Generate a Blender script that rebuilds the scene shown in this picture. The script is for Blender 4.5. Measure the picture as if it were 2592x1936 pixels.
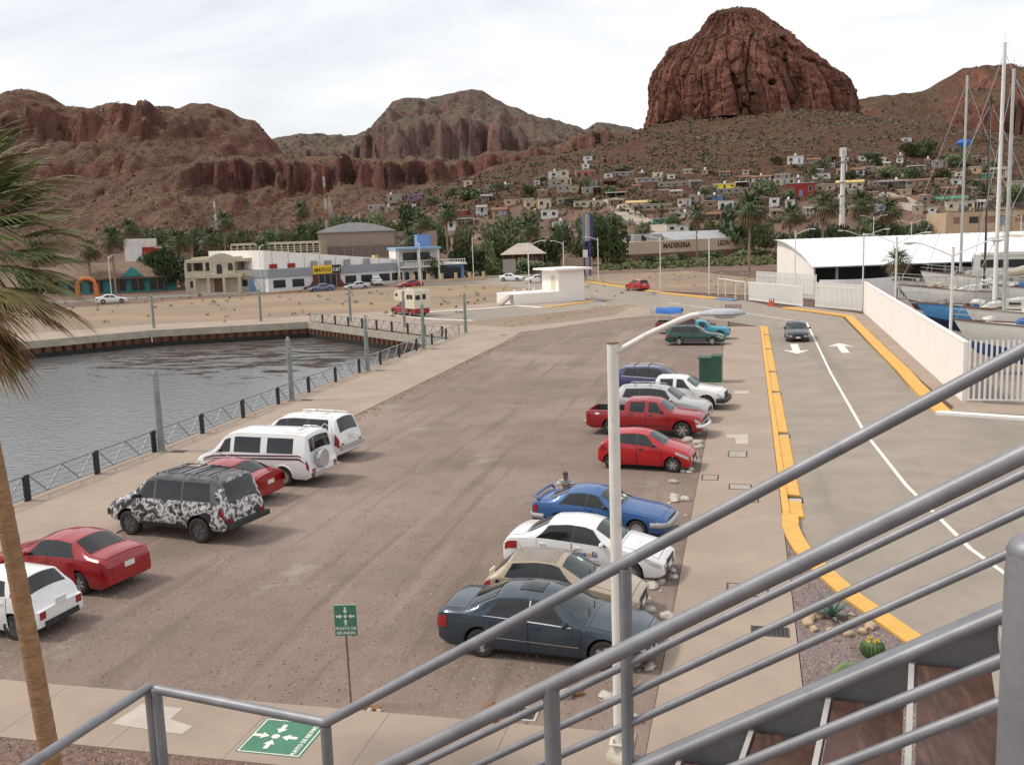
import bpy, bmesh, math, random
import numpy as np
from mathutils import Vector, Matrix, noise as mnoise
from mathutils.geometry import tessellate_polygon
R = math.radians
random.seed(7)
sc = bpy.context.scene
for o in list(bpy.data.objects): bpy.data.objects.remove(o)

# ---------------------------------------------------------------- camera
# site frame: X across the street, Y along it, Z up, metres; the camera stands on a stair 9.2 m up
PW, PH, PF = 2592., 1936., 2489.
PITCH, ROLL, AZ, CZ = R(8.75), R(1.95), R(13.6), 9.2
_c, _s, _cp, _sp, _ca, _sa = math.cos(ROLL), math.sin(ROLL), math.cos(PITCH), math.sin(PITCH), math.cos(AZ), math.sin(AZ)
def S2(x, y): return (x*_ca - y*_sa, x*_sa + y*_ca)         # camera-aligned ground frame -> site frame
def V3(x, y, z): a = S2(x, y); return Vector((a[0], a[1], z))
cam_d = bpy.data.cameras.new('camera'); cam = bpy.data.objects.new('camera', cam_d)
sc.collection.objects.link(cam); sc.camera = cam
cam_d.sensor_width = 36; cam_d.lens = PF/PW*36; cam_d.clip_start = .1; cam_d.clip_end = 9000
_r = V3(_c, -_s*_sp, -_s*_cp); _u = V3(_s, _c*_sp, _c*_cp); _b = V3(0, -_cp, _sp)
cam.matrix_world = Matrix(((_r.x, _u.x, _b.x, 0), (_r.y, _u.y, _b.y, 0), (_r.z, _u.z, _b.z, CZ), (0, 0, 0, 1)))
# survey helpers: bearing of a photographed point -> metres on the site
def bearing(px, py):
    a = (px-PW/2)/PF; b = (PH/2-py)/PF
    u = a*_c + b*_s; v = -a*_s + b*_c
    return u, _cp + v*_sp, -_sp + v*_cp
def G(px, py, z=0.):
    r = bearing(px, py); t = (z-CZ)/r[2]
    return S2(r[0]*t, r[1]*t)
def A(px, py, dist):
    r = bearing(px, py); t = dist/r[1]
    return V3(r[0]*t, dist, CZ + r[2]*t)
def CAM2(x, y): return (x*_ca + y*_sa, -x*_sa + y*_ca)      # site -> camera-aligned ground frame

# ---------------------------------------------------------------- sky and sun
SUN_EL, SUN_AZ = R(52), R(-98)        # azimuth from +Y towards +X
w = bpy.data.worlds.new('World'); sc.world = w; w.use_nodes = True
nt = w.node_tree; N = nt.nodes; Lk = nt.links; N.clear()
out = N.new('ShaderNodeOutputWorld'); bg = N.new('ShaderNodeBackground'); bg.inputs[1].default_value = .1
sky = N.new('ShaderNodeTexSky'); sky.sky_type = 'NISHITA'; sky.sun_disc = False
sky.sun_elevation = SUN_EL; sky.sun_rotation = SUN_AZ; sky.altitude = 10; sky.dust_density = 2.0
tc = N.new('ShaderNodeTexCoord'); mp = N.new('ShaderNodeMapping'); mp.inputs['Scale'].default_value = (1.0, 1.4, 4.2); mp.inputs['Rotation'].default_value = (0, R(8), R(20))
n1 = N.new('ShaderNodeTexNoise'); n1.inputs['Scale'].default_value = 1.7; n1.inputs['Detail'].default_value = 8; n1.inputs['Roughness'].default_value = .58; n1.inputs['Distortion'].default_value = .5
cr = N.new('ShaderNodeValToRGB'); cr.color_ramp.elements[0].position = .33; cr.color_ramp.elements[0].color = (.60, .60, .60, 1); cr.color_ramp.elements[1].position = .56; cr.color_ramp.elements[1].color = (.97, .97, .97, 1)
n2 = N.new('ShaderNodeTexNoise'); n2.inputs['Scale'].default_value = 1.1; n2.inputs['Detail'].default_value = 4
cc = N.new('ShaderNodeValToRGB'); cc.color_ramp.elements[0].position = .35; cc.color_ramp.elements[0].color = (8.2, 8.3, 8.55, 1); cc.color_ramp.elements[1].position = .65; cc.color_ramp.elements[1].color = (9.5, 9.5, 9.6, 1)
mx = N.new('ShaderNodeMix'); mx.data_type = 'RGBA'
Lk.new(tc.outputs['Generated'], mp.inputs[0]); Lk.new(mp.outputs[0], n1.inputs[0]); Lk.new(mp.outputs[0], n2.inputs[0])
Lk.new(n1.outputs[0], cr.inputs[0]); Lk.new(n2.outputs[0], cc.inputs[0])
Lk.new(cr.outputs[0], mx.inputs[0]); Lk.new(sky.outputs[0], mx.inputs[6]); Lk.new(cc.outputs[0], mx.inputs[7])
Lk.new(mx.outputs[2], bg.inputs[0]); Lk.new(bg.outputs[0], out.inputs[0])
sun_d = bpy.data.lights.new('sun', 'SUN'); sun = bpy.data.objects.new('sun', sun_d); sc.collection.objects.link(sun)
sun_d.energy = 2.1; sun_d.angle = R(9); sun_d.color = (1, .93, .83)
_sd = Vector((math.sin(SUN_AZ)*math.cos(SUN_EL), math.cos(SUN_AZ)*math.cos(SUN_EL), math.sin(SUN_EL)))
sun.rotation_euler = _sd.to_track_quat('Z', 'Y').to_euler()
vs = sc.view_settings; vs.view_transform = 'Standard'; vs.look = 'None'; vs.exposure = 0.22; vs.gamma = 1; vs.use_curve_mapping = False
sc.cycles.max_bounces = 5; sc.cycles.diffuse_bounces = 2; sc.cycles.glossy_bounces = 3; sc.cycles.transmission_bounces = 3
sc.cycles.use_adaptive_sampling = True; sc.cycles.use_denoising = True

# ---------------------------------------------------------------- materials
MATS = {}
def mat(name, col, rough=.7, var=.12, scale=3., col2=None, metal=0., bump=0., bscale=None, detail=4, stretch=None, coat=0., lo=.35, hi=.65, extra=None, spec=None, world=False):
    if name in MATS: return MATS[name]
    m = bpy.data.materials.new(name); m.use_nodes = True
    nt = m.node_tree; N = nt.nodes; L = nt.links; b = N['Principled BSDF']
    b.inputs['Roughness'].default_value = rough; b.inputs['Metallic'].default_value = metal
    if spec is not None: b.inputs['Specular IOR Level'].default_value = spec
    if coat: b.inputs['Coat Weight'].default_value = coat; b.inputs['Coat Roughness'].default_value = .05
    tc = N.new('ShaderNodeTexCoord'); obj_ = N.new('ShaderNodeNewGeometry').outputs['Position'] if world else tc.outputs['Object']; src = obj_
    if stretch:
        mp = N.new('ShaderNodeMapping'); mp.inputs['Scale'].default_value = stretch; L.new(src, mp.inputs[0]); src = mp.outputs[0]
    n = N.new('ShaderNodeTexNoise'); n.inputs['Scale'].default_value = scale; n.inputs['Detail'].default_value = detail; n.inputs['Roughness'].default_value = .6
    L.new(src, n.inputs[0])
    r = N.new('ShaderNodeValToRGB'); r.color_ramp.elements[0].position = lo; r.color_ramp.elements[1].position = hi
    c1 = col2 if col2 else tuple(c*(1-var) for c in col[:3]); c2 = col if col2 else tuple(min(1, c*(1+var)) for c in col[:3])
    r.color_ramp.elements[0].color = (*c1, 1); r.color_ramp.elements[1].color = (*c2, 1)
    L.new(n.outputs[0], r.inputs[0]); last = r.outputs[0]
    for e in (extra or []):      # (scale, lo, hi, colour, amount[, stretch])
        nn = N.new('ShaderNodeTexNoise'); nn.inputs['Scale'].default_value = e[0]; nn.inputs['Detail'].default_value = 5; nn.inputs['Roughness'].default_value = .6
        s_ = obj_
        if len(e) > 5:
            mq = N.new('ShaderNodeMapping'); mq.inputs['Scale'].default_value = e[5]; L.new(s_, mq.inputs[0]); s_ = mq.outputs[0]
        L.new(s_, nn.inputs[0])
        mr = N.new('ShaderNodeMapRange'); mr.inputs[1].default_value = e[1]; mr.inputs[2].default_value = e[2]; mr.inputs[3].default_value = 0; mr.inputs[4].default_value = e[4]
        L.new(nn.outputs[0], mr.inputs[0])
        mm = N.new('ShaderNodeMix'); mm.data_type = 'RGBA'; mm.inputs[7].default_value = (*e[3], 1)
        L.new(mr.outputs[0], mm.inputs[0]); L.new(last, mm.inputs[6]); last = mm.outputs[2]
    L.new(last, b.inputs['Base Color'])
    if bump:
        nb = N.new('ShaderNodeTexNoise'); nb.inputs['Scale'].default_value = bscale or scale*4; nb.inputs['Detail'].default_value = 6; L.new(src, nb.inputs[0])
        bp = N.new('ShaderNodeBump'); bp.inputs['Strength'].default_value = bump; bp.inputs['Distance'].default_value = .05
        L.new(nb.outputs[0], bp.inputs['Height']); L.new(bp.outputs[0], b.inputs['Normal'])
    MATS[name] = m; return m

# ---------------------------------------------------------------- mesh helpers
COL = sc.collection
class MB:
    def __init__(s): s.v = []; s.f = []; s.m = []
    def add(s, vs, fs, m=0):
        k = len(s.v); s.v += [tuple(p) for p in vs]; s.f += [tuple(i+k for i in f) for f in fs]; s.m += [m]*len(fs); return s
    def box(s, x0, x1, y0, y1, z0, z1, m=0):
        return s.add([(x0,y0,z0),(x1,y0,z0),(x1,y1,z0),(x0,y1,z0),(x0,y0,z1),(x1,y0,z1),(x1,y1,z1),(x0,y1,z1)],
                     [(3,2,1,0),(4,5,6,7),(0,1,5,4),(1,2,6,5),(2,3,7,6),(3,0,4,7)], m)
    def cbox(s, c, d, rz=0, m=0, rx=0, ry=0):
        M = Matrix.Rotation(rz, 3, 'Z') @ Matrix.Rotation(ry, 3, 'Y') @ Matrix.Rotation(rx, 3, 'X'); c = Vector(c)
        vs = [c + M @ Vector((a*d[0]/2, b*d[1]/2, e*d[2]/2)) for e in (-1, 1) for a, b in ((-1,-1),(1,-1),(1,1),(-1,1))]
        return s.add(vs, [(3,2,1,0),(4,5,6,7),(0,1,5,4),(1,2,6,5),(2,3,7,6),(3,0,4,7)], m)
    def tube(s, p, q, r, n=8, m=0, r2=None, cap=True):
        p, q = Vector(p), Vector(q); d = (q-p).normalized()
        a = d.orthogonal().normalized(); b = d.cross(a); r2 = r if r2 is None else r2
        vs = [p + (a*math.cos(2*math.pi*i/n) + b*math.sin(2*math.pi*i/n))*r for i in range(n)] + [q + (a*math.cos(2*math.pi*i/n) + b*math.sin(2*math.pi*i/n))*r2 for i in range(n)]
        fs = [(i, (i+1) % n, n+(i+1) % n, n+i) for i in range(n)]
        if cap: fs += [tuple(range(n-1, -1, -1)), tuple(range(n, 2*n))]
        return s.add(vs, fs, m)
    def path(s, pts, rs, n=8, m=0, cap=True):
        pts = [Vector(p) for p in pts]; k = len(pts)
        if not isinstance(rs, (list, tuple)): rs = [rs]*k
        vs = []; a = None
        for i, p in enumerate(pts):
            d = (pts[min(i+1, k-1)] - pts[max(i-1, 0)]).normalized()
            a = d.orthogonal().normalized() if a is None else (a - d*a.dot(d)).normalized()
            b = d.cross(a)
            vs += [p + (a*math.cos(2*math.pi*j/n) + b*math.sin(2*math.pi*j/n))*rs[i] for j in range(n)]
        fs = [(i*n+j, i*n+(j+1) % n, (i+1)*n+(j+1) % n, (i+1)*n+j) for i in range(k-1) for j in range(n)]
        if cap: fs += [tuple(range(n-1, -1, -1)), tuple(range((k-1)*n, k*n))]
        return s.add(vs, fs, m)
    def prism(s, poly, z0, z1, m=0):
        n = len(poly); t = tessellate_polygon([[Vector((x, y, 0)) for x, y in poly]])
        area = sum(poly[i][0]*poly[(i+1) % n][1]-poly[(i+1) % n][0]*poly[i][1] for i in range(n))
        vs = [(x, y, z0) for x, y in poly] + [(x, y, z1) for x, y in poly]
        fs = []
        for a, b, c in t:
            ar = (poly[b][0]-poly[a][0])*(poly[c][1]-poly[a][1])-(poly[c][0]-poly[a][0])*(poly[b][1]-poly[a][1])
            if ar < 0: b, c = c, b
            fs += [(a+n, b+n, c+n), (c, b, a)]
        for i in range(n):
            j = (i+1) % n
            fs.append((i, j, n+j, n+i) if area > 0 else (j, i, n+i, n+j))
        return s.add(vs, fs, m)
    def extr(s, prof, ax, a0, a1, m=0):     # profile in the plane normal to ax, run from a0 to a1
        f = {'x': lambda p, t: (t, p[0], p[1]), 'y': lambda p, t: (p[0], t, p[1])}[ax]; n = len(prof)
        vs = [f(p, a0) for p in prof] + [f(p, a1) for p in prof]
        fs = [(i, (i+1) % n, n+(i+1) % n, n+i) for i in range(n)] + [tuple(range(n-1, -1, -1)), tuple(range(n, 2*n))]
        return s.add(vs, fs, m)
    def lathe(s, prof, n=16, m=0, c=(0, 0, 0), axis='z', cap=True):
        vs = []
        for r, z in prof:
            for j in range(n):
                a = 2*math.pi*j/n; p = (r*math.cos(a), r*math.sin(a), z)
                if axis == 'y': p = (p[0], p[2], p[1])
                if axis == 'x': p = (p[2], p[0], p[1])
                vs.append((p[0]+c[0], p[1]+c[1], p[2]+c[2]))
        k = len(prof); fs = [(i*n+j, i*n+(j+1) % n, (i+1)*n+(j+1) % n, (i+1)*n+j) for i in range(k-1) for j in range(n)]
        if cap: fs += [tuple(range(n-1, -1, -1)), tuple(range((k-1)*n, k*n))]
        return s.add(vs, fs, m)
    def grid(s, f, nu, nv, m=0):
        vs = [f(i/nu, j/nv) for i in range(nu+1) for j in range(nv+1)]; q = nv+1
        return s.add(vs, [(i*q+j, (i+1)*q+j, (i+1)*q+j+1, i*q+j+1) for i in range(nu) for j in range(nv)], m)
    def blob(s, c, r, seed=0, m=0, amp=.25, sq=1., n=1):
        bm = bmesh.new(); bmesh.ops.create_icosphere(bm, subdivisions=n, radius=1); rr = random.Random(seed)
        o = Vector((rr.random()*50, rr.random()*50, rr.random()*50)); r = r if isinstance(r, (tuple, list)) else (r, r, r*sq); vs = []
        for v in bm.verts:
            k = 1 + amp*mnoise.noise(v.co*1.3+o)*1.6; vs.append((c[0]+v.co.x*r[0]*k, c[1]+v.co.y*r[1]*k, c[2]+v.co.z*r[2]*k))
        fs = [tuple(v.index for v in f.verts) for f in bm.faces]; bm.free(); return s.add(vs, fs, m)
    def mesh(s, name, mats, smooth=None):
        me = bpy.data.meshes.new(name); me.from_pydata(s.v, [], s.f)
        for x in (mats if isinstance(mats, (list, tuple)) else [mats]): me.materials.append(x)
        if any(s.m): me.polygons.foreach_set('material_index', s.m)
        if smooth:
            me.polygons.foreach_set('use_smooth', [True]*len(s.f))
            if smooth < 180: me.set_sharp_from_angle(angle=R(smooth))
        me.update(); return me
    def build(s, name, mats, parent=None, smooth=None, loc=None, rz=0):
        return link(name, s.mesh(name, mats, smooth), parent, loc, rz)
def link(name, me, parent=None, loc=None, rz=0):
    o = bpy.data.objects.new(name, me); COL.objects.link(o); o.parent = parent
    if loc is not None: o.location = loc
    if rz: o.rotation_euler = (0, 0, rz)
    return o
def tag(o, label=None, cat=None, group=None, kind=None):
    for k, v in (('label', label), ('category', cat), ('group', group), ('kind', kind)):
        if v: o[k] = v
    return o
def thing(name, label, cat, loc=(0, 0, 0), rz=0, group=None):
    o = bpy.data.objects.new(name, None); COL.objects.link(o); o.empty_display_size = .2
    o.location = loc; o.rotation_euler = (0, 0, rz); return tag(o, label, cat, group)
def struct(o): o['kind'] = 'structure'; return o
def dup(root, loc=None, rz=None, label=None, group=None, scale=None):
    def cp(o, par):
        c = o.copy(); COL.objects.link(c); c.parent = par
        for ch in KIDS.get(o.name, None) or o.children: cp(ch, c)
        return c
    r = cp(root, None)
    if loc is not None: r.location = loc
    if rz is not None: r.rotation_euler = (0, 0, rz)
    if scale: r.scale = scale if isinstance(scale, tuple) else (scale,)*3
    if label: r['label'] = label
    if group: r['group'] = group
    return r
KIDS = {}
ORD = 'first second third fourth fifth sixth seventh eighth ninth tenth eleventh twelfth thirteenth fourteenth fifteenth sixteenth seventeenth eighteenth nineteenth twentieth'.split()
ORD += ['twenty-'+o for o in ORD[:9]] + ['thirtieth'] + ['thirty-'+o for o in ORD[:9]] + ['fortieth'] + ['forty-'+o for o in ORD[:9]] + ['fiftieth'] + ['fifty-'+o for o in ORD[:9]] + ['sixtieth'] + ['sixty-'+o for o in ORD[:9]]
for _t, _n in (('seventieth', 'seventy'), ('eightieth', 'eighty'), ('ninetieth', 'ninety'), ('hundredth', 'hundred and'), ('hundred and tenth', '')): ORD += [_t] + [_n+'-'+o for o in ORD[:9]]
def text(body, size, m, parent, loc, rot, name='lettering', ext=.01, bold=.0, align='CENTER'):
    c = bpy.data.curves.new(name, 'FONT'); c.body = body; c.size = size; c.align_x = align; c.align_y = 'CENTER'; c.extrude = ext; c.offset = bold; c.resolution_u = 2
    o = bpy.data.objects.new(name, c); COL.objects.link(o)
    dg = bpy.context.evaluated_depsgraph_get(); me = bpy.data.meshes.new_from_object(o.evaluated_get(dg)); me.name = name
    bpy.data.objects.remove(o); bpy.data.curves.remove(c); me.materials.clear(); me.materials.append(m)
    o = bpy.data.objects.new(name, me); COL.objects.link(o); o.parent = parent; o.location = loc; o.rotation_euler = rot; return o

M_conc = mat('concrete_paving', (.335, .258, .20), .85, .10, .35, bump=.12, bscale=30, world=True, extra=[(1.6, .5, .75, (.28, .218, .172), .5), (40, .55, .7, (.28, .215, .172), .35)])
M_kerbconc = mat('kerb_concrete', (.42, .38, .31), .85, .12, 1.2, bump=.1)
M_road = mat('road_concrete', (.285, .24, .192), .8, .10, .5, bump=.08, bscale=40, extra=[(.35, .5, .7, (.20, .172, .145), .65, (.25, .05, 1)), (3, .6, .8, (.18, .155, .132), .35), (.7, .56, .68, (.16, .138, .12), .45, (.6, .03, 1))])
M_gravel = mat('lot_gravel', (.212, .153, .122), .95, .2, .22, bump=.6, bscale=14, extra=[(1.1, .45, .75, (.165, .118, .093), .6), (14, .52, .66, (.29, .225, .185), .6), (26, .56, .70, (.10, .072, .058), .6), (.08, .48, .62, (.29, .22, .18), .8), (.22, .54, .68, (.135, .095, .075), .5), (.9, .54, .66, (.28, .215, .17), .5, (.9, .06, 1)), (1.4, .55, .66, (.12, .086, .068), .45, (1, .05, 1)), (.35, .62, .72, (.33, .29, .26), .6)])
M_earth = mat('dry_earth', (.26, .18, .125), .95, .2, .05, bump=.4, bscale=3, extra=[(.4, .5, .7, (.30, .21, .10), .5), (3, .55, .75, (.17, .12, .09), .4)])
M_field = mat('dry_field', (.25, .175, .125), .95, .12, .06, bump=.5, bscale=5, extra=[(.05, .47, .64, (.33, .24, .115), .65, (.6, 1.6, 1)), (1.2, .5, .7, (.24, .17, .11), .55), (6, .58, .7, (.21, .2, .09), .35)])
M_yellow = mat('yellow_paint', (.66, .37, .085), .75, .08, 2.5, bump=.05, extra=[(3, .58, .72, (.46, .33, .2), .55)])
M_white = mat('white_wall_paint', (.83, .79, .74), .8, .03, .5, extra=[(.4, .56, .8, (.70, .66, .60), .3)])
M_wline = mat('road_line_paint', (.74, .70, .63), .75, .08, 4, extra=[(6, .58, .75, (.4, .36, .3), .5)])
M_blue = mat('blue_kerb_paint', (.12, .22, .42), .75, .1, 3)
M_green = mat('green_sign_paint', (.055, .19, .115), .6, .1, 3, extra=[(5, .58, .75, (.14, .27, .2), .4)])
M_dark = mat('dark_void', (.018, .017, .016), .8, .1, 3)
M_iron = mat('cast_iron', (.06, .052, .048), .7, .2, 8)
M_steel = mat('galvanised_paint', (.235, .235, .25), .5, .12, 6, metal=.35, bump=.03, bscale=40, extra=[(7, .56, .70, (.34, .34, .36), .55), (14, .64, .72, (.17, .16, .16), .55)])
M_rock = mat('rubble_stone', (.42, .35, .29), .9, .25, 4, bump=.4, bscale=12)
M_bpost = mat('black_bollard', (.016, .015, .015), .6, .2, 6)
M_black = mat('black_plastic', (.025, .025, .027), .55, .15, 5)
# ---------------------------------------------------------------- rock shader for slopes
def rockmat(name, steep, flat, flat2, scale=.02, streak=.05):
    m = bpy.data.materials.new(name); m.use_nodes = True; N = m.node_tree.nodes; L = m.node_tree.links; b = N['Principled BSDF']; b.inputs['Roughness'].default_value = .95; b.inputs['Specular IOR Level'].default_value = .1
    tc = N.new('ShaderNodeTexCoord'); ge = N.new('ShaderNodeNewGeometry'); sx = N.new('ShaderNodeSeparateXYZ'); L.new(ge.outputs['Normal'], sx.inputs[0])
    def noise(sc_, det=6, st=None, rough=.6):
        s = tc.outputs['Object']
        if st: mp = N.new('ShaderNodeMapping'); mp.inputs['Scale'].default_value = st; L.new(s, mp.inputs[0]); s = mp.outputs[0]
        n = N.new('ShaderNodeTexNoise'); n.inputs['Scale'].default_value = sc_; n.inputs['Detail'].default_value = det; n.inputs['Roughness'].default_value = rough; L.new(s, n.inputs[0]); return n.outputs[0]
    def ramp(src, a, b_, c1, c2):
        r = N.new('ShaderNodeValToRGB'); r.color_ramp.elements[0].position = a; r.color_ramp.elements[1].position = b_; r.color_ramp.elements[0].color = (*c1, 1); r.color_ramp.elements[1].color = (*c2, 1); L.new(src, r.inputs[0]); return r.outputs[0]
    def mix(f, a, c, k=None):
        x = N.new('ShaderNodeMix'); x.data_type = 'RGBA'; L.new(f, x.inputs[0]); L.new(a, x.inputs[6])
        if isinstance(c, tuple): x.inputs[7].default_value = (*c, 1)
        else: L.new(c, x.inputs[7])
        return x.outputs[2]
    rk = ramp(noise(streak, 8, (1, 1, .16), .75), .38, .62, tuple(x*.5 for x in steep), tuple(x*1.35 for x in steep))
    rk = mix(ramp(noise(streak*5, 5, (1, 1, .5)), .54, .64, (0,)*3, (.75,)*3), rk, tuple(x*.38 for x in steep))
    fl = ramp(noise(scale, 6), .36, .64, flat, flat2)
    fl = mix(ramp(noise(scale*14, 4), .51, .60, (0,)*3, (.8,)*3), fl, (.055, .045, .03)); fl = mix(ramp(noise(scale*34, 3), .54, .62, (0,)*3, (.7,)*3), fl, (.045, .042, .022))
    fl = mix(ramp(noise(scale*9, 5), .58, .68, (0,)*3, (.6,)*3), fl, tuple(min(1, x*1.45) for x in steep))
    su = N.new('ShaderNodeMath'); su.operation = 'ADD'; L.new(sx.outputs[2], su.inputs[0]); nn = N.new('ShaderNodeMath'); nn.operation = 'MULTIPLY_ADD'; nn.inputs[1].default_value = .5; nn.inputs[2].default_value = -.25; L.new(noise(scale*4, 5), nn.inputs[0]); L.new(nn.outputs[0], su.inputs[1])
    f = ramp(su.outputs[0], .66, .84, (0,)*3, (1,)*3)
    L.new(mix(f, rk, fl), b.inputs['Base Color'])
    bp = N.new('ShaderNodeBump'); bp.inputs['Strength'].default_value = .9; bp.inputs['Distance'].default_value = 3.5
    ad = N.new('ShaderNodeMath'); ad.operation = 'ADD'; L.new(noise(streak*2.2, 8, (1, 1, .35), .65), ad.inputs[0]); L.new(noise(scale*12, 4), ad.inputs[1]); L.new(ad.outputs[0], bp.inputs['Height']); L.new(bp.outputs[0], b.inputs['Normal'])
    return m
M_talus = rockmat('talus_slope', (.165, .072, .052), (.15, .074, .053), (.17, .10, .062), .05, .08)
# ---------------------------------------------------------------- ground, quay, lot, road
BAS = [(-26.0, -90), (-26.0, 82.6), (-47.5, 100.9), (-62.1, 93.2), (-71.0, 81.3), (-125, 9), (-200, -90)]   # the basin
ROCK_C = (145., 600.)                                                                                  # the butte, camera-aligned frame
def fbm(x, y, z=0., o=4): return mnoise.fractal(Vector((x, y, z)), .9, 2.1, o, noise_basis='PERLIN_ORIGINAL')
def terr(xc, yc):
    """height of the open ground, camera-aligned frame"""
    dx = (xc-ROCK_C[0]); dx = dx*.92 if dx > 0 else dx
    d = math.hypot(dx, (yc-ROCK_C[1]))
    d += 14*fbm(xc*.012, yc*.012, 3.)
    z = max(0, 66.5 - .262*max(0, d-62))
    if z < 14: z = z*z/28 + z*.5 if z > 0 else 0
    zl = 46*max(0, min(1, (yc-430)/330))**1.35
    z = max(z, zl*(1-max(0, min(1, (xc-0)/160))))
    k = max(0, min(1, (yc-300)/60))
    if z > .3: z += k*(2.2*fbm(xc*.03, yc*.03, 7.) + .5*fbm(xc*.12, yc*.12, 9.))
    return max(z, -.15)
def gz(p): c = CAM2(p[0], p[1]); return terr(c[0], c[1]) if c[1] > 205 else -.15
g = MB()
outer = [S2(-1500, -300), S2(1500, -300), S2(1500, 210), S2(-1500, 210)]
loops = [[Vector((*p, 0)) for p in outer], [Vector((*p, 0)) for p in BAS][::-1]]
allp = [p for l in loops for p in l]
fs = []
for a, b, c in tessellate_polygon(loops):
    A_, B_, C_ = allp[a], allp[b], allp[c]
    fs.append((a, b, c) if (B_-A_).cross(C_-A_).z > 0 else (a, c, b))
g.add([(p.x, p.y, -.15) for p in allp], fs)
xs = np.concatenate([np.linspace(-1500, -420, 14), np.linspace(-390, 430, 150), np.linspace(460, 1500, 14)]); ys = np.concatenate([np.linspace(210, 660, 110), np.linspace(700, 4000, 16)])
pts = [];
for yy in ys:
    for xx in xs: pts.append((*S2(xx, yy), terr(xx, yy) if yy > 211 else -.15))
nx = len(xs)
g.add(pts, [(j*nx+i, j*nx+i+1, (j+1)*nx+i+1, (j+1)*nx+i) for j in range(len(ys)-1) for i in range(nx-1)])
for i_, f_ in enumerate(g.f):
    if len(f_) == 4:
        p_ = g.v[f_[0]]
        if p_[2] > 15+7*mnoise.noise(Vector((p_[0]*.03, p_[1]*.03, 0))): g.m[i_] = 1
ground = struct(g.build('ground', [mat('hill_earth', (.155, .088, .06), .95, .3, .045, bump=.7, bscale=.9, detail=8, extra=[(.12, .48, .66, (.10, .055, .04), .6), (.03, .5, .64, (.185, .13, .07), .5), (.5, .52, .62, (.06, .052, .028), .7), (1.6, .58, .7, (.26, .165, .115), .5)]), M_talus], smooth=180))

def sheet(name, poly, z, m, th=.02): return struct(MB().prism(poly, z-th, z, 0).build(name, m))
# parking lot
sheet('gravel_lot', [(-19.8, 17.1), (-8, 16.55), (-1.735, 15.75), (-1.735, 97), (-9.6, 103.1), (-12.9, 99.5), (-15.1, 96), (-20.1, 87.8), (-19.8, 50)], -.03, M_gravel)
# dry field beyond the far quay
sheet('field', [(-51.5, 109), (-37.6, 116.6), (-31.4, 121.6), (-31, 140), (-34.2, 154.3), (-45.2, 172.8), (-62, 168), (-84, 146), (-110, 120), (-150, 80), (-135, 60), (-77, 89.5), (-66.5, 100), (-54, 106.2)], -.06, M_field)
sheet('field_strip', [(-28.5, 178), (-11.5, 142), (3.5, 128), (3, 168), (-12, 205), (-31, 196)], -.06, M_field)
sheet('grass_island', [(-34, 96.5), (-28, 99.6), (-21.4, 108.2), (-13.8, 118.7), (-12.15, 115), (-13.3, 112.8), (-13.6, 104.8), (-14.2, 102.8), (-17.9, 96.9), (-22, 92.1), (-26.6, 94.7), (-30.5, 95.2)], -.02, M_field)
# pavements: slabs with open joints
def slabs(name, cells, m, zt=0., th=.14):
    p = tag(bpy.data.objects.new(name, None), kind='structure'); COL.objects.link(p)
    cache = {}
    for x0, x1, y0, y1 in cells:
        k = (round(x1-x0, 3), round(y1-y0, 3))
        if k not in cache:
            b = .005; a, c = k[0]/2, k[1]/2; mb = MB()
            mb.add([(-a,-c,-th),(a,-c,-th),(a,c,-th),(-a,c,-th),(-a,-c,-b),(a,-c,-b),(a,c,-b),(-a,c,-b),(-a+b,-c+b,0),(a-b,-c+b,0),(a-b,c-b,0),(-a+b,c-b,0)],
                   [(0,1,5,4),(1,2,6,5),(2,3,7,6),(3,0,4,7),(4,5,9,8),(5,6,10,9),(6,7,11,10),(7,4,8,11),(8,9,10,11)])
            cache[k] = mb.mesh('slab', m)
        link('slab', cache[k], p, ((x0+x1)/2, (y0+y1)/2, zt))
    return p
cells = []
y = 11.0
while y < 79: cells += [(-25.95, -22.9, y, y+3.1), (-22.895, -19.85, y, y+3.1)]; y += 3.105
slabs('quay_pavement', cells, M_conc)
cells = [(-1.72, 1.1, y_, y_+3.0) for y_ in np.arange(9.5, 90, 3.005)]
slabs('sidewalk', cells, M_conc)
cells = []
x = -26.0
while x < -2.6: cells.append((x, x+2.4, 14.75, 16.9)); x += 2.405
slabs('cross_pavement', cells, M_conc, -.004)
sheet('quay_apron', [(-26, 79), (-19.85, 79), (-20.2, 87.8), (-17.8, 91.2), (-15.1, 96.1), (-12.9, 99.6), (-9.6, 103.1), (-10.5, 110), (-12.1, 115), (-13.3, 112.7), (-13.6, 104.7), (-14.2, 102.7), (-17.9, 96.8), (-22, 92), (-26.6, 94.6), (-34, 96.4), (-47.4, 101), (-26, 82.6)], -.004, M_conc, .3)
sheet('far_quay_pavement', [(-47.4, 100.95), (-62.1, 93.25), (-71, 81.35), (-125, 9), (-150, 30), (-135, 60), (-77, 89.4), (-66.5, 99.9), (-54, 106.1), (-51.5, 108.9), (-37.6, 116.5), (-31.4, 121.5), (-29.8, 114.5), (-33, 112.5), (-40.6, 108), (-36, 104.5), (-34, 96.45)], -.003, M_conc, .3)
# kerb yard: grey apron where the camper is parked
sheet('parking_apron', [(-40.6, 108), (-33, 112.5), (-27.8, 118.7), (-23.5, 114.6), (-18.5, 124.6), (-13.8, 118.7), (-21.4, 108.2), (-28, 99.7), (-34, 96.5), (-36, 104.5)], -.035, M_road)
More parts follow.
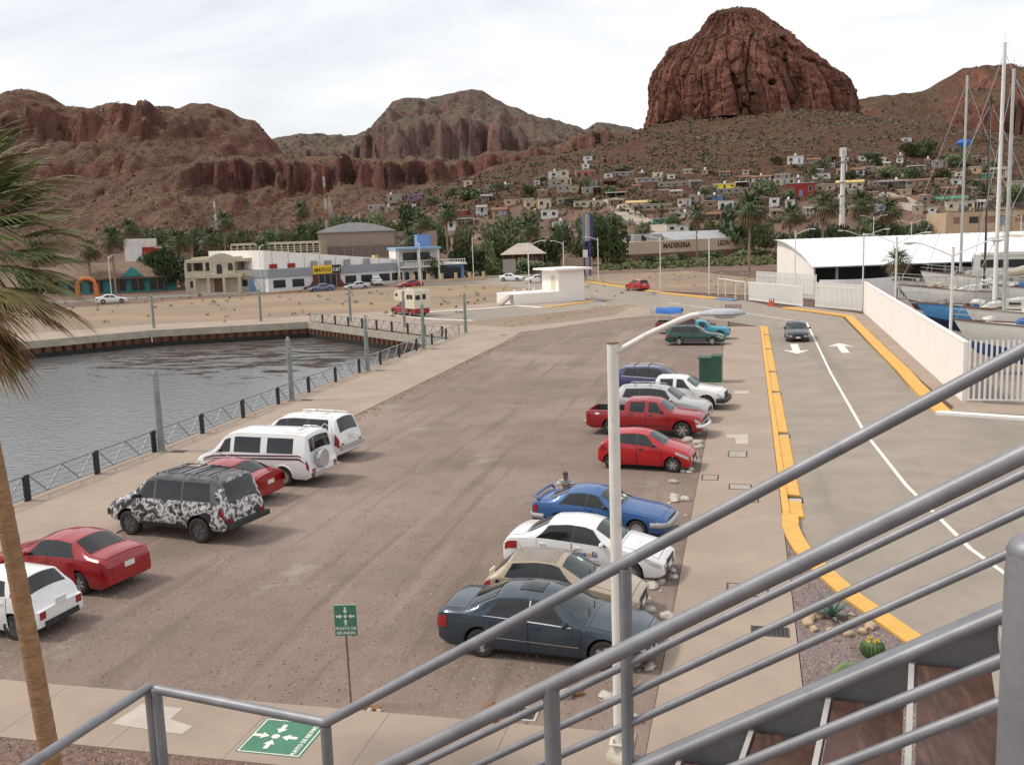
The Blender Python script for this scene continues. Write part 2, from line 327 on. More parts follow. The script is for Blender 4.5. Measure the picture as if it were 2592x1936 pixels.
# road
road_poly = [(1.6, 12), (60, 12), (60, 48), (12.2, 48.1), (8.85, 49.3), (8.75, 58), (8.9, 66), (8.95, 99.8), (4.1, 109.9), (.2, 121.9), (-11.6, 139.5), (-28, 172), (-41, 196), (-62, 245), (-78, 240), (-54, 186), (-45.3, 172.9), (-34.2, 154.4), (-30.5, 149), (-18, 126), (-13.8, 118.6), (-12.1, 115), (-10.4, 110), (-9.5, 103.1), (-1.8, 97), (1.5, 91)]
sheet('road', road_poly, -.12, M_road)
sheet('town_street', [(-45, 173), (-54, 186), (-70, 188.5), (-88, 168), (-104, 156), (-150, 122), (-162, 116), (-160, 109), (-104, 146.5), (-84, 158), (-66, 174)], -.11, mat('asphalt_grey', (.17, .155, .14), .85, .1, .4))
sheet('concrete_ramp', [(1.6, 12), (14, 12), (14, 38), (8, 44), (9, 49.3), (12.2, 48.1), (40, 47.5), (40, 49.5), (14, 50), (9.2, 51), (8.76, 58), (8.75, 60), (8.78, 49.3), (7, 44)], -.125, M_conc, .01)
sheet('marina_yard', [(11.4, 50.5), (60, 48.3), (70, 150), (16, 140), (8.5, 116), (11.4, 104)], -.10, mat('yard_concrete', (.25, .21, .175), .9, .15, .3, bump=.1))
# kerb beside the sidewalk, with scupper gaps
KY = (M_yellow)
def strip(pts, w):      # closed outline of a strip of width w on the right-hand side of the line
    l, r = [], []
    for i, p in enumerate(pts):
        a = Vector(pts[max(i-1, 0)]); b = Vector(pts[min(i+1, len(pts)-1)]); d = (b-a).normalized(); n = Vector((d.y, -d.x))
        l.append(tuple(p)); r.append((p[0]+n.x*w, p[1]+n.y*w))
    return l + r[::-1]
def kerb(name, pts, w, z0, z1, m, parent=None):
    k = MB().prism(strip(pts, w), z0, z1).build(name, m, parent)
    if not parent: struct(k)
    return k
kb = tag(bpy.data.objects.new('yellow_kerb', None), kind='structure'); COL.objects.link(kb)
kerb('kerb_top', [(1.12, 31.4), (1.12, 91)], .22, -.12, .02, M_yellow, kb)
gaps = [33.7, 44.2, 55.3, 63.0, 74.6, 84.2]; edges = [31.4] + gaps + [91]
prev = 31.4
for gy in gaps + [91.0]:
    e = gy-.55 if gy < 90 else gy
    mb = MB(); mb.extr([(1.345, -.12), (1.82, -.12), (1.76, -.045), (1.345, -.02)], 'y', prev, e); mb.build('kerb_block', M_yellow, kb)
    if gy < 90: MB().box(1.45, 1.85, gy-.5, gy+.2, -.118, -.10).build('drain_opening', M_dark, kb); MB().box(1.36, 1.8, gy-.52, gy-.12, -.118, -.06).build('drain_sill', M_kerbconc, kb)
    prev = gy+.25
kerb('kerb_curve', [(1.1, 31.4), (1.05, 30.2), (1.13, 29.1), (1.3, 27.9), (1.62, 26.6), (2.3, 24.4), (3.4, 21.85), (3.9, 20.9)], -.5, -.12, .03, M_yellow, kb)
k2 = tag(bpy.data.objects.new('marina_kerb', None), kind='structure'); COL.objects.link(k2)
kerb('kerb_run', [(8.75, 49.4), (8.82, 58.6), (8.95, 63.2), (8.98, 73.5), (9.2, 99.9)], .75, -.125, .0, M_yellow, k2)
kerb('kerb_run', [(9.2, 99.9), (7.5, 103.6), (4.2, 109.9), (3.7, 111)], .8, -.124, -.004, M_yellow, k2)
kerb('kerb_run', [(8.74, 49.35), (12.3, 48.1), (40, 46.9)], -.55, -.124, .01, mat('white_kerb_paint', (.74, .72, .68), .8, .05, 2), k2)
sheet('marina_footway', strip([(9.9, 49.9), (9.72, 58), (9.8, 73.5), (9.98, 100.3), (8.2, 104), (5, 110.5), (4.6, 111.4)], 1.6), -.006, M_conc, .1)
sheet('marina_footway', strip([(9.5, 49.8), (13, 48.8), (40, 47.6)], -2.6), -.008, M_conc, .1)
k3 = tag(bpy.data.objects.new('street_kerb', None), kind='structure'); COL.objects.link(k3)
kerb('kerb_run', [(-12.4, 140.7), (-13.9, 143.1), (-17.9, 151.5), (-27.8, 172)][::-1], -.9, -.11, .03, M_yellow, k3)
kerb('kerb_run', [(-11.5, 139.3), (-6.5, 131.5), (-3.2, 126.5)], 1.0, -.11, .03, M_yellow, k3)
kerb('ramp', [(-12.4, 140.7), (-11.6, 139.4)], 1.1, -.11, .02, M_blue, k3); kerb('ramp', [(-3.1, 126.4), (-.9, 122.9)], 1.1, -.11, .02, M_blue, k3)
k4 = tag(bpy.data.objects.new('pump_house_kerb', None), kind='structure'); COL.objects.link(k4)
kerb('kerb_run', [(-40.6, 108.1), (-36.5, 110.8), (-32, 114.2), (-30.7, 114.6), (-27.8, 118.7), (-23.5, 114.7)], -.55, -.03, .05, M_white, k4)
kerb('kerb_run', [(-23.4, 114.8), (-18.6, 124.5)], -.8, -.03, .05, M_yellow, k4); kerb('ramp', [(-18.5, 124.7), (-17.9, 126)], -.9, -.03, .04, M_blue, k4)
kerb('kerb_run', [(-40, 108), (-36.2, 104.6), (-33, 101.9), (-28, 99.6)], .22, -.03, .05, M_white, k4)
sheet('pump_house_pavement', [(-32, 114.8), (-30.7, 115.2), (-27.8, 119.3), (-23.4, 115.6), (-17.7, 126), (-18.8, 128.5), (-23, 133), (-31, 129), (-36, 118)], .0, M_conc, .1)
# road markings
def mark(name, poly, m=M_wline, z=-.115): return struct(MB().prism(poly, z-.004, z).build(name, m))
mark('lane_line', strip([(8.2, 21), (7.1, 24.5), (6.1, 29), (5.4, 36), (5.0, 45), (4.96, 62.8), (5.3, 94.7)], .14))
mark('lane_line', strip([(5.35, 94.9), (-.2, 105.6), (-5, 114), (-9.5, 121.5)], .14))
def arrow(cx, cy, flip):
    p = [(-.27, -2.9), (.27, -2.9), (.27, 1.2), (.95, .75), (0, 2.9), (-.95, .75), (-.27, 1.2)]
    f = -1 if flip else 1
    mark('lane_arrow', [(cx+a*f, cy+b*f) for a, b in p])
arrow(3.5, 75.2, True); arrow(6.8, 75.6, False)
for i, (x, y) in enumerate([(3.13, 67), (3.48, 35.4), (3.2, 48.2)]):
    o = MB().lathe([(.40, -.118), (.40, -.108), (.36, -.106), (.05, -.1085)], 20).build('manhole_cover', M_iron); tag(o, ['round iron manhole cover in the road just ahead of the lane arrows', 'round iron manhole cover in the road nearest the stair rails', 'round iron manhole cover in the road, middle one of three'][i], 'manhole', 'manhole covers in the road')
# patches, hatches, gratings
M_patch = mat('new_concrete_patch', (.46, .40, .34), .9, .08, 2)
struct(MB().prism([(-12.0, 15.55), (-11.9, 16.4), (-10.95, 16.36), (-10.95, 15.92), (-10.35, 15.72), (-10.4, 15.42)], -.002, .003).build('pavement_patch', M_patch))
struct(MB().prism([(-.68, 54.4), (.1, 54.5), (.1, 55.5), (-.68, 55.4)], -.002, .004).build('pavement_patch', M_patch))
struct(MB().prism([(-.87, 43.6), (.05, 43.7), (.05, 41.7), (-.45, 41.7), (-.5, 42.9), (-.87, 42.9)], -.002, .004).build('pavement_patch', M_patch))
HL = ['chipped concrete hatch in the sidewalk level with the small red hatchback', 'square hatch at the lot edge of the sidewalk behind the red hatchback', 'larger framed hatch in the sidewalk level with the leaning man', 'narrow framed hatch in the sidewalk just under the top stair rail', 'framed hatch in the sidewalk seen between the stair rails']
for i, (x0, x1, y0, y1) in enumerate([(-.74, .02, 39.25, 40.3), (-1.62, -1.0, 35.5, 36.3), (-.62, .18, 34.3, 35.05), (-.25, .4, 32.7, 33.3), (-.5, .55, 24.1, 25.0)]):
    t = thing('pavement_hatch', HL[i], 'hatch', ((x0+x1)/2, (y0+y1)/2, 0), 0, 'hatches in the sidewalk'); a, c = (x1-x0)/2, (y1-y0)/2
    f = MB(); f.box(-a, a, -c, -c+.05, -.01, .008).box(-a, a, c-.05, c, -.01, .008).box(-a, -a+.05, -c+.05, c-.05, -.01, .008).box(a-.05, a, -c+.05, c-.05, -.01, .008); f.build('frame', M_iron, t)
    MB().box(-a+.055, a-.055, -c+.055, c-.055, -.01, .005).build('lid', mat('rough_hatch', (.36, .32, .27), .95, .3, 7, bump=.6, bscale=18) if i in (0, 2) else M_conc, t)
def grate(name, x0, x1, y0, y1, z, label, n=8):
    t = thing(name, label, 'drain', ((x0+x1)/2, (y0+y1)/2, z), 0); a, c = (x1-x0)/2, (y1-y0)/2
    MB().box(-a, a, -c, c, -.02, .004).build('pit', M_dark, t)
    f = MB(); f.box(-a-.05, a+.05, -c-.05, -c, -.02, .012).box(-a-.05, a+.05, c, c+.05, -.02, .012).box(-a-.05, -a, -c, c, -.02, .012).box(a, a+.05, -c, c, -.02, .012); f.build('frame', M_iron if 'grate' in name else M_kerbconc, t)
    me = MB().box(-.018, .018, -c, c, 0.005, .011).mesh('bar', M_iron)
    for i in range(n): link('bar', me, t, (-a+(i+.5)*2*a/n, 0, 0))
grate('drain_grate', .15, .9, 21.75, 22.2, .0, 'slotted iron drain grate in the sidewalk beside the planted bed')
grate('catch_basin', -4.55, -3.95, 17.1, 17.55, -.02, 'square catch basin with iron bars in the gravel near the lamp base')
for i, (x, y) in enumerate([(-24.6, 38.2), (-24.6, 51.4), (-24.6, 63.2), (-24.6, 75.4), (-21.3, 85.2)]):
    t = MB().box(-.35, .35, -.25, .25, -.01, .006).build('floor_grating', M_iron, None, loc=(x, y, 0)); tag(t, f'dark floor grating on the quay, {ORD[i]} along the railing', 'grating', 'floor gratings on the quay')
# meeting point sign painted on the pavement
gs = thing('painted_ground_sign', 'green meeting point sign with white arrows painted on the front pavement', 'ground sign', (-8.43, 15.65, 0), 0)
MB().box(-.64, .64, -.62, .62, -.002, .003).build('green_field', M_green, gs)
b = MB(); b.box(-.61, .61, -.60, -.575, .002, .005).box(-.61, .61, .575, .60, .002, .005).box(-.61, -.585, -.575, .575, .002, .005).box(.585, .61, -.575, .575, .002, .005); b.build('border', M_wline, gs)
def meeting(parent, s, m, z, cx=0, cy=0, ax=None):
    """four arrows pointing at a disc, in the plane given by ax(x, y, h)"""
    ax = ax or (lambda x, y, h: (x, y, h))
    for k in range(4):
        mb = MB(); a = k*math.pi/2
        for h0, h1 in [(z, z+.003)]:
            p = [(-.045, .44), (.045, .44), (.045, .28), (.11, .28), (0, .13), (-.11, .28), (-.045, .28)]
            pr = [(cx+s*(x*math.cos(a)-y*math.sin(a)), cy+s*(x*math.sin(a)+y*math.cos(a))) for x, y in p]
            q = MB().prism(pr, h0, h1); q.v = [ax(*v) for v in q.v]; q.build('arrow', m, parent)
    mb = MB(); q = MB().prism([(cx+s*.08*math.cos(t*math.pi/8), cy+s*.08*math.sin(t*math.pi/8)) for t in range(16)], z, z+.003); q.v = [ax(*v) for v in q.v]; q.build('disc', m, parent)
meeting(gs, 1.0, M_wline, .003, -.14, .0)
text('PUNTO DE REUNION', .122, M_wline, gs, (.47, .0, .004), (0, 0, R(90)), ext=.001, bold=.004)
# planted bed beside the road
M_bed = mat('bed_gravel', (.20, .15, .14), .95, .3, 9, bump=1, bscale=25, extra=[(22, .5, .62, (.34, .27, .25), .6), (30, .56, .66, (.07, .05, .05), .6)])
sheet('planted_bed', [(1.12, 11), (1.12, 29), (1.3, 27.8), (1.62, 26.5), (2.3, 24.3), (3.4, 21.8), (3.9, 20.85), (5.4, 18.4), (6.3, 11)], -.02, M_bed)
sheet('front_bed', [(-30, 8), (-2.6, 8), (-2.6, 14.7), (-30, 14.9)], -.02, mat('front_bed_gravel', (.17, .10, .075), .95, .35, 7, bump=1, bscale=20, extra=[(18, .5, .62, (.30, .22, .17), .6), (26, .56, .66, (.06, .04, .03), .6)]))
# water
wm = bpy.data.materials.new('harbour_water'); wm.use_nodes = True; WN = wm.node_tree.nodes; WL = wm.node_tree.links; wb = WN['Principled BSDF']
wb.inputs['Base Color'].default_value = (.105, .11, .108, 1); wb.inputs['Roughness'].default_value = .12
wtc = WN.new('ShaderNodeTexCoord'); wmp = WN.new('ShaderNodeMapping'); wmp.inputs['Scale'].default_value = (1.2, 2.4, 1); wmp.inputs['Rotation'].default_value = (0, 0, R(-25)); WL.new(wtc.outputs['Object'], wmp.inputs[0])
wn = WN.new('ShaderNodeTexNoise'); wn.inputs['Scale'].default_value = 1.3; wn.inputs['Detail'].default_value = 4; WL.new(wmp.outputs[0], wn.inputs[0])
wbp = WN.new('ShaderNodeBump'); wbp.inputs['Strength'].default_value = .24; wbp.inputs['Distance'].default_value = .14; WL.new(wn.outputs[0], wbp.inputs['Height']); WL.new(wbp.outputs[0], wb.inputs['Normal'])
# floating scum and weed near the far corner, a patch with a shape of its own
wm2 = WN.new('ShaderNodeMapping'); wm2.inputs['Scale'].default_value = (.16, .42, 1); wm2.inputs['Rotation'].default_value = (0, 0, R(-30)); WL.new(wtc.outputs['Object'], wm2.inputs[0])
ws = WN.new('ShaderNodeTexNoise'); ws.inputs['Scale'].default_value = 1.6; ws.inputs['Detail'].default_value = 7; ws.inputs['Roughness'].default_value = .7; WL.new(wm2.outputs[0], ws.inputs[0])
dist = WN.new('ShaderNodeVectorMath'); dist.operation = 'DISTANCE'; dist.inputs[1].default_value = (-46, 92, -1.6); WL.new(wtc.outputs['Object'], dist.inputs[0])
mr = WN.new('ShaderNodeMapRange'); mr.inputs[1].default_value = 14; mr.inputs[2].default_value = 34; mr.inputs[3].default_value = .07; mr.inputs[4].default_value = -.2; WL.new(dist.outputs['Value'], mr.inputs[0])
ad = WN.new('ShaderNodeMath'); ad.operation = 'ADD'; WL.new(ws.outputs[0], ad.inputs[0]); WL.new(mr.outputs[0], ad.inputs[1])
rp = WN.new('ShaderNodeValToRGB'); rp.color_ramp.elements[0].position = .5; rp.color_ramp.elements[0].color = (0, 0, 0, 1); rp.color_ramp.elements[1].position = .6; rp.color_ramp.elements[1].color = (1, 1, 1, 1); WL.new(ad.outputs[0], rp.inputs[0])
mc = WN.new('ShaderNodeMix'); mc.data_type = 'RGBA'; mc.inputs[6].default_value = (.105, .11, .108, 1); mc.inputs[7].default_value = (.045, .028, .02, 1); WL.new(rp.outputs[0], mc.inputs[0]); WL.new(mc.outputs[2], wb.inputs['Base Color'])
mrr = WN.new('ShaderNodeMapRange'); mrr.inputs[3].default_value = .14; mrr.inputs[4].default_value = .7; WL.new(rp.outputs[0], mrr.inputs[0]); WL.new(mrr.outputs[0], wb.inputs['Roughness']); mrs = WN.new('ShaderNodeMapRange'); mrs.inputs[3].default_value = .5; mrs.inputs[4].default_value = .08; WL.new(rp.outputs[0], mrs.inputs[0]); WL.new(mrs.outputs[0], wb.inputs['Specular IOR Level'])
water = struct(MB().prism([(-26.05, -90), (-26.05, 82.5), (-47.5, 100.8), (-62.1, 93.1), (-71, 81.2), (-125, 8.9), (-200, -90)], -3.0, -1.75).build('water', wm))
# quay walls: concrete cap and rusty sheet piles
M_cap = mat('quay_cap', (.40, .36, .29), .85, .12, .8, extra=[(1.2, .5, .75, (.27, .23, .18), .6)])
M_pile = mat('rusty_sheet_pile', (.10, .04, .022), .85, .4, .9, bump=.4, stretch=(1, 1, .25), extra=[(2.2, .58, .72, (.30, .14, .06), .7, (1, 1, .3)), (.9, .5, .7, (.05, .03, .02), .6)])
M_weed = mat('tide_band', (.012, .011, .009), .7, .3, 3)
def quay(name, a, b, label, piles=True, top=-.004):
    a, b = Vector(a), Vector(b); L = (b-a).length; rz = math.atan2(b.y-a.y, b.x-a.x)
    q = tag(thing(name, None, None, (a.x, a.y, 0), rz), kind='structure')     # water lies on the local -y side
    MB().box(0, L, -.06, .5, -.75, top).build('cap', M_cap, q)
    MB().box(0, L, .12, .5, -2.6, -.76).build('backing', M_pile, q)
    if piles:
        n = int(L/.95); w_ = L/n
        me = MB().extr([(0, .11), (.06, .11), (.2*w_+.06, -.14), (.72*w_, -.14), (.92*w_, .11), (w_-.005, .11)], 'x', 0, 1)
        prof = [(0, .12), (.05, .12), (.22, -.12), (.68, -.12), (.86, .12), (w_, .12), (w_, .16), (0, .16)]
        m1 = MB(); k = len(prof)
        m1.add([(p, q_, -1.35) for p, q_ in prof] + [(p, q_, -.752) for p, q_ in prof], [(i, (i+1) % k, k+(i+1) % k, k+i) for i in range(k)]); me1 = m1.mesh('sheet_pile', M_pile)
        m2 = MB(); m2.add([(p, q_, -2.5) for p, q_ in prof] + [(p, q_-.01, -1.36) for p, q_ in prof], [(i, (i+1) % k, k+(i+1) % k, k+i) for i in range(k)]); me2 = m2.mesh('tide_band', M_weed)
        for i in range(n): link('sheet_pile', me1, q, (i*w_, 0, 0)); 
        MB().box(0, L, -.13, .12, -2.5, -1.3).build('tide_band', M_weed, q)
    return q
quay('quay_wall', (-62.1, 93.2), (-47.5, 100.9), '')
quay('quay_wall', (-71, 81.3), (-62.1, 93.2), ''); quay('quay_wall', (-105, 35.7), (-71, 81.3), '')
quay('quay_wall', (-47.5, 100.9), (-26, 82.6), '')
quay('quay_wall', (-26, 82.6), (-26, -30), '', True, -.002)
# ---------------------------------------------------------------- hills and the red butte
M_hill = rockmat('hill_rock', (.145, .066, .052), (.142, .077, .057), (.168, .105, .067), .022, .03)
M_hill2 = rockmat('hazy_hill_rock', (.145, .086, .075), (.135, .098, .08), (.15, .12, .092), .012, .018)  # haze on the distant mountain is mixed into these greyer rock colours
M_butte = rockmat('butte_rock', (.225, .10, .072), (.155, .084, .06), (.165, .11, .066), .05, .10)
DPX = 2592/2212
HV = []
SMOOTH = [(0, 0), (.3, .27), (.6, .56), (.85, .88), (1, 1)]
def hill(name, D, D0, sky_pts, prof, m, x0, x1, nx, ny, noise_h=4., gul=5., back=120, warp=.06, seed=0.):
    tab = []
    for px, py in sky_pts:
        p = A(px*DPX, py*DPX, D); q = CAM2(p.x, p.y); tab.append((q[0], p.z))
    vs = []; 
    for j in range(ny+1+8):
        for i in range(nx+1):
            X = x0+(x1-x0)*i/nx; Zr = interp_(tab, X)
            if j <= ny:
                t = j/ny; Y = D0+(D-D0)*t; zb = min(terr(X, D0), Zr-5)
                wv = (fbm(X*.011, Y*.008, seed, 5)*warp + fbm(X*.05, seed, 2.2, 3)*warp*.8 + mnoise.noise(Vector((X*.16, Y*.01, 5.)))*warp*.4 + mnoise.noise(mnoise.voronoi(Vector((X*.035, Y*.010, seed)))[1][0]*3.3)*warp*1.0 + mnoise.noise(mnoise.voronoi(Vector((X*.10, Y*.03, seed)))[1][0]*3.3)*warp*.6)*min(1, (1-t)*8)*min(1, t*5)
                k = interp_(prof, max(0, min(1, t+wv))); cm_ = max(0, min(1, .62+1.5*fbm(X*.006, Y*.004, seed+20, 3))); k = k*cm_ + interp_(SMOOTH, max(0, min(1, t+wv*.5)))*(1-cm_)
                z = zb + (Zr-zb)*k
                e = min(1, t*6)
                z += e*noise_h*fbm(X*.02, Y*.02, seed+3, 5)*(min(1, (1-t)*6+.25)) - e*gul*abs(mnoise.noise(Vector((X*.03+.6*mnoise.noise(Vector((X*.01, Y*.012, seed))), Y*.004, seed+8))))*min(1, (1-t)*7)
                z += e*1.3*mnoise.noise(Vector((X*.11, Y*.11, seed))) + e*2.2*mnoise.noise(Vector((X*.06, Y*.06, seed+5)))
                if j == 0: z = zb-8
            else:
                q = (j-ny)/8; Y = D+back*q; z = Zr*(1-q*q*.9)
            vs.append((*S2(X, Y), z))
    w_ = nx+1; mb = MB(); mb.add(vs, [(j*w_+i, j*w_+i+1, (j+1)*w_+i+1, (j+1)*w_+i) for j in range(ny+8) for i in range(nx)])
    HV.append(([vs[k] for k in range(w_*2, w_*(ny-1))], D)); return struct(mb.build(name, m, smooth=180))
def interp_(tab, u):
    if u <= tab[0][0]: return tab[0][1]
    for (a, x), (b, y) in zip(tab, tab[1:]):
        if u <= b: return x + (y-x)*(u-a)/(b-a)
    return tab[-1][1]
hill('hill', 1000, 560, [(-500, 260), (-200, 235), (-60, 215), (0, 200), (15, 216), (25, 205), (35, 197), (70, 195), (110, 210), (150, 235), (165, 238), (300, 232), (370, 230), (380, 238), (395, 240), (415, 228), (450, 225), (490, 235), (525, 255), (550, 262), (575, 290), (592, 308), (610, 335), (700, 350), (900, 380)],
     [(0, 0), (.3, .30), (.42, .38), (.46, .50), (.58, .56), (.72, .68), (.78, .90), (.9, .96), (1, 1)], M_hill, -760, 0, 360, 170, 9., 10., seed=1.)
hill('hill', 740, 440, [(100, 420), (250, 395), (330, 370), (430, 345), (460, 338), (560, 338), (680, 341), (760, 343), (860, 346), (930, 352), (1000, 352), (1060, 340), (1110, 332), (1180, 318), (1240, 300), (1300, 285), (1400, 330)],
     [(0, 0), (.25, .18), (.55, .46), (.72, .60), (.76, .90), (.85, .97), (1, 1)], M_hill, -330, 90, 300, 140, 6., 7., 200, .10, seed=4.)
hill('mountain', 1700, 1150, [(300, 330), (590, 300), (640, 290), (700, 290), (770, 292), (815, 270), (830, 250), (845, 222), (870, 212), (920, 213), (985, 200), (1020, 193), (1040, 196), (1090, 225), (1150, 248), (1200, 262), (1250, 272), (1262, 278), (1290, 266), (1310, 268), (1400, 280), (1700, 330)],
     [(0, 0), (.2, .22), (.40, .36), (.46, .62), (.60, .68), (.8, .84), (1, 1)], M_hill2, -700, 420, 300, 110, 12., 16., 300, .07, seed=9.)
hill('hill', 830, 600, [(1700, 300), (1790, 240), (1850, 215), (1880, 207), (1905, 205), (1960, 205), (1990, 200), (2020, 185), (2050, 165), (2080, 152), (2120, 147), (2160, 148), (2190, 165), (2212, 185), (2300, 250), (2500, 330)],
     [(0, .02), (.25, .22), (.42, .34), (.47, .70), (.65, .80), (1, 1)], M_butte, 230, 620, 240, 130, 5., 8., 150, .09, seed=13.)
# the butte
lv = [(268, 1392, 1856), (240, 1395, 1849), (228, 1397, 1846), (200, 1398, 1835), (180, 1400, 1825), (150, 1415, 1795), (118, 1440, 1762), (100, 1455, 1740), (85, 1500, 1725), (70, 1515, 1700), (50, 1530, 1680), (34, 1538, 1662), (24, 1552, 1645), (19, 1580, 1622), (17.5, 1598, 1608)]
prof = []
for y, l, r_ in lv:
    a = A(l*DPX, y*DPX, 600); b = A(r_*DPX, y*DPX, 600); a_ = CAM2(a.x, a.y); b_ = CAM2(b.x, b.y); prof.append(((a.z+b.z)/2, (a_[0]+b_[0])/2, (b_[0]-a_[0])/2))
nz, nth = 150, 560; vs = []
for j in range(nz+1):
    z = prof[0][0] + (prof[-1][0]-prof[0][0])*(j/nz)**.92
    cx = interp_([(p[0], p[1]) for p in prof], z)-2.5; a = interp_([(p[0], p[2]) for p in prof], z)
    for i in range(nth):
        th = 2*math.pi*i/nth; ct, st = math.cos(th), math.sin(th)
        s_ = (abs(ct)**2.4+abs(st)**2.4)**(-1/2.4)
        fl = 1-(j/nz)**6
        wv = mnoise.noise_vector(Vector((ct*2.6, st*2.6, z*.035)))*.26 + mnoise.noise_vector(Vector((ct*7, st*7, z*.10)))*.10
        b1 = Vector((ct*4.0, st*4.0, z*.011))+wv; b2 = Vector((ct*9.0, st*9.0, z*.028+4))+wv*1.8; b3 = Vector((ct*20, st*20, z*.17+8))+wv*2
        d1, q1 = mnoise.voronoi(b1); d2, q2 = mnoise.voronoi(b2); d3, q3 = mnoise.voronoi(b3); k1 = d1[1]-d1[0]; k2 = d2[1]-d2[0]; lowz = 1-.45*(j/nz)
        st_ = z*.16+2.2*mnoise.noise(Vector((ct*2, st*2, z*.03))); led = abs((st_ % 1)-.5)*2
        d = (6.5*mnoise.noise(q1[0]*3.3)*lowz - 3.4*math.exp(-(k1/.055)**2)*lowz + 3.0*mnoise.noise(q2[0]*3.7) - 1.4*math.exp(-(k2/.06)**2) + 1.2*mnoise.noise(q3[0]*2.9) + 1.2*(led-.5)*(.4+.6*j/nz))*fl + 5.0*mnoise.noise(Vector((ct*1.9, st*1.9, z*.03+11))) - 2.0
        r_ = a*s_
        x, y = cx+(r_+d)*ct, ROCK_C[1]+(r_*.78+d)*st
        for hx, hz_, hr in ((147.5, 84.5, 2.0), (137, 78.5, 1.0), (157, 97, 1.1)):    # caves on the near face
            if st < 0:
                q = ((x-hx)/hr)**2+((z-hz_)/(hr*.7))**2
                if q < 4: y += 6*math.exp(-q*q)
        vs.append((*S2(x, y), z + .8*mnoise.noise(Vector((ct*9, st*9, j*.3)))*fl))
mb = MB(); mb.add(vs, [(j*nth+i, j*nth+(i+1) % nth, (j+1)*nth+(i+1) % nth, (j+1)*nth+i) for j in range(nz) for i in range(nth)] + [tuple(range(nz*nth, (nz+1)*nth))])
butte = struct(mb.build('rock_butte', M_butte, smooth=38))
# scrub and boulders on the slopes
rr = random.Random(5); sb = MB(); bl = MB()
def leafclump(mb, c, r, n, rr, flat=.75, s=.35, m=0):
    for _ in range(n):
        a, b = rr.uniform(0, 6.283), rr.uniform(-1, 1); q = math.sqrt(max(0, 1-b*b)); k = r*rr.uniform(.55, 1.05)
        p = Vector((c[0]+k*q*math.cos(a), c[1]+k*q*math.sin(a), c[2]+k*b*flat)); u = Vector((rr.gauss(0, 1), rr.gauss(0, 1), rr.gauss(0, .7))).normalized(); v = u.orthogonal().normalized(); h = s*rr.uniform(.6, 1.3)
        mb.add([p-u*h-v*h*.5, p+u*h-v*h*.5, p+u*h*.8+v*h*.6, p-u*h*.7+v*h*.5], [(0, 1, 2, 3)], m)
cnt = 0
while cnt < 5200:
    X, Y = rr.uniform(-60, 330), rr.uniform(330, 580); z = terr(X, Y)
    if z < 9 or fbm(X*.02, Y*.02, 4.) < rr.uniform(-.7, .3): continue
    leafclump(sb, (*S2(X, Y), z+.3), rr.uniform(.5, 1.5), 6, rr, .6, .62, rr.choice((0, 0, 1, 2))); cnt += 1
for _ in range(1250):
    X, Y = rr.uniform(-170, 330), 288+abs(rr.gauss(0, 70)); z = terr(X, Y)
    if z > 1.5: leafclump(sb, (*S2(X, Y), z+.6), rr.uniform(1.0, 2.4), 34, rr, .7, .42, rr.choice((0, 2, 2)))
for _ in range(360):
    X, Y = rr.uniform(-20, 320), rr.uniform(380, 570); z = terr(X, Y)
    if z > 20: bl.blob((*S2(X, Y), z), (rr.uniform(.4, 1.3)*(2.0 if rr.random() < .05 else 1)), rr.randrange(999), 0, .3, .8)
for pv, D in HV:
    sz = .45+D*.0011
    for _ in range(1300 if D < 1200 else 700):
        p = rr.choice(pv); c_ = CAM2(p[0], p[1])
        if abs(c_[0]) > c_[1]*.62 or p[2] < 4: continue
        leafclump(sb, (p[0]+rr.uniform(-2, 2), p[1]+rr.uniform(-2, 2), p[2]+.2), rr.uniform(.8, 1.6)*sz, 4, rr, .55, sz*rr.uniform(.4, .8), rr.choice((3, 3, 1, 0)))
for v_ in rr.sample(vs, 900):
    c_ = CAM2(v_[0], v_[1])
    if c_[1] < 602 and v_[2] > 92 or rr.random() < .25: leafclump(sb, (v_[0], v_[1], v_[2]+.1), rr.uniform(.4, 1.0), 5, rr, .6, .45, rr.choice((0, 1, 2)))
M_scrub = [mat('scrub_olive', (.105, .082, .052), .9, .3, .5), mat('scrub_grey', (.13, .095, .068), .9, .25, .5), mat('scrub_green', (.088, .08, .042), .9, .3, .5), mat('scrub_brown', (.085, .06, .04), .9, .3, .5)]
tag(sb.build('scrub', M_scrub), 'low dry desert scrub scattered over the slope below the butte', 'scrub', kind='stuff')
tag(bl.build('boulders', mat('boulder', (.17, .09, .062), .95, .25, .6, bump=.5)), 'red boulders strewn over the slope below the butte', 'boulders', kind='stuff')
# ---------------------------------------------------------------- buildings
def hit(px, py):
    """first point of the open ground on a bearing"""
    r = bearing(px, py); t = 150.
    while t < 1400:
        p = (r[0]/r[1]*t, t); z = CZ+r[2]/r[1]*t
        if z <= terr(*p)+.02: break
        t += 1.0
    return V3(p[0], p[1], terr(*p)), t
M_win = mat('dark_window', (.016, .017, .02), .25, .3, 2)
def wallm(name, c): return mat('wall_'+name, c, .9, .08, .5, extra=[(.6, .52, .75, tuple(x*.72 for x in c), .5), (3, .6, .75, tuple(x*.6 for x in c), .3)])
WC = dict(white=(.70, .68, .64), cream=(.62, .54, .38), grey=(.33, .29, .25), brick=(.30, .17, .11), pink=(.46, .16, .12), red=(.30, .035, .025), yellow=(.72, .50, .03), blue=(.16, .27, .50), peach=(.55, .40, .26), teal=(.06, .25, .25), purple=(.22, .13, .2), green=(.05, .22, .13), tan=(.42, .32, .22), brown=(.16, .085, .06))
RC = dict(flat=(.48, .45, .40), brown=(.17, .09, .06), white=(.7, .69, .67), rust=(.22, .10, .06), grey=(.35, .35, .35), green=(.05, .2, .12), yellow=(.55, .40, .15))
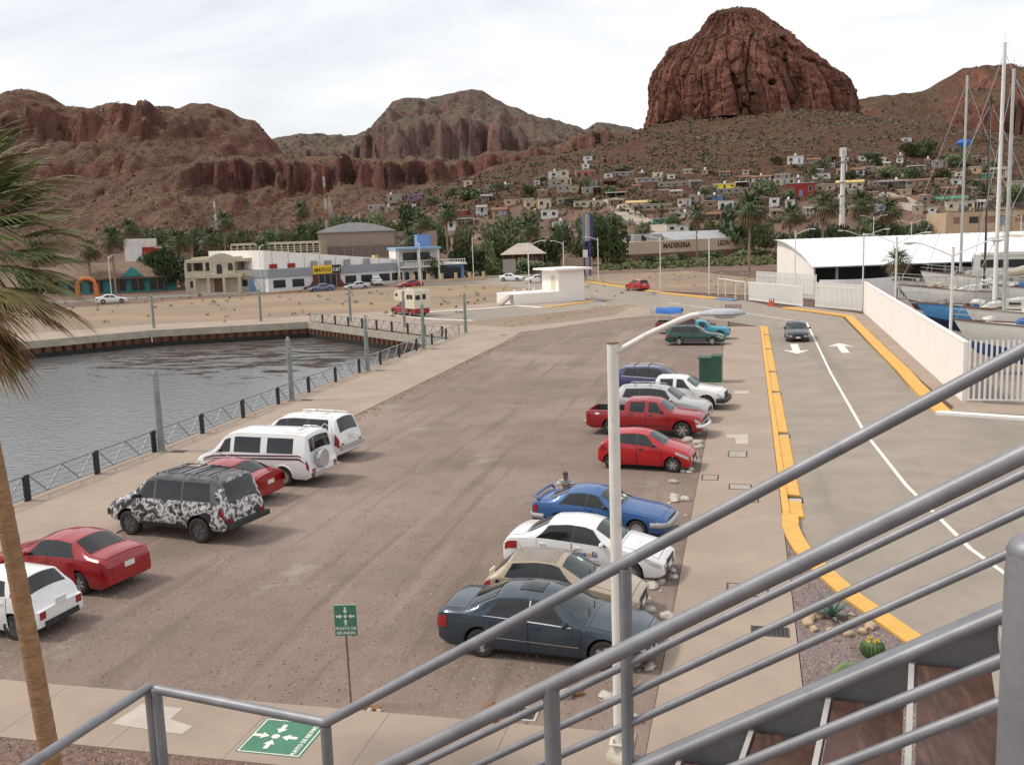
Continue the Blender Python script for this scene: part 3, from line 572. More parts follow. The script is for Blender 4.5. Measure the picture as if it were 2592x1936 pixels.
def opening(t, x0, x1, y, z0, z1, name='window', m=None, frame=None, sill=True):
    w_ = MB().box(x0, x1, y-.01, y+.10, z0, z1).build(name, m or M_win, t)
    f = MB(); e = .07
    f.box(x0-e, x0, y-.05, y+.05, z0-e, z1+e).box(x1, x1+e, y-.05, y+.05, z0-e, z1+e).box(x0, x1, y-.05, y+.05, z1, z1+e)
    if sill: f.box(x0, x1, y-.08, y+.05, z0-e, z0)
    f.build('frame', frame or MATS['wall_white'], w_); return w_
for k_, v_ in WC.items(): wallm(k_, v_)
for k_, v_ in RC.items(): mat('roof_'+k_, v_, .85, .12, .6)
HN = 0
def house(label, x0, x1, y0, y1, wall, roof='flat', style='', yaw=None, cat='house', dist=None):
    """x0..y1: the outline surveyed in the photograph"""
    global HN; HN += 1; rr = random.Random(HN*17)
    p, d = hit((x0+x1)/2, y1)
    if dist: d = dist; p = A((x0+x1)/2, y1, d)
    w_ = (x1-x0)*d/PF; h = max(2.0, (y1-y0)*d/PF); dep = max(4., min(9., w_*.7))
    c = CAM2(p.x, p.y); face = math.atan2(c[0], c[1]); yw = -AZ*-1
    rz = R(13.6) - face + (rr.uniform(-.12, .12) if yaw is None else yaw)
    t = thing('hillside_house' if cat == 'house' else cat.replace(' ', '_'), label, cat, (p.x, p.y, p.z), rz, 'houses on the hillside' if cat == 'house' else None)
    wm_ = MATS['wall_'+wall]; rm_ = MATS['roof_'+roof]; a = w_/2; lo = -2.5
    if style == 'canopy':
        for x in (-a+.15, 0, a-.15): MB().box(x-.08, x+.08, .1, .26, lo, h-.3).build('post', wm_, t)
        MB().box(-a-.3, a+.3, -.4, dep, h-.3, h).build('roof', rm_, t); MB().box(-a, a, dep-.3, dep, lo, h-.3).build('wall', wm_, t); return t
    if roof in ('brown', 'rust', 'green', 'grey') or style == 'pitch':
        MB().box(-a, a, 0, dep, lo, h*.72).build('wall', wm_, t); MB().extr([(-.5, h*.70), (dep*.5, h), (dep+.5, h*.70), (dep+.5, h*.66), (-.5, h*.66)], 'x', -a-.4, a+.4).build('roof', rm_, t); hh = h*.66
    else:
        MB().box(-a, a, 0, dep, lo, h-.25).build('wall', wm_, t); mb = MB(); mb.box(-a-.12, a+.12, -.2, dep+.1, h-.25, h).build('roof', rm_, t); hh = h-.3
    st_ = 2 if hh > 4.6 else 1; fh = hh/st_
    for s in range(st_):
        n = max(1, int(w_/2.4)); 
        for i in range(n):
            xc = -a+(i+.5)*w_/n+rr.uniform(-.15, .15); z0 = s*fh
            if style == 'arch':
                m_ = MB(); rad = min(.75, w_/n*.36); pts = [(xc-rad, z0+.1), (xc+rad, z0+.1)]+[(xc+rad*math.cos(k*math.pi/8), z0+fh*.5+rad*math.sin(k*math.pi/8)) for k in range(9)]
                m_.add([(x, -.03, z) for x, z in pts]+[(x, .1, z) for x, z in pts], [tuple(range(len(pts)))[::-1], tuple(range(len(pts), 2*len(pts)))]+[(k, (k+1) % len(pts), len(pts)+(k+1) % len(pts), len(pts)+k) for k in range(len(pts))]); m_.build('arch_opening', M_win, t); continue
            if s == 0 and i == n//2 and n > 1 and style != 'nodoor': opening(t, xc-.42, xc+.42, -.0, .05, min(2.1, fh*.85), 'door', rr.choice((M_win, MATS['wall_brown'], MATS['wall_blue'])), sill=False)
            else:
                ww = rr.uniform(.45, .75)*min(1, w_/n/2); opening(t, xc-ww, xc+ww, 0, z0+fh*.38, z0+fh*.78)
    if style == 'porch':
        for i in range(4): x = -a+.1+i*(w_-.2)/3; MB().box(x-.09, x+.09, -1.8, -1.62, lo, hh*.8).build('column', wm_, t)
        MB().box(-a-.2, a+.2, -2.0, .0, hh*.8, hh*.8+.18).build('porch_roof', rm_, t)
    if rr.random() < .45: MB().lathe([(.42, h-.02), (.42, h+.75), (.2, h+.95), (.01, h+1.0)], 10, c=(rr.uniform(-a*.5, a*.5), dep*.5, 0)).build('water_tank', M_bpost if rr.random() < .5 else MATS['wall_white'], t, 40)
    return t
def z7(a, b, c, d): return (1330+a/3.511, 1330+b/3.511, 400+c/3.511, 400+d/3.511)
def z8(a, b, c, d): return (1900+a/3.197, 1900+b/3.197, 340+c/3.197, 340+d/3.197)
def z5(a, b, c, d): return (380+a/3.253, 380+b/3.253, 480+c/3.253, 480+d/3.253)
def z2(a, b, c, d): return (800+a/2.754, 800+b/2.754, 380+c/2.754, 380+d/2.754)
def z1(a, b, c, d): return (a/2.458, b/2.458, 180+c/2.458, 180+d/2.458)
HS = [(z7, (205, 295, 120, 182), 'white', 'flat', '', 'white house on the upper slope left of the pink arched house'), (z7, (298, 385, 110, 180), 'cream', 'flat', '', 'cream house on the upper slope beside the white one'),
 (z7, (205, 300, 190, 262), 'grey', 'flat', '', 'bare grey block house below the upper white house'), (z7, (300, 410, 178, 240), 'peach', 'flat', '', 'peach house squeezed below the upper cream house'), (z7, (280, 400, 250, 312), 'grey', 'flat', 'nodoor', 'long grey block house low in the upper cluster'), (z7, (392, 475, 255, 308), 'tan', 'flat', 'nodoor', 'tan block house with a dark opening in the upper cluster'),
 (z7, (452, 620, 112, 172), 'pink', 'flat', 'arch', 'pink house with a row of arches on the upper slope'), (z7, (505, 640, 205, 265), 'grey', 'flat', '', 'unfinished grey house under the pink arched house'), (z7, (510, 600, 268, 345), 'grey', 'flat', 'nodoor', 'tall grey wall house below the unfinished one'), (z7, (602, 678, 262, 330), 'brick', 'flat', 'canopy', 'open brick frame beside the tall grey wall house'),
 (z7, (700, 775, 140, 185), 'white', 'flat', '', 'small white house right of the pink arched house'), (z7, (785, 965, 130, 165), 'grey', 'flat', 'nodoor', 'low grey wall house behind the round bushy tree'), (z7, (690, 810, 205, 250), 'brown', 'brown', 'canopy', 'brown open porch below the small white house'), (z7, (720, 890, 312, 350), 'white', 'white', 'canopy', 'bright white canopy roof at the head of the hillside street'),
 (z7, (430, 675, 385, 442), 'cream', 'flat', '', 'long cream house with dark windows left of the hillside street'), (z7, (0, 115, 385, 460), 'peach', 'flat', '', 'peach house with pale window frames, left half'), (z7, (118, 230, 365, 450), 'cream', 'flat', '', 'cream gabled house beside the peach house'), (z7, (900, 1110, 378, 440), 'cream', 'yellow', 'pitch', 'house with ochre pitched roof right of the hillside street'), (z7, (945, 1300, 408, 470), 'tan', 'flat', 'nodoor', 'long tan garden wall house below the ochre roof'),
 (z7, (1670, 1865, 232, 278), 'yellow', 'flat', '', 'bright yellow house on the middle slope'), (z7, (1868, 1972, 220, 270), 'brown', 'white', 'canopy', 'white porch canopy attached right of the yellow house'), (z7, (1650, 1972, 272, 322), 'grey', 'flat', 'nodoor', 'grey retaining wall house below the yellow house'), (z7, (2015, 2175, 162, 212), 'white', 'rust', '', 'long white house right of the yellow one'), (z7, (1615, 1750, 335, 382), 'blue', 'flat', '', 'pale blue house below the yellow house'),
 (z7, (1350, 1470, 362, 430), 'cream', 'flat', '', 'cream block house left of the blue one'), (z7, (1460, 1582, 335, 402), 'grey', 'flat', '', 'brown-grey block house beside the cream block house'), (z7, (1720, 1850, 382, 460), 'white', 'flat', 'arch', 'white arched house below the blue one'), (z7, (1590, 1690, 385, 455), 'brick', 'flat', '', 'dark brick house between blue and white arched houses'), (z7, (1325, 1465, 488, 540), 'white', 'flat', '', 'white trailer-like house above the timber yard'), (z7, (1280, 1420, 440, 490), 'tan', 'brown', '', 'house with brown roof behind the white trailer house'),
 (z7, (1255, 1345, 590, 662), 'white', 'flat', '', 'white box house directly behind the timber yard, left of two'), (z7, (1348, 1535, 600, 665), 'white', 'flat', '', 'white wide house directly behind the timber yard, right of two'), (z7, (240, 390, 565, 690), 'white', 'flat', 'arch', 'two-storey white house with arch behind the blue pylon sign'), (z7, (825, 960, 560, 612), 'grey', 'flat', '', 'grey concrete house beside the foot of the hillside street'), (z7, (1140, 1290, 560, 592), 'green', 'flat', 'nodoor', 'low pale green wall house beside the street'), (z7, (2050, 2150, 355, 420), 'brown', 'flat', 'nodoor', 'small dark house left of the stepped wall'),
 (z8, (10, 160, 332, 385), 'white', 'rust', '', 'white house with rusty roof above the cream two-level house'), (z8, (195, 320, 320, 362), 'grey', 'flat', '', 'grey upper house above the cream two-level house'), (z8, (195, 350, 362, 418), 'cream', 'flat', '', 'cream house left above the dark red house'), (z8, (300, 510, 395, 505), 'red', 'flat', '', 'dark red two-storey house with white arches'), (z8, (300, 420, 182, 245), 'white', 'flat', '', 'white shanty high on the slope, leftmost of its row'), (z8, (430, 560, 195, 245), 'tan', 'rust', '', 'tan shanty high on the slope, middle of its row'), (z8, (560, 690, 185, 232), 'brown', 'rust', 'canopy', 'brown shed high on the slope beside the telecom mast'), (z8, (865, 940, 178, 218), 'white', 'flat', '', 'small white hut right of the telecom mast'),
 (z8, (700, 910, 275, 335), 'white', 'rust', 'arch', 'white arcaded house behind the telecom mast'), (z8, (705, 905, 370, 438), 'cream', 'yellow', 'pitch', 'pale yellow house with porch behind the telecom mast'), (z8, (960, 1045, 380, 425), 'tan', 'flat', '', 'tan house between the yellow porch house and the long gallery'), (z8, (1045, 1260, 372, 428), 'grey', 'flat', 'porch', 'long house with an open gallery right of the mast'), (z8, (1262, 1440, 362, 420), 'tan', 'brown', '', 'house with long brown roof right of the gallery house'), (z8, (1280, 1410, 256, 295), 'white', 'white', 'canopy', 'white open shelter on the right upper slope'), (z8, (1475, 1590, 212, 268), 'grey', 'flat', '', 'grey house with roof tanks on the right upper slope'), (z8, (1500, 1590, 360, 420), 'brick', 'flat', '', 'red brick house behind the boat stays'), (z8, (1620, 1700, 365, 420), 'white', 'flat', '', 'white house seen between the boat stays'),
 (z8, (1450, 1740, 502, 572), 'tan', 'green', '', 'house with green gabled roof right of the earth ramp'), (z8, (1590, 1800, 545, 622), 'cream', 'flat', '', 'long cream building below the green-roofed house'), (z8, (1770, 1862, 262, 322), 'peach', 'flat', '', 'peach house behind the grey mast'), (z8, (1870, 1962, 325, 362), 'green', 'flat', '', 'green painted house behind the masts'), (z8, (1925, 2062, 272, 340), 'cream', 'flat', 'porch', 'cream porch house between the masts'), (z8, (1810, 1900, 365, 425), 'brick', 'flat', '', 'brick house behind the dark mast'), (z8, (1905, 2025, 430, 485), 'tan', 'flat', '', 'tan house low between the masts'), (z8, (1780, 1860, 432, 485), 'grey', 'flat', '', 'grey block house left of the dark mast'), (z8, (2065, 2200, 378, 430), 'tan', 'flat', '', 'tan house at the right photo edge'), (z8, (1220, 1292, 40, 68), 'white', 'flat', 'nodoor', 'lone white hut below the right cliff'),
 (z5, (1310, 1440, 145, 210), 'cream', 'flat', '', 'cream two-storey house beside the lattice mast'), (z5, (1508, 1592, 135, 200), 'cream', 'flat', '', 'cream house right of the lattice mast'), (z5, (940, 1065, 240, 268), 'tan', 'white', 'canopy', 'white shed roof on the left hillside'), (z5, (715, 790, 230, 268), 'white', 'flat', '', 'white house on the left hillside above the ruined building'), (z5, (625, 680, 230, 268), 'tan', 'flat', '', 'tan small house beside it on the left hillside'), (z2, (500, 600, 312, 375), 'grey', 'flat', '', 'grey block house left of the purple one'), (z2, (640, 745, 310, 366), 'purple', 'flat', '', 'purple house on the middle hillside'), (z2, (780, 850, 330, 372), 'grey', 'flat', '', 'grey house right of the purple one'), (z2, (985, 1055, 420, 456), 'red', 'flat', '', 'small red house behind the two tall palms'), (z2, (1120, 1195, 385, 462), 'white', 'flat', 'porch', 'white porch house with roof tank right of the tall palms'), (z2, (1345, 1420, 505, 560), 'teal', 'flat', '', 'teal house half hidden among trees'), (z2, (1230, 1330, 400, 460), 'tan', 'rust', '', 'tan house with rusty roof among the trees'), (z2, (1520, 1560, 218, 245), 'white', 'flat', 'nodoor', 'tiny white house at the left end of the upper cluster'),
 (z1, (985, 1075, 940, 972), 'grey', 'flat', '', 'grey house far left on the hillside'), (z1, (1180, 1232, 905, 945), 'white', 'flat', '', 'white stepped house far left on the hillside'), (z1, (455, 550, 880, 916), 'white', 'flat', '', 'pale house above the palm fronds at left'), (z1, (580, 628, 878, 904), 'white', 'flat', 'nodoor', 'bright white hut above the left palms'), (z1, (560, 640, 945, 965), 'white', 'flat', 'nodoor', 'low white house below the bright hut at left')]
HS += [(z2, (915, 972, 490, 562), 'white', 'flat', '', 'white two-storey house among trees right of the arena'), (z2, (975, 1105, 480, 535), 'white', 'white', 'canopy', 'white hipped pavilion roof beside the white two-storey house'), (z2, (1440, 1520, 340, 400), 'grey', 'flat', '', 'grey unfinished house left of the peach house'), (z2, (480, 545, 395, 440), 'tan', 'flat', '', 'tan house below the grey block house'), (z2, (700, 790, 465, 505), 'white', 'flat', '', 'white low house among the middle trees'), (z2, (520, 570, 505, 545), 'cream', 'flat', '', 'small cream house above the arena roof'), (z2, (1870, 1925, 45, 75), 'white', 'flat', 'nodoor', 'pale hut highest on the slope above the pink house'), (z2, (1855, 1905, 95, 130), 'white', 'flat', 'nodoor', 'pale hut just above the pink arched house'),
 (z7, (1180, 1440, 225, 262), 'grey', 'flat', 'nodoor', 'grey foundation frame left of the yellow house'), (z7, (990, 1220, 185, 225), 'grey', 'flat', 'nodoor', 'long low stone wall house on the upper slope'), (z7, (2060, 2140, 590, 665), 'white', 'flat', 'arch', 'white arched house beside the lone tall palm'), (z7, (90, 200, 600, 650), 'tan', 'flat', '', 'tan house low among the trees behind the pylon sign'), (z8, (355, 430, 350, 400), 'grey', 'flat', '', 'grey shell house right above the dark red house'), (z8, (520, 680, 405, 470), 'tan', 'flat', 'nodoor', 'tan stone house right of the dark red house'), (z8, (1370, 1450, 500, 570), 'brick', 'flat', '', 'brick gate house left of the green gabled roof'), (z8, (1440, 1500, 590, 640), 'white', 'flat', '', 'white small house at the foot of the earth ramp'), (z8, (500, 640, 335, 362), 'white', 'flat', 'nodoor', 'long white wall on the slope above the red house'), (z8, (920, 1000, 268, 300), 'grey', 'flat', '', 'grey house right of the white arcaded house')]
for fz, q, wl, rf, sty, lab in HS:
    a, b, c, d_ = q; x0, x1, y0, y1 = fz(a, b, c, d_); house(lab, x0, x1, y0, y1, wl, rf, sty)

rects = [fz(*q) for fz, q, *_ in HS]; rr = random.Random(77); small = []
for _ in range(4000):
    x0_, x1_, y0_, y1_ = rr.choice(((1180, 1560, 470, 565), (1560, 2030, 440, 575), (2040, 2560, 405, 545), (2040, 2560, 405, 545), (640, 1150, 515, 572), (1560, 2030, 440, 575)))
    px, py = rr.uniform(x0_, x1_), rr.uniform(y0_, y1_); k = .75+.9*(py-430)/130; ww, hh = rr.uniform(16, 30)*k, rr.uniform(10, 15)*k
    q = (px-ww/2, px+ww/2, py-hh, py)
    if any(q[0] < b+3 and q[1] > a-3 and q[2] < d+2 and q[3] > c-2 for a, b, c, d in rects): continue
    if hit(px, py)[0].z < .5: continue
    rects.append(q); small.append(q)
    if len(small) == 74: break
small.sort()
for i, q in enumerate(small):
    cl = rr.choice(('white', 'white', 'cream', 'grey', 'tan', 'tan', 'peach', 'grey', 'brick')); rf = rr.choice(('flat', 'flat', 'flat', 'rust', 'white')); house(f"{cl} small scattered house, {ORD[i]} from the left of the scattered hillside houses", *q, cl, rf, rr.choice(('', '', 'porch', 'nodoor')))
# ---- store with the yellow sign
def frame_at(a, b):      # local frame: x along a->b, y away from the street
    a, b = Vector(a), Vector(b); return (a.x, a.y, -.12), math.atan2(b.y-a.y, b.x-a.x), (b-a).length
loc, rz, L = frame_at((-82.6, 160.3), (-65.2, 182.8)); H1, H2 = 4.0, 2.6
M_sgrey = mat('store_fascia', (.27, .29, .31), .6, .06, 1); M_swhite = mat('store_white', (.66, .66, .66), .8, .05, 1)
s = thing('store_building', 'low grey and white store with yellow MATCO sign over its entrance', 'store', loc, rz)
MB().box(0, L, 0, 9, -.3, H2).build('wall', M_swhite, s); MB().box(-.15, L+.15, -.25, 9, H2, H1).build('fascia', M_sgrey, s)
hx = MB(); hx.add([(0, 1.2, 0), (L*1.02, 1.2, 0), (L*1.02, 1.2, 4.5), (.0, 1.2, 7.4), (0, 26, 0), (L*1.02, 26, 0), (L*1.02, 26, 4.5), (0, 26, 7.4)], [(0, 1, 2, 3), (1, 5, 6, 2), (4, 0, 3, 7), (3, 2, 6, 7), (5, 4, 7, 6)]); hx.build('warehouse_hall', M_white, s)
for k in range(9): x = L*(k+.5)/9; MB().box(x-.03, x+.03, 1.15, 1.22, H1, 7.25-2.85*(k+.5)/9).build('panel_seam', MATS['wall_grey'], s)
for f in (.075, .205, .585, .705, .845, .945): opening(s, L*f-1.1, L*f+1.1, 0, .75, 2.0, frame=M_black)
for f in (.06, .185): MB().box(L*f-.75, L*f+.75, 1.1, 1.2, H1+.1, H1+.9).build('red_shutter', MATS['wall_red'], s)
for f in (.34, .44, .58, .73): MB().box(L*f-.5, L*f+.5, .4, 1.1, H1+.02, H1+1.1).build('roof_unit', M_sgrey, s)
rb_ = mat('entrance_brown', (.13, .032, .022), .8, .1, 2); x0 = L*.31; x1 = L*.50
MB().prism([(0, 0)]*0 or [(x0, -.5), (x1, -.5), (x1, .2), (x0, .2)], -.3, H2).build('entrance_block', rb_, s)
for sg, xx in ((-1, x0), (1, x1)): q = MB().extr([(xx, -.3), (xx+sg*2.0, -.3), (xx+sg*2.0, .45), (xx+sg*.7, .7), (xx, 1.6)], 'y', -.5, .1) ; q.build('flared_wing', rb_, s)
MB().box(x0+.9, x1-.9, -.53, -.45, -.1, H2-.1).build('entrance_glass', M_win, s)
for k in range(4): x = x0+.9+(x1-x0-1.8)*k/3; MB().box(x-.05, x+.05, -.58, -.53, -.1, H2-.1).build('door_frame', M_sgrey, s)
ys = mat('sign_yellow', (.80, .52, .015), .5, .05, 2); MB().box(x0-.1, x1-1.6, -.45, -.22, H2+.15, H1+.25).build('sign_panel', ys, s); MB().box(x1-1.6, x1+.2, -.45, -.22, H2+.15, H1+.25).build('sign_panel', M_black, s)
kb_ = mat('sign_black', (.03, .025, .02), .6, .05, 3); text('MATCO', .95, kb_, s, ((x0+x1-1.7)/2, -.46, H1-.6), (R(90), 0, 0), ext=.02, bold=.025); text('CAT', .8, mat('sign_letters_white', (.75, .75, .72), .5, .05, 2), s, (x1-.7, -.46, H1-.6), (R(90), 0, 0), ext=.02, bold=.02); MB().box(x1-.9, x1-.5, -.485, -.47, H1-.9, H1-.68).build('sign_triangle', ys, s)
MB().box(0, L, -1.6, -1.2, -.02, .12).build('kerb', M_yellow, s); MB().box(L*.8, L*.83, 1.3, 2.2, 4.9, 5.6).build('roof_tank', MATS['roof_yellow'], s)
# ---- ruined cream building
a, b = G(474, 741), G(650, 736); loc, rz, L = frame_at(a, b); H = 6.4
M_ruin = mat('ruin_plaster', (.50, .44, .33), .9, .08, .6, extra=[(.7, .5, .68, (.40, .33, .24), .7), (2.5, .56, .7, (.26, .2, .15), .55)])
s = thing('ruined_building', 'abandoned cream two-storey building with arched centre and open balconies', 'building', loc, rz)
MB().box(0, L, 2.8, 9, -.3, H).build('rear_wall', M_ruin, s); MB().box(0, L, .0, 2.8, H-.9, H-.3).build('roof_slab', M_ruin, s); MB().box(0, L, -.1, 2.8, 2.7, 3.05).build('floor_slab', M_ruin, s); MB().box(L*.14, L*.84, -1.4, -.1, 2.7, 3.35).build('balcony', M_ruin, s); MB().box(L*.14, L*.84, -1.4, -.1, -.3, .1).build('plinth', M_ruin, s)
for f in (0, .27, .98): MB().box(L*f-.2, L*f+.25, 0, .45, -.3, H-.9).build('pillar', M_ruin, s)
for f in (.16, .36, .58, .80): MB().box(L*f-.25, L*f+.25, -1.35, -.9, .1, 2.7).build('column', M_ruin, s)
MB().box(L*.36, L*.72, -.35, 2.6, 3.05, H-.2).build('centre_bay', M_ruin, s); MB().extr([(L*.36, H-.2), (L*.72, H-.2), (L*.68, H+.25), (L*.6, H+.6), (L*.54, H+.7), (L*.48, H+.6), (L*.40, H+.25)], 'y', -.4, .0).build('centre_gable', M_ruin, s)
for xc, w2, z0, z1 in ((L*.5, .5, 3.1, 4.7), (L*.66, .42, 4.0, 4.9)):
    pts = [(xc-w2, z0), (xc+w2, z0)]+[(xc+w2*math.cos(k*math.pi/8), z1+w2*math.sin(k*math.pi/8)) for k in range(9)]; MB().extr(pts, 'y', -.45, -.3).build('arch_opening', M_win, s)
for x0_, x1_, z0, z1 in ((.03, .26, 4.0, H-1.0), (.29, .35, 4.0, H-1.0), (.74, .95, 4.1, H-1.0)): MB().box(L*x0_, L*x1_, 2.74, 2.82, z0, z1).build('dark_opening', M_win, s)
MB().box(0, L*.36, .05, .2, 3.05, 3.9).build('parapet', M_ruin, s); MB().box(L*.72, L, .05, .2, 3.05, 3.9).build('parapet', M_ruin, s)
for x0_, x1_, m_ in ((.2, .34, M_ruin), (.4, .55, MATS['wall_brown']), (.62, .78, M_ruin)): MB().box(L*x0_, L*x1_, -.02, .06, .1, 2.5).build('recess', m_, s)
MB().box(L*.90, L*.965, -.12, .1, -.1, 2.3).build('door', MATS['wall_blue'], s); MB().box(0, L, .06, 2.79, -.3, 2.69).build('ground_floor', M_ruin, s)
for f in (.09, .84): MB().box(L*f-.5, L*f+.5, -.01, .06, 1.0, 2.2).build('window', M_win, s)
# ---- arena with shallow curved roof
def at_box(name, label, cat, xl, xr, ytop, dist, dep, wallm_, yaw=0.):
    pl, pr = A(xl, ytop, dist), A(xr, ytop, dist); w_ = (pr-pl).length; t = thing(name, label, cat, (pl.x, pl.y, 0), R(13.6)+yaw); return t, w_, (pl.z+pr.z)/2
M_ar = mat('arena_block', (.33, .26, .21), .9, .08, .4, extra=[(.5, .5, .7, (.27, .21, .17), .5)])
s, w_, h = at_box('arena_building', 'big grey-brown arena with shallow curved metal roof behind the store', 'building', 804, 996, 586, 255, 30, M_ar, R(6)); g0 = gz(s.location)
MB().box(0, w_, 0, 30, g0-1, h).build('wall', M_ar, s); mb = MB(); pts = [(-.3, h+.02)]+[(-.3+(w_+.6)*k/14, h+.1+2.2*math.sin(math.pi*k/14)) for k in range(15)]+[(w_+.3, h+.02)]
mb.extr(pts, 'y', -.4, 30).build('roof', mat('arena_roof', (.44, .44, .44), .5, .06, .5, metal=.3), s); MB().box(-.3, w_+.3, -.45, -.38, h-.15, h+.12).build('fascia', MATS['roof_grey'], s)
lt = mat('lattice_block', (.20, .16, .13), .9, .3, 6)
for k in range(9): MB().box(w_*k/9+.12, w_*(k+1)/9-.12, -.08, .0, h-6.5, h-3.6).build('lattice_panel', lt, s)
s2, w2, h2 = at_box('arena_annex', 'lower grey-brown wing right of the arena', 'building', 998, 1105, 585, 262, 24, M_ar, R(6)); MB().box(0, w2, 0, 24, gz(s2.location)-1, h2).build('wall', M_ar, s2); MB().box(w2*.05, w2*.3, -.05, .02, h2-2.2, h2-1.2).build('window_band', lt, s2)
# ---- grandstand-like school block with louvred galleries
s, w_, h = at_box('gallery_block', 'long cream block with open louvred galleries behind the ruined building', 'building', 583, 806, 614, 235, 14, None, R(3)); g0 = -1
MB().box(0, w_, .6, 14, g0, h).build('wall', MATS['wall_tan'], s); MB().box(0, w_, 0, .6, h-.5, h).build('roof_edge', MATS['wall_cream'], s); MB().box(0, w_, 0, .6, h-3.4, h-2.6).build('parapet', MATS['wall_cream'], s); MB().box(0, w_, 0, .6, g0, h-4.6).build('base_wall', MATS['wall_cream'], s)
for k in range(15): x = w_*k/14; MB().box(x-.15, x+.15, 0, .6, h-4.6, h-.5).build('pier', MATS['wall_cream'], s)
for z in (h-1.1, h-1.6, h-2.1, h-4.0): MB().box(0, w_, .1, .25, z-.08, z+.08).build('louvre', MATS['wall_cream'], s)
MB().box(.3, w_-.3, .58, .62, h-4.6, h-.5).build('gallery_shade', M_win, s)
s, w_, h = at_box('hotel_block', 'white block with red wall panels behind the left palms', 'building', 312, 356, 605, 230, 12, None); MB().box(0, w_, 0, 10, -1, h).build('wall', MATS['wall_white'], s); MB().box(w_, w_+2.4, .4, 9, -1, h-2).build('red_wall', MATS['wall_red'], s); MB().box(w_+2.4, w_+9, 2, 9, -1, h-1.8).build('gallery_wing', MATS['wall_brick'], s)
for z in (h-2.2, h-3.4, h-5.2, h-6.4): MB().box(w_+2.4, w_+9, 1.7, 2.0, z-.08, z+.08).build('gallery_rail', MATS['wall_white'], s)
# ---- turquoise restaurant
s, w_, h = at_box('restaurant', 'turquoise restaurant with brown thatch roof and orange arch across the street', 'restaurant', 150, 430, 700, 190, 12, None, R(18)); MB().box(0, w_, 0, 12, -.5, h).build('wall', MATS['wall_teal'], s)
MB().extr([(-1.5, h-.3), (6, h+2.6), (13, h-.3), (13, h-.6), (-1.5, h-.6)], 'x', -1, w_+1).build('thatch_roof', mat('thatch', (.20, .13, .09), .95, .2, 2, bump=.5), s); MB().extr([(w_*.52, h-.2), (w_*.72, h-.2), (w_*.62, h+1.7)], 'y', -1.7, 3).build('gable', MATS['wall_teal'], s)
for f in (.12, .3, .5, .66, .82): MB().box(w_*f-1.2, w_*f+1.2, -.1, .05, .2, h-.7).build('dark_opening', M_win, s)
for k in range(7): x = w_*k/6; MB().box(x-.12, x+.12, -1.4, -1.15, -.2, h-.55).build('porch_post', MATS['wall_brown'], s)
pa = Vector(G(222, 757)); og = thing('orange_arch', 'orange entrance arch before the turquoise restaurant', 'arch', (pa.x, pa.y, -.1), R(13.6)); om_ = mat('orange_plaster', (.55, .17, .04), .85, .1, 2)
MB().box(-1.9, -1.3, -.3, .3, 0, 2.6).build('pier', om_, og); MB().box(1.3, 1.9, -.3, .3, 0, 2.6).build('pier', om_, og); MB().path([(-1.6*math.cos(k*math.pi/10), 0, 2.55+1.1*math.sin(k*math.pi/10)) for k in range(11)], .3, 6).build('arch', om_, og)
# ---- blue and white house
a, b = G(1010, 716), G(1180, 708); loc, rz, L = frame_at(a, b); s = thing('corner_house', 'white two-storey house with blue trim, balustrades and arched windows beside the store', 'house', loc, rz); bt = mat('house_blue_trim', (.22, .36, .50), .8, .1, 2)
MB().box(0, L*.62, 2.0, 11, -.3, 6.4).build('wall', MATS['wall_white'], s); MB().box(-.3, L*.64, -.3, 11.2, 6.4, 6.8).build('roof', bt, s); MB().box(0, L*.62, 0, 2, 2.9, 3.2).build('balcony_floor', MATS['wall_white'], s); MB().box(L*.62, L, 1.5, 10, -.3, 3.2).build('side_wing', MATS['wall_blue'], s); MB().box(L*.62, L*1.02, -.2, 10, 3.2, 3.45).build('terrace', MATS['wall_white'], s)
for x in (.1, L*.3, L*.6): MB().box(x-.15, x+.2, .0, .35, -.3, 6.4).build('column', MATS['wall_white'], s)
bal = MB().lathe([(.06, 0), (.13, .2), (.06, .5), (.1, .7)], 8).mesh('baluster', MATS['wall_white'], 40)
for k in range(28): link('baluster', bal, s, (.2+k*(L-.3)/27, .1, 3.45 if k*(L-.3)/27 > L*.62 else 3.2))
MB().box(0, L, .0, .2, 4.15, 4.3).build('handrail', MATS['wall_white'], s)
for k in range(3):
    xc = L*(.15+.13*k); pts = [(xc-.4, .4), (xc+.4, .4)]+[(xc+.4*math.cos(j*math.pi/8), 1.7+.4*math.sin(j*math.pi/8)) for j in range(9)]; MB().extr(pts, 'y', 1.95, 2.02).build('arched_window', M_win, s)
MB().box(L*.1, L*.5, 1.94, 2.02, 4.0, 5.8).build('balcony_door', M_win, s); MB().box(L*.68, L*.95, 1.4, 1.52, .0, 2.6).build('porch_opening', M_win, s); MB().box(L*.35, L*.55, 4, 7, 6.8, 9.2).build('roof_tower', MATS['wall_blue'], s)
fw = thing('garden_wall', 'low pale garden wall with square piers before the blue and white house', 'wall', loc, rz)
MB().box(-.5, L+3, -3.2, -2.9, -.2, .6).build('wall_panel', MATS['wall_peach'], fw)
for k in range(7): x = -.4+(L+3.2)*k/6; MB().box(x-.25, x+.25, -3.3, -2.8, -.2, 1.7).build('pier', MATS['wall_peach'], fw)
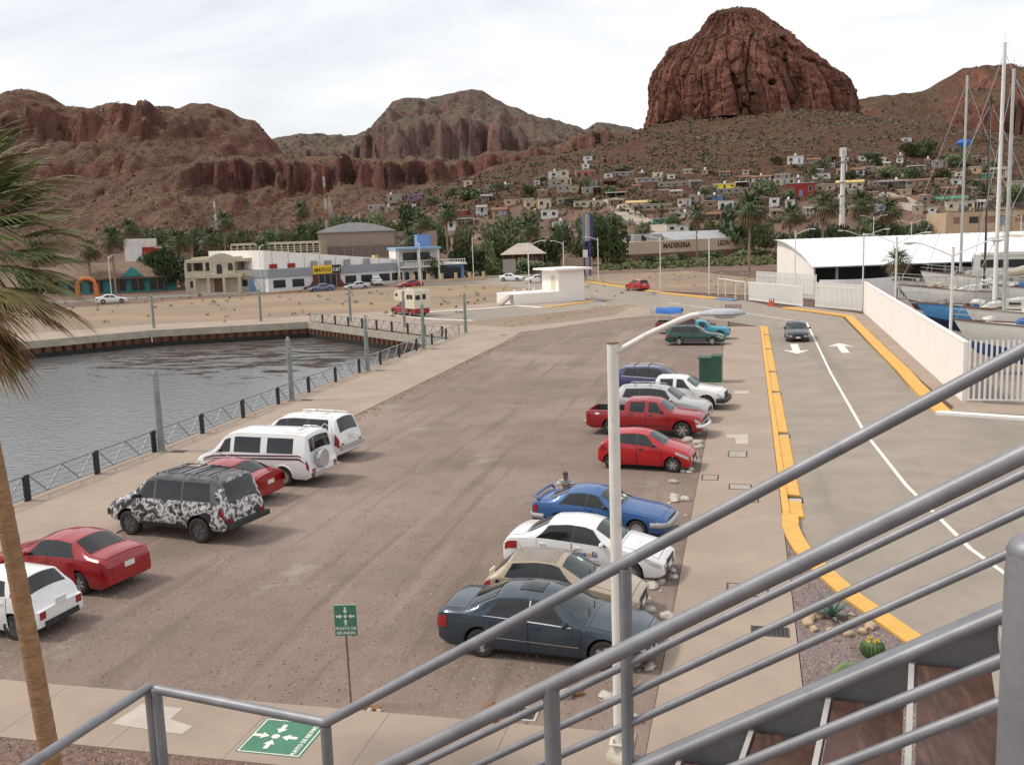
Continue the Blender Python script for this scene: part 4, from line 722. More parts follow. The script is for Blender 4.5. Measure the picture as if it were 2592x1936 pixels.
# ---- timber yard
a, b = (A(1588, 655, 262), A(1905, 640, 292)); loc, rz, L = frame_at((a.x, a.y), (b.x, b.y)); loc = (loc[0], loc[1], 0); s = thing('timber_yard', 'long tan warehouse wall lettered MADERERIA LEON below the hill', 'warehouse', loc, rz)
M_mad = mat('timber_yard_wall', (.52, .41, .30), .9, .06, .4); M_ml = mat('timber_letters', (.075, .04, .025), .8, .05, 3); zb = gz(loc)
MB().box(0, L, 0, 16, zb+1.9, 5.2).build('upper_wall', M_mad, s); MB().box(-.02, L, -.04, 16, zb-2.5, zb+1.9).build('lower_wall', MATS['wall_brown'], s)
MB().extr([(0, 5.2), (9, 7.4), (18, 5.2)], 'x', L*.36, L*.98).build('roof', mat('tin_roof', (.42, .42, .43), .5, .08, .5, metal=.3), s); MB().box(L*.14, L*.36, 5, 14, 5.2, 7.0).build('shed', MATS['roof_grey'], s); MB().box(L*.2, L*.235, 4.9, 5.01, 5.2, 6.8).build('shed_door', M_win, s)
text('MADERERIA', 2.0, M_ml, s, (L*.37, -.06, 3.75), (R(90), 0, 0), ext=.03, bold=.05); text('LEON', 2.0, M_ml, s, (L*.75, -.06, 3.75), (R(90), 0, 0), ext=.03, bold=.05)
# ---- white hangar
C1, C2 = Vector((8.2, 131.0)), Vector((4.0, 145.5)); ax = Vector((.962, .272)); s = thing('boat_hangar', 'long white hangar with curved roof and dark open side in the boatyard', 'hangar', (C1.x, C1.y, -.1), math.atan2(ax.y, ax.x)); Wd = (C2-C1).length; Lg = 62
prf = [(Wd*k/10, 4.0+2.8*math.sin(.5*math.pi*k/10)**.85) for k in range(11)]; mb = MB()
M_hroof = mat('hangar_roof', (.76, .76, .77), .55, .03, .3, bump=.04, bscale=.1, stretch=(1, .01, 1)); rib = MB()
vs = [(x, y, z) for x in (-.6, Lg) for y, z in [(-1.4, 3.55)]+prf]; n = 12; mb.add(vs, [(i, i+1, n+i+1, n+i) for i in range(n-1)]); mb.add([(x, y, z-.12) for x, y, z in vs], [(n+i, n+i+1, i+1, i) for i in range(n-1)]); mb.build('roof', M_hroof, s, 40)
for k in range(60): x = k*Lg/60; rib.path([(x, y, z+.02) for y, z in [(-1.4, 3.55)]+prf], .03, 4)
rib.build('roof_ribs', M_hroof, s)['kind'] = 'stuff'
MB().add([(0, y, -.1) for y, z in prf]+[(0, y, z-.02) for y, z in prf]+[(.2, y, -.1) for y, z in prf]+[(.2, y, z-.02) for y, z in prf], [(i+1, i, 11+i, 12+i) for i in range(10)]+[(22+i, 23+i, 34+i, 33+i) for i in range(10)]+[(0, 22, 33, 11)]).build('end_wall', M_white, s)
MB().box(0, Lg, Wd-.2, Wd, -.1, 6.6).build('rear_wall', M_white, s); MB().box(.2, Lg, 7.0, 7.2, -.1, 5.2).build('interior_shade', mat('hangar_shade', (.05, .05, .055), .9, .1, 1), s)  # near-black inner sheet stands in for the shade inside the hangar
for k in range(9): x = 3+k*7; MB().box(x-.15, x+.15, -.1, .2, -.1, 3.8).build('column', mat('grey_column', (.3, .29, .28), .85, .1, 2), s)

# ---- pump house
e = Vector((.773, .636)); s = thing('pump_house', 'white concrete pump house with raised deck, stairs and flat roof', 'pump house', (-28.4, 120.2, 0), math.atan2(e.y, e.x)); Lp = 10.2
MB().box(0, Lp, 0, 5.2, -.05, 1.35).build('deck_block', M_white, s); MB().box(6.4, Lp-.02, .05, 4.6, 1.35, 4.0).build('tower', M_white, s); MB().box(5.5, Lp+.8, -.7, 5.4, 4.0, 4.25).build('roof_slab', M_white, s)

MB().box(6.36, 6.42, 1.0, 2.0, 1.36, 3.3).build('door', MATS['wall_cream'], s)
for k in range(3): t_ = MB().lathe([(.06, 0), (.06, .28), (.16, .3), (.16, .38), (.02, .4)], 10, c=(1.2+1.7*k, 2.4+.6*k, 1.35)); t_.build('vent_pipe', M_white, s)
for k in range(6): MB().box(-1.8+.3*k, -1.45+.3*k, .3, 1.5, .17+.2*k, .26+.2*k).build('step', M_kerbconc, s)
MB().extr([(-1.8, 0), (-1.5, 0), (0, 1.05), (0, 1.3)], 'y', .35, .5).build('stair_stringer', M_kerbconc, s)
# ---- masts, pylon sign, billboard
def lattice(name, label, px, pt, pb, dist, wd, m1, m2):
    b = A(px, pb, dist); tp = A(px, pt, dist); H = tp.z-b.z; t = thing(name, label, 'mast', (b.x, b.y, b.z)); seg = 8
    for k in range(seg):
        z0, z1 = H*k/seg, H*(k+1)/seg; mb = MB()
        for i in range(3):
            a0, a1 = i*2.094, (i+1)*2.094; r = wd*(1-.5*k/seg); r2 = wd*(1-.5*(k+1)/seg); mb.tube((r*math.cos(a0), r*math.sin(a0), z0), (r2*math.cos(a0), r2*math.sin(a0), z1), .05, 4); mb.tube((r*math.cos(a0), r*math.sin(a0), z0), (r2*math.cos(a1), r2*math.sin(a1), (z0+z1)/2), .03, 4); mb.tube((r*math.cos(a1), r*math.sin(a1), (z0+z1)/2), (r2*math.cos(a0), r2*math.sin(a0), z1), .03, 4)
        mb.build('lattice_section', m1 if k % 2 else m2, t)
    return t
mr_ = mat('mast_red', (.40, .10, .06), .7, .1, 3); mw_ = mat('mast_white', (.62, .60, .58), .7, .1, 3)
lattice('radio_mast', 'tall thin red and white lattice mast behind the arena', 831, 418, 640, 300, .55, mr_, mw_); lattice('radio_mast', 'thin grey lattice mast behind the ruined building', 552, 510, 640, 230, .35, mw_, M_sgrey); lattice('water_tower_mast', 'stout lattice mast with small platform beside the cream house', 838, 500, 560, 420, 1.0, mw_, mw_)
b = A(2131, 562, 300); tp = A(2133, 375, 300); t = thing('telecom_mast', 'white tubular telecom mast with panel antennas on the hillside', 'mast', (b.x, b.y, b.z-2)); H = tp.z-b.z+2; MB().path([(0, 0, 0), (0, 0, H)], [.85, .5], 14).build('tube', MATS['wall_white'], t, 60); MB().path([(0, 0, H), (0, 0, H+4)], .04, 5).build('whip', M_sgrey, t)
for k in range(6): a = k*1.047; MB().cbox((.9*math.cos(a), .9*math.sin(a), H-1.2), (.25, .35, 2.6), a).build('panel_antenna', MATS['wall_white'], t)
for z in (H-4.0, H-10, H-14): MB().lathe([(1.1, z), (1.1, z+.12)], 12).build('ring_platform', M_sgrey, t)
MB().cbox((1.1, 0, H-6.0), (.3, .4, 2.2)).build('panel_antenna', MATS['wall_white'], t)
x, y = G(1487, 697); c_ = CAM2(x, y); hh = A(1487, 541, c_[1]).z; t = thing('pylon_sign', 'tall blue pylon sign with blank panels beside the road', 'pylon sign', (x, y, -.1), R(20)); pbm = mat('pylon_blue', (.035, .04, .22), .6, .1, 3)
for sx_ in (-.9, .9): MB().box(sx_-.25, sx_+.25, -.2, .2, 0, hh).build('leg', pbm, t)
for k in range(3): MB().box(-1.3+k*.78, -.58+k*.78, -.35, .3, hh-5.2, hh).build('panel', [mat('pylon_glass', (.14, .19, .22), .4, .1, 1), mat('pylon_blank', (.42, .40, .35), .7, .1, 1), MATS['wall_grey']][k], t)
MB().box(1.05, 1.9, -.4, .35, hh-5.2, hh+.1).build('side_panel', pbm, t); MB().box(-1.4, .1, -.5, -.3, hh-8.4, hh-6.9).build('small_panel', MATS['wall_white'], t); t.scale = (.62, .8, 1)
x, y = G(1290, 700); t = thing('billboard_back', 'weathered grey billboard seen from behind at the street junction', 'billboard', (x, y, -.1), R(5)); MB().box(-1.3, 1.3, -.06, .06, .9, 3.6).build('panel', MATS['wall_grey'], t)
for sx_ in (-.8, .8): MB().box(sx_-.07, sx_+.07, .06, .2, 0, 3.4).build('post', M_iron, t)
for k in range(4): MB().box(-1.3+.86*k, -1.24+.86*k, -.09, -.06, .9, 3.6).build('rib', M_sgrey, t)
for lab, px, py in (('small back-facing traffic sign in front of the white hatchback', 1373, 733),):
    x, y = G(px, py); t = thing('traffic_sign', lab, 'sign', (x, y, -.1), R(10)); MB().tube((0, 0, 0), (0, 0, 2.6), .04, 6).build('pole', M_sgrey, t); MB().box(-.4, .4, -.04, 0, 1.7, 2.7).build('panel', M_sgrey, t)
# low walls behind the road, hillside street, retaining wall
for lab, (xa, ya), (xb, yb), d_, h_, m_ in [('brown brick wall left of the pylon sign', (1366, 668), (1420, 668), 236, 2.4, 'brick'), ('tan brick wall right of the pylon sign', (1424, 667), (1500, 666), 238, 2.4, 'tan')]:
    a, b = A(xa, ya, d_), A(xb, yb, d_+2); loc, rz, L = frame_at((a.x, a.y), (b.x, b.y)); t = thing('brick_wall', lab, 'wall', loc, rz); MB().box(0, L, 0, .3, -.3, h_).build('wall_panel', MATS['wall_'+m_], t)
a, b = A(2394, 572, 215), A(2700, 566, 225); loc, rz, L = frame_at((a.x, a.y), (b.x, b.y)); t = thing('yard_wall', 'long tan wall behind the white hangar roof', 'wall', loc, rz); MB().box(0, L, 0, 6, -.3, 10.0).build('wall_panel', MATS['wall_peach'], t)
for k in range(6): MB().box(2+k*4.2, 3.6+k*4.2+(k % 3)*.8, -.06, .05, 7.6, 9.0).build('opening', M_win if k % 2 else MATS['wall_brick'], t); MB().box(k*4.4, k*4.4+.25, -.12, -.0, -.3, 10.1).build('pilaster', MATS['wall_tan'], t)
struct(MB().prism(strip([tuple(A(px, py, 300).xy) for px, py in ((1500, 690), (1900, 660))], .01), 0, .001).build('rail_bed', M_road)); bpy.data.objects.remove(bpy.data.objects['rail_bed'])
rp_ = [G(px, py) for px, py in ((1400, 702), (1500, 695), (1700, 683), (1960, 668))]
sheet('railway_bed', strip([tuple(p) for p in rp_], 2.2), -.04, mat('ballast', (.20, .16, .135), .95, .2, 2), .3)
def road_on_hill(name, pix, w0, m):
    pts = [hit(px, py)[0] for px, py in pix]; fine = []
    for p, q in zip(pts, pts[1:]):
        for k in range(6): fine.append(p.lerp(q, k/6))
    fine.append(pts[-1]); vs = []
    for i, p in enumerate(fine):
        d = (fine[min(i+1, len(fine)-1)]-fine[max(i-1, 0)]).xy.normalized()
        for sg in (-1, 0, 1): q = (p.x-d.y*w0*sg, p.y+d.x*w0*sg); vs.append((*q, gz(q)+.25))
    struct(MB().add(vs, [(3*i+j, 3*i+j+1, 3*i+4+j, 3*i+3+j) for i in range(len(fine)-1) for j in (0, 1)]).build(name, m, smooth=180))
M_ramp = mat('pale_street', (.36, .30, .25), .9, .1, .3)
road_on_hill('hillside_street', [(1330+x/3.511, 400+y/3.511) for x, y in ((1260, 660), (1130, 600), (980, 545), (870, 480), (790, 410), (745, 370))], 3.2, M_ramp)
road_on_hill('hillside_street', [(1900+x/3.197, 340+y/3.197) for x, y in ((1370, 612), (1270, 570), (1150, 520), (1030, 500))], 4.0, M_ramp)
a = A(1278, 655, 222); hpz = thing('hip_roof_house', 'low house with pale hipped roof and brown porch behind the billboard', 'house', (a.x, a.y, 0), R(13.6)); MB().box(0, 8, 0, 7, -1, 4.2).build('wall', MATS['wall_brown'], hpz)
MB().add([(-1, -2, 4.0), (9.4, -2, 4.0), (9.4, 8, 4.0), (-1, 8, 4.0), (3, 2.5, 6.4), (5.6, 2.5, 6.4)], [(0, 1, 5, 4), (1, 2, 5), (2, 3, 4, 5), (3, 0, 4), (3, 2, 1, 0)]).build('roof', mat('pale_hip_roof', (.42, .36, .31), .9, .08, .5), hpz)
for k in range(5): MB().box(-.6+k*2.2, -.3+k*2.2, -1.8, -1.5, -1, 4.0).build('porch_post', MATS['wall_brown'], hpz)
for k in range(3): opening(hpz, 1+2.4*k, 2.2+2.4*k, 0, 1.2, 3.0)

# ---------------------------------------------------------------- trees and palms
LEAF = [mat('leaf_dark', (.065, .094, .038), .7, .35, .8), mat('leaf_mid', (.10, .136, .05), .7, .35, .8), mat('leaf_olive', (.125, .13, .058), .75, .3, .8), mat('leaf_light', (.14, .175, .06), .7, .3, .8)]
M_bark = mat('bark', (.13, .09, .065), .9, .2, 3)
CR = {}; TRK = {}
def crown_mesh(v, mi):
    if (v, mi) in CR: return CR[(v, mi)]
    rr = random.Random(100+v); mb = MB(); nb = 11+v % 3
    for k in range(nb):
        a = rr.uniform(0, 6.283); r = rr.uniform(.15, .68); z = rr.uniform(.30, .86); s = rr.uniform(.20, .36)*(1.15-.5*abs(z-.5))
        leafclump(mb, (r*math.cos(a), r*math.sin(a), z), s*1.25, 80, rr, .62, .07, 0)
    leafclump(mb, (0, 0, .58), .55, 120, rr, .7, .08, 0)
    CR[(v, mi)] = mb.mesh('crown', LEAF[mi]); return CR[(v, mi)]
def trunk_mesh(v):
    if v in TRK: return TRK[v]
    rr = random.Random(300+v); mb = MB(); mb.path([(0, 0, -.12), (.02, 0, .2), (.05, .03, .42)], [.055, .042, .032], 8)
    for k in range(6):
        a = k*1.05+rr.random(); mb.path([(.04, .02, .3+.03*k), (.22*math.cos(a), .22*math.sin(a), .48+.03*k), (.48*math.cos(a), .48*math.sin(a), .62+.05*rr.random())], [.026, .016, .006], 5)
    TRK[v] = mb.mesh('trunk', M_bark, 60); return TRK[v]
TREES = []      # (px, top py, width px, distance or None, kind[, base py])
T_ = [(407, 625, 95, 195, 0), (455, 650, 60, 196, 0), (370, 640, 60, 200, 0), (120, 690, 60, 200, 0), (60, 700, 70, 200, 1), (366, 585, 70, 330, 0), (430, 582, 80, 330, 1), (495, 575, 70, 320, 0), (560, 590, 60, 320, 1), (610, 583, 80, 330, 2), (680, 578, 80, 320, 1), (735, 588, 70, 310, 2), (775, 572, 70, 330, 1), (810, 540, 60, 380, 2), (860, 545, 60, 400, 1), (905, 552, 70, 380, 0), (950, 540, 60, 400, 3), (1032, 512, 85, 380, 0), (1075, 540, 60, 360, 1), (985, 560, 50, 350, 2),
      (1199, 480, 70, 440, 1), (1110, 560, 70, 300, 1), (1165, 570, 80, 290, 2), (1185, 632, 110, 205, 0), (1098, 652, 60, 195, 2), (1260, 596, 90, 230, 1), (1225, 612, 60, 225, 3), (1262, 555, 90, 280, 2), (1310, 600, 60, 240, 1), (1388, 598, 80, 235, 0), (1345, 620, 60, 232, 1), (1453, 505, 60, 390, 0), (1526, 560, 120, 250, 1), (1475, 600, 80, 245, 2), (1560, 600, 70, 250, 0), (1500, 545, 80, 300, 0), (1583, 445, 60, 440, 2), (1669, 520, 50, 360, 0), (1630, 560, 60, 310, 2), (1808, 560, 70, 300, 2), (1860, 510, 95, 290, 0), (1905, 555, 60, 285, 1), (1940, 560, 60, 290, 2),
      (1380, 445, 50, 450, 2), (1420, 430, 45, 460, 2), (1290, 545, 60, 330, 1), (1340, 535, 50, 340, 2), (1420, 560, 60, 300, 0), (1550, 540, 50, 320, 1), (1700, 540, 40, 340, 1), (1760, 560, 40, 320, 2), (2075, 575, 80, 215, 0), (2125, 572, 80, 215, 0), (2180, 568, 90, 220, 1), (2235, 562, 80, 225, 0), (2290, 565, 70, 225, 1), (2330, 560, 60, 220, 0), (2030, 585, 60, 225, 1), (1990, 590, 60, 230, 0), (2185, 545, 60, 260, 1), (2400, 545, 70, 250, 2), (2460, 540, 60, 260, 2),
      (1935, 455, 70, None, 1, 500), (1965, 395, 35, None, 2, 418), (2058, 418, 30, None, 3, 452), (2245, 420, 55, None, 1, 455), (2310, 425, 60, None, 1, 460), (2380, 425, 60, None, 2, 458), (2210, 388, 50, None, 1, 415), (2340, 355, 60, None, 1, 400), (2300, 362, 50, None, 2, 400), (2420, 390, 60, None, 1, 420), (2150, 425, 50, None, 2, 455), (1995, 480, 40, None, 1, 505), (2080, 400, 40, None, 2, 425), (2480, 455, 60, None, 2, 490), (2560, 470, 70, None, 1, 520), (2520, 400, 60, None, 2, 440), (1480, 450, 40, None, 2, 478), (1540, 470, 40, None, 1, 492), (1790, 470, 50, None, 2, 492), (1260, 460, 50, None, 2, 485), (1150, 470, 50, None, 2, 495), (1340, 470, 40, None, 1, 500), (640, 505, 40, None, 3, 530), (520, 520, 40, None, 2, 545), (250, 515, 30, None, 1, 530), (700, 540, 50, None, 2, 565), (900, 500, 40, None, 2, 525), (1090, 495, 40, None, 2, 520), (560, 555, 60, None, 1, 585), (330, 560, 60, None, 2, 590)]
T_ += [(1640, 660, 60, 246, 1), (1720, 655, 50, 250, 2), (1560, 672, 50, 238, 2), (1800, 650, 60, 262, 1), (1880, 640, 70, 262, 1), (1920, 630, 60, 262, 2), (1245, 650, 80, 214, 3), (1330, 655, 90, 215, 1), (1380, 668, 50, 220, 2), (1690, 668, 60, 240, 1)]
cols = ['dark', 'green', 'olive', 'pale green']
T_.sort(key=lambda t: t[0])
for i, tr in enumerate(T_):
    px, pt, wpx, dist, kd = tr[:5]
    if dist: p = A(px, 600, dist); gzv = gz(p)
    else: p, dist = hit(px, tr[5]); gzv = p.z
    c = CAM2(p.x, p.y); top = A(px, pt, c[1]).z; h = max(2.2, min(16, top-gzv)); r = wpx*dist/PF/2*1.12; v = i % 5
    low = h < 4.5
    lab = f"{cols[kd]} {'shrubby' if low else 'leafy'} tree in the town, {ORD[i]} of the town trees from the left"
    t = thing('leafy_tree', lab, 'tree', (p.x, p.y, gzv-.1), i*1.7, 'leafy trees of the town')
    cz = max(0, h - r*2.3) if not low else -h*.25
    cr = link('crown', crown_mesh(v, kd), t); cr.scale = (r, r, h-cz); cr.location = (0, 0, cz)
    tk = link('trunk', trunk_mesh(v), t); tk.scale = (r*1.1, r*1.1, h*1.0)
# --- town palms: fan crowns with a skirt
def palm_crown(seed, wind=.35):
    rr = random.Random(seed); mb = MB()
    for i in range(34):
        a = i*2.399; el = 1.2-2.1*(i/33); d = Vector((math.cos(a)*math.cos(el)+wind, math.sin(a)*math.cos(el), math.sin(el))).normalized(); s = d.cross(Vector((0, 0, 1))).normalized(); o = d*.35
        for k in range(9):
            b = (k/8*2-1)*1.0; dd = (d*math.cos(b)+s*math.sin(b)).normalized(); p0 = o; p1 = o+dd*.38+Vector((0, 0, -.02)); p2 = p1+(dd+Vector((wind*.5, 0, -.55-.3*(i/33)))).normalized()*.36; w_ = dd.cross(Vector((0, 0, 1))).normalized()*.035
            mb.add([p0-w_*.4, p0+w_*.4, p1+w_, p1-w_, p2+w_*.1, p2-w_*.1], [(0, 1, 2, 3), (3, 2, 4, 5)], 0 if i < 24 else 1)
        mb.tube((0, 0, 0), tuple(o), .02, 4, 0)
    return mb.mesh('crown', [mat('town_palm_green', (.08, .105, .038), .6, .35, 1.5), mat('town_palm_dry', (.15, .10, .05), .8, .25, 1.5)])
PC = [palm_crown(1), palm_crown(2), palm_crown(3)]
M_ptr = mat('town_palm_trunk', (.27, .19, .13), .9, .2, 2)
PT = MB().path([(0, 0, -.02), (.01, 0, .3), (.0, .01, .7), (0, 0, 1)], [1.25, 1.0, .9, .8], 8).mesh('trunk', M_ptr, 60)
P_ = [(281, 604, 55, 190, 'tall fan palm before the hotel block at left'), (222, 634, 50, 192, 'fan palm above the orange arch'), (325, 580, 45, 260, 'fan palm showing over the white block at left'), (452, 612, 55, 205, 'broad fan palm left of the ruined building'), (533, 604, 55, 215, 'fan palm directly behind the ruined building'), (565, 562, 45, 300, 'fan palm high behind the ruined building'), (659, 632, 48, 205, 'bushy fan palm between the ruined building and the store'), (760, 535, 40, 330, 'drooping fan palm below the cream hillside house'),
      (1063, 563, 46, 215, 'tall windswept palm behind the blue and white house, left of two'), (1129, 540, 48, 225, 'tall windswept palm behind the blue and white house, right of two'), (1037, 608, 50, 205, 'short leafy palm beside the arena wing'), (1334, 578, 55, 260, 'palm among the trees behind the junction'), (1897, 528, 72, 192, 'tall bushy fan palm standing alone before the timber yard'), (1763, 543, 40, 275, 'palm behind the timber yard roof'), (2084, 520, 62, 210, 'fan palm above the hangar roof, left of the telecom mast'), (2177, 516, 60, 215, 'fan palm above the hangar roof, right of the telecom mast'), (2000, 545, 55, 215, 'fan palm above the left end of the hangar'), (2247, 532, 58, 215, 'fan palm above the hangar roof, rightmost of its row'), (1402, 595, 40, 250, 'small palm behind the white pump house'), (90, 640, 60, 200, 'fan palm behind the foreground fronds at left')]
for i, (px, py, rpx, dist, lab) in enumerate(P_):
    p = A(px, py, dist); g0 = gz(p)-.1; r = rpx*dist/PF*.80; t = thing('town_palm', lab, 'palm tree', (p.x, p.y, g0), R(13.6)+(i % 3-1)*.3, 'fan palms of the town')
    k = link('trunk', PT, t); k.scale = (.23, .23, p.z-g0); c = link('crown', PC[i % 3], t); c.location = (0, 0, p.z-g0); c.scale = (r, r, r)
p = Vector(G(2270, 800)); c_ = CAM2(p.x, p.y)
for lab, px, py, rpx, dist in (('short bushy palm before the hangar beside the boats', 2270, 660, 44, 100),):
    p = A(px, py, dist); t = thing('yard_palm', lab, 'palm tree', (p.x, p.y, -.1), R(13.6)); k = link('trunk', PT, t); k.scale = (.2, .2, p.z+.1); c = link('crown', PC[1], t); c.location = (0, 0, p.z+.1); c.scale = (rpx*dist/PF,)*3
# weeds and dry tufts on the field
rr = random.Random(31); wd = MB()
for _ in range(170):
    a_ = rr.random(); x, y = rr.uniform(-120, -32), rr.uniform(92, 170); c_ = CAM2(x, y)
    if c_[1] > 175 or c_[1] < 112 or y < 100+ (x+50)*-.1: continue
    k = rr.random(); leafclump(wd, (x, y, .1), rr.uniform(.15, .42)*(1.5 if k < .15 else 1), 12, rr, .5, .11, 0 if k < .6 else 1)
for _ in range(110): x, y = rr.uniform(-30, 3), rr.uniform(130, 200); leafclump(wd, (x, y, .0), rr.uniform(.15, .35), 9, rr, .5, .12, 1)
for _ in range(520):
    t_ = rr.random(); x, y = -19.7+abs(rr.gauss(0, .4)), rr.uniform(30, 88); leafclump(wd, (x, y, -.02), rr.uniform(.05, .2), 9, rr, .25, .03, 1)
for _ in range(500): x, y = rr.uniform(-24, -13), rr.uniform(93, 118); (abs((y-92)-(x+22)*2.6-6) < 5) and leafclump(wd, (x, y, -.01), rr.uniform(.1, .3), 8, rr, .3, .05, 1)
for _ in range(700):
    p = A(rr.uniform(1520, 1990), 640, rr.uniform(215, 260)); leafclump(wd, (p.x, p.y, .2), rr.uniform(.5, 1.4), 10, rr, .6, .4, rr.choice((0, 2, 2)))
tag(wd.build('dry_weeds', [mat('weed_olive', (.14, .125, .05), .9, .25, 1), mat('weed_straw', (.33, .24, .15), .9, .2, 1), mat('weed_green', (.085, .10, .035), .9, .25, 1)]), 'dry grass tufts and weeds on the open field and verges', 'weeds', kind='stuff')
# ---------------------------------------------------------------- quay railing, lamps, fences, signs
M_rail = mat('railing_grey', (.27, .28, .28), .5, .1, 5, metal=.3)
def railing(name, label, x0y0, x1y1, n, ends=()):
    a, b = Vector(x0y0), Vector(x1y1); L = (b-a).length; rz = math.atan2(b.y-a.y, b.x-a.x); t = thing(name, label, 'railing', (a.x, a.y, 0), rz); w_ = L/n; H = .94
    post = MB().box(-.13, .13, -.05, .05, 0, H+.02).mesh('post', M_bpost); tr = MB().tube((.13, 0, H), (w_-.13, 0, H), .042, 8).mesh('top_rail', M_rail); br = MB().box(.13, w_-.13, -.02, .02, .10, .14).mesh('bottom_rail', M_rail)
    wire = [MB().tube((.13, 0, z), (w_-.13, 0, z), .013, 5).mesh('wire', M_rail) for z in (.32, .52, .72)]
    st = []
    for k in range(4):
        xa, xb = w_*(.04+.23*k), w_*(.04+.23*(k+1)); za, zb = (H-.02, .13) if k % 2 == 0 else (.13, H-.02); st.append(MB().tube((xa, .02, za), (xb, .02, zb), .026, 6).mesh('strut', M_rail))
    for i in range(n+1):
        if i not in ends: link('post', post, t, (i*w_, 0, 0))
        else: MB().tube((i*w_-.1, 0, 0), (i*w_-.1, 0, H), .03, 8).build('end_post', M_rail, t); MB().tube((i*w_+.1, 0, 0), (i*w_+.1, 0, H), .03, 8).build('end_post', M_rail, t)
        if i < n:
            link('top_rail', tr, t, (i*w_, 0, 0)); link('bottom_rail', br, t, (i*w_, 0, 0))
            for m_ in wire: link('wire', m_, t, (i*w_, 0, 0))
            for m_ in st: link('strut', m_, t, (i*w_, 0, 0))
    return t
railing('quay_railing', 'grey metal quay railing with black posts along the near side of the basin', (-25.72, 13.9), (-25.72, 86.3), 18, (18,))
railing('quay_railing', 'grey metal railing with black posts along the diagonal pier edge', (-47.3, 101.15), (-26.6, 84.0), 9, (0,))
M_lampg = mat('grey_green_steel', (.20, .225, .20), .6, .12, 3)
M_lens = mat('frosted_lens', (.66, .66, .62), .4, .06, 5)
ql = None
for i, (x, y) in enumerate([(-25.4, 38.1), (-25.42, 51.2), (-25.44, 63.0), (-25.46, 75.3), (-25.46, 87.6), (-33.5, 93.4), (-42.0, 99.9), (-53.9, 102.2), (-63.4, 95.7)]):
    lab = ('nearest grey-green quay lamp post with ribbed lantern' if i == 0 else f'grey-green quay lamp post with ribbed lantern, {ORD[i]} counting along the railing from the near end' if i < 5 else ['grey-green lamp post on the diagonal pier nearer the camper', 'grey-green lamp post on the diagonal pier nearer the basin corner', 'grey-green lamp post on the far quay, right of two', 'grey-green lamp post on the far quay, left of two'][i-5])
    if ql is None:
        ql = thing('quay_lamp', lab, 'lamp post', (x, y, 0), 0, 'lamp posts on the quay')
        MB().lathe([(.24, 0), (.24, .04), (.15, .06), (.135, 2.75), (.13, 2.78)], 14).build('post', M_lampg, ql, 40)
        mb = MB(); mb.lathe([(.10, 2.76), (.10, 3.42)], 12); mb.build('lens', M_lens, ql, 40)
        rb = MB().lathe([(.105, 0), (.15, .01), (.15, .03), (.105, .04)], 14).mesh('louvre', M_lampg, 40)
        for k in range(8): link('louvre', rb, ql, (0, 0, 2.82+k*.075))
        MB().lathe([(.15, 3.42), (.15, 3.5), (.09, 3.62), (.02, 3.72)], 14).build('cap', M_lampg, ql, 40)
    else: dup(ql, (x, y, 0), None, lab)
M_wpole = mat('white_pole_paint', (.72, .69, .63), .6, .06, 3, extra=[(4, .62, .74, (.36, .22, .12), .7, (1, 1, .5))])
M_headg = mat('luminaire_grey', (.42, .43, .45), .45, .1, 8, extra=[(12, .55, .7, (.3, .3, .3), .5)])
def street_lamp(label, loc, h, arms, r=.075, al=1.7, rise=.55, group=None, base=False, pole=None, armr=.04, lower=.45):
    t = thing('street_lamp', label, 'street lamp', loc, 0, group)
    MB().path([(0, 0, 0), (0, 0, h)], [r, r*.9], 12).build('pole', pole or M_wpole, t, 40)
    MB().lathe([(r*1.0, h-.01), (r*1.05, h+.01), (.005, h+.015)], 12).build('pole_cap', mat('rusty_cap', (.22, .12, .06), .8, .3, 9), t)
    for a in arms:
        c, s = math.cos(a), math.sin(a); z0 = h-lower
        pts = [(c*(r*.8), s*(r*.8), z0), (c*al*.4, s*al*.4, z0+rise*.46), (c*al*.75, s*al*.75, z0+rise*.84), (c*al*.9, s*al*.9, z0+rise*.97), (c*al, s*al, z0+rise)]
        MB().path(pts, armr, 8).build('arm', pole or M_wpole, t, 50)
        hd = MB(); prof = [(-.02, .035, .03), (.08, .09, .055), (.25, .14, .08), (.5, .15, .085), (.66, .12, .06), (.74, .03, .02)]
        n = 12; vs = []
        for x, hw_, hh in prof:
            for k in range(n):
                q = 2*math.pi*k/n; vs.append((x, hw_*math.cos(q), max(-.03, hh*math.sin(q))))
        hd.add(vs, [(i*n+k, i*n+(k+1) % n, (i+1)*n+(k+1) % n, (i+1)*n+k) for i in range(len(prof)-1) for k in range(n)] + [tuple(range(n-1, -1, -1)), tuple(range((len(prof)-1)*n, len(prof)*n))])
        ho = hd.build('lamp_head', M_headg, t, 50, (c*al, s*al, z0+rise+.01), a)
        ln = MB(); ln.lathe([(.0, -.09), (.07, -.08), (.115, -.035), (.12, -.02)], 12, c=(.42, 0, 0), cap=False); ln.v = [(.42+(x-.42)*1.9, y, z) for x, y, z in ln.v]; ln.build('lens', M_lens, ho, 60)
    if base:
        MB().lathe([(.27, -.02), (.26, .10), (.14, .32), (.12, .34)], 4).build('concrete_base', mat('base_cream', (.58, .53, .44), .85, .1, 3), t).rotation_euler = (0, 0, R(20))
        MB().cbox((0, 0, .345), (.34, .34, .02)).build('base_plate', mat('plate_cream', (.6, .56, .47), .7, .1, 4), t)
        for k in range(4): MB().tube((.13*math.cos(k*1.571+.8), .13*math.sin(k*1.571+.8), .35), (.13*math.cos(k*1.571+.8), .13*math.sin(k*1.571+.8), .42), .012, 6).build('anchor_bolt', M_iron, t)
    return t
street_lamp('tall white street lamp with rust stains rising in front of the parked cars', (-2.15, 16.0, -.03), 7.36, [R(10)], .105, 1.42, .56, base=True, armr=.05, lower=.14)
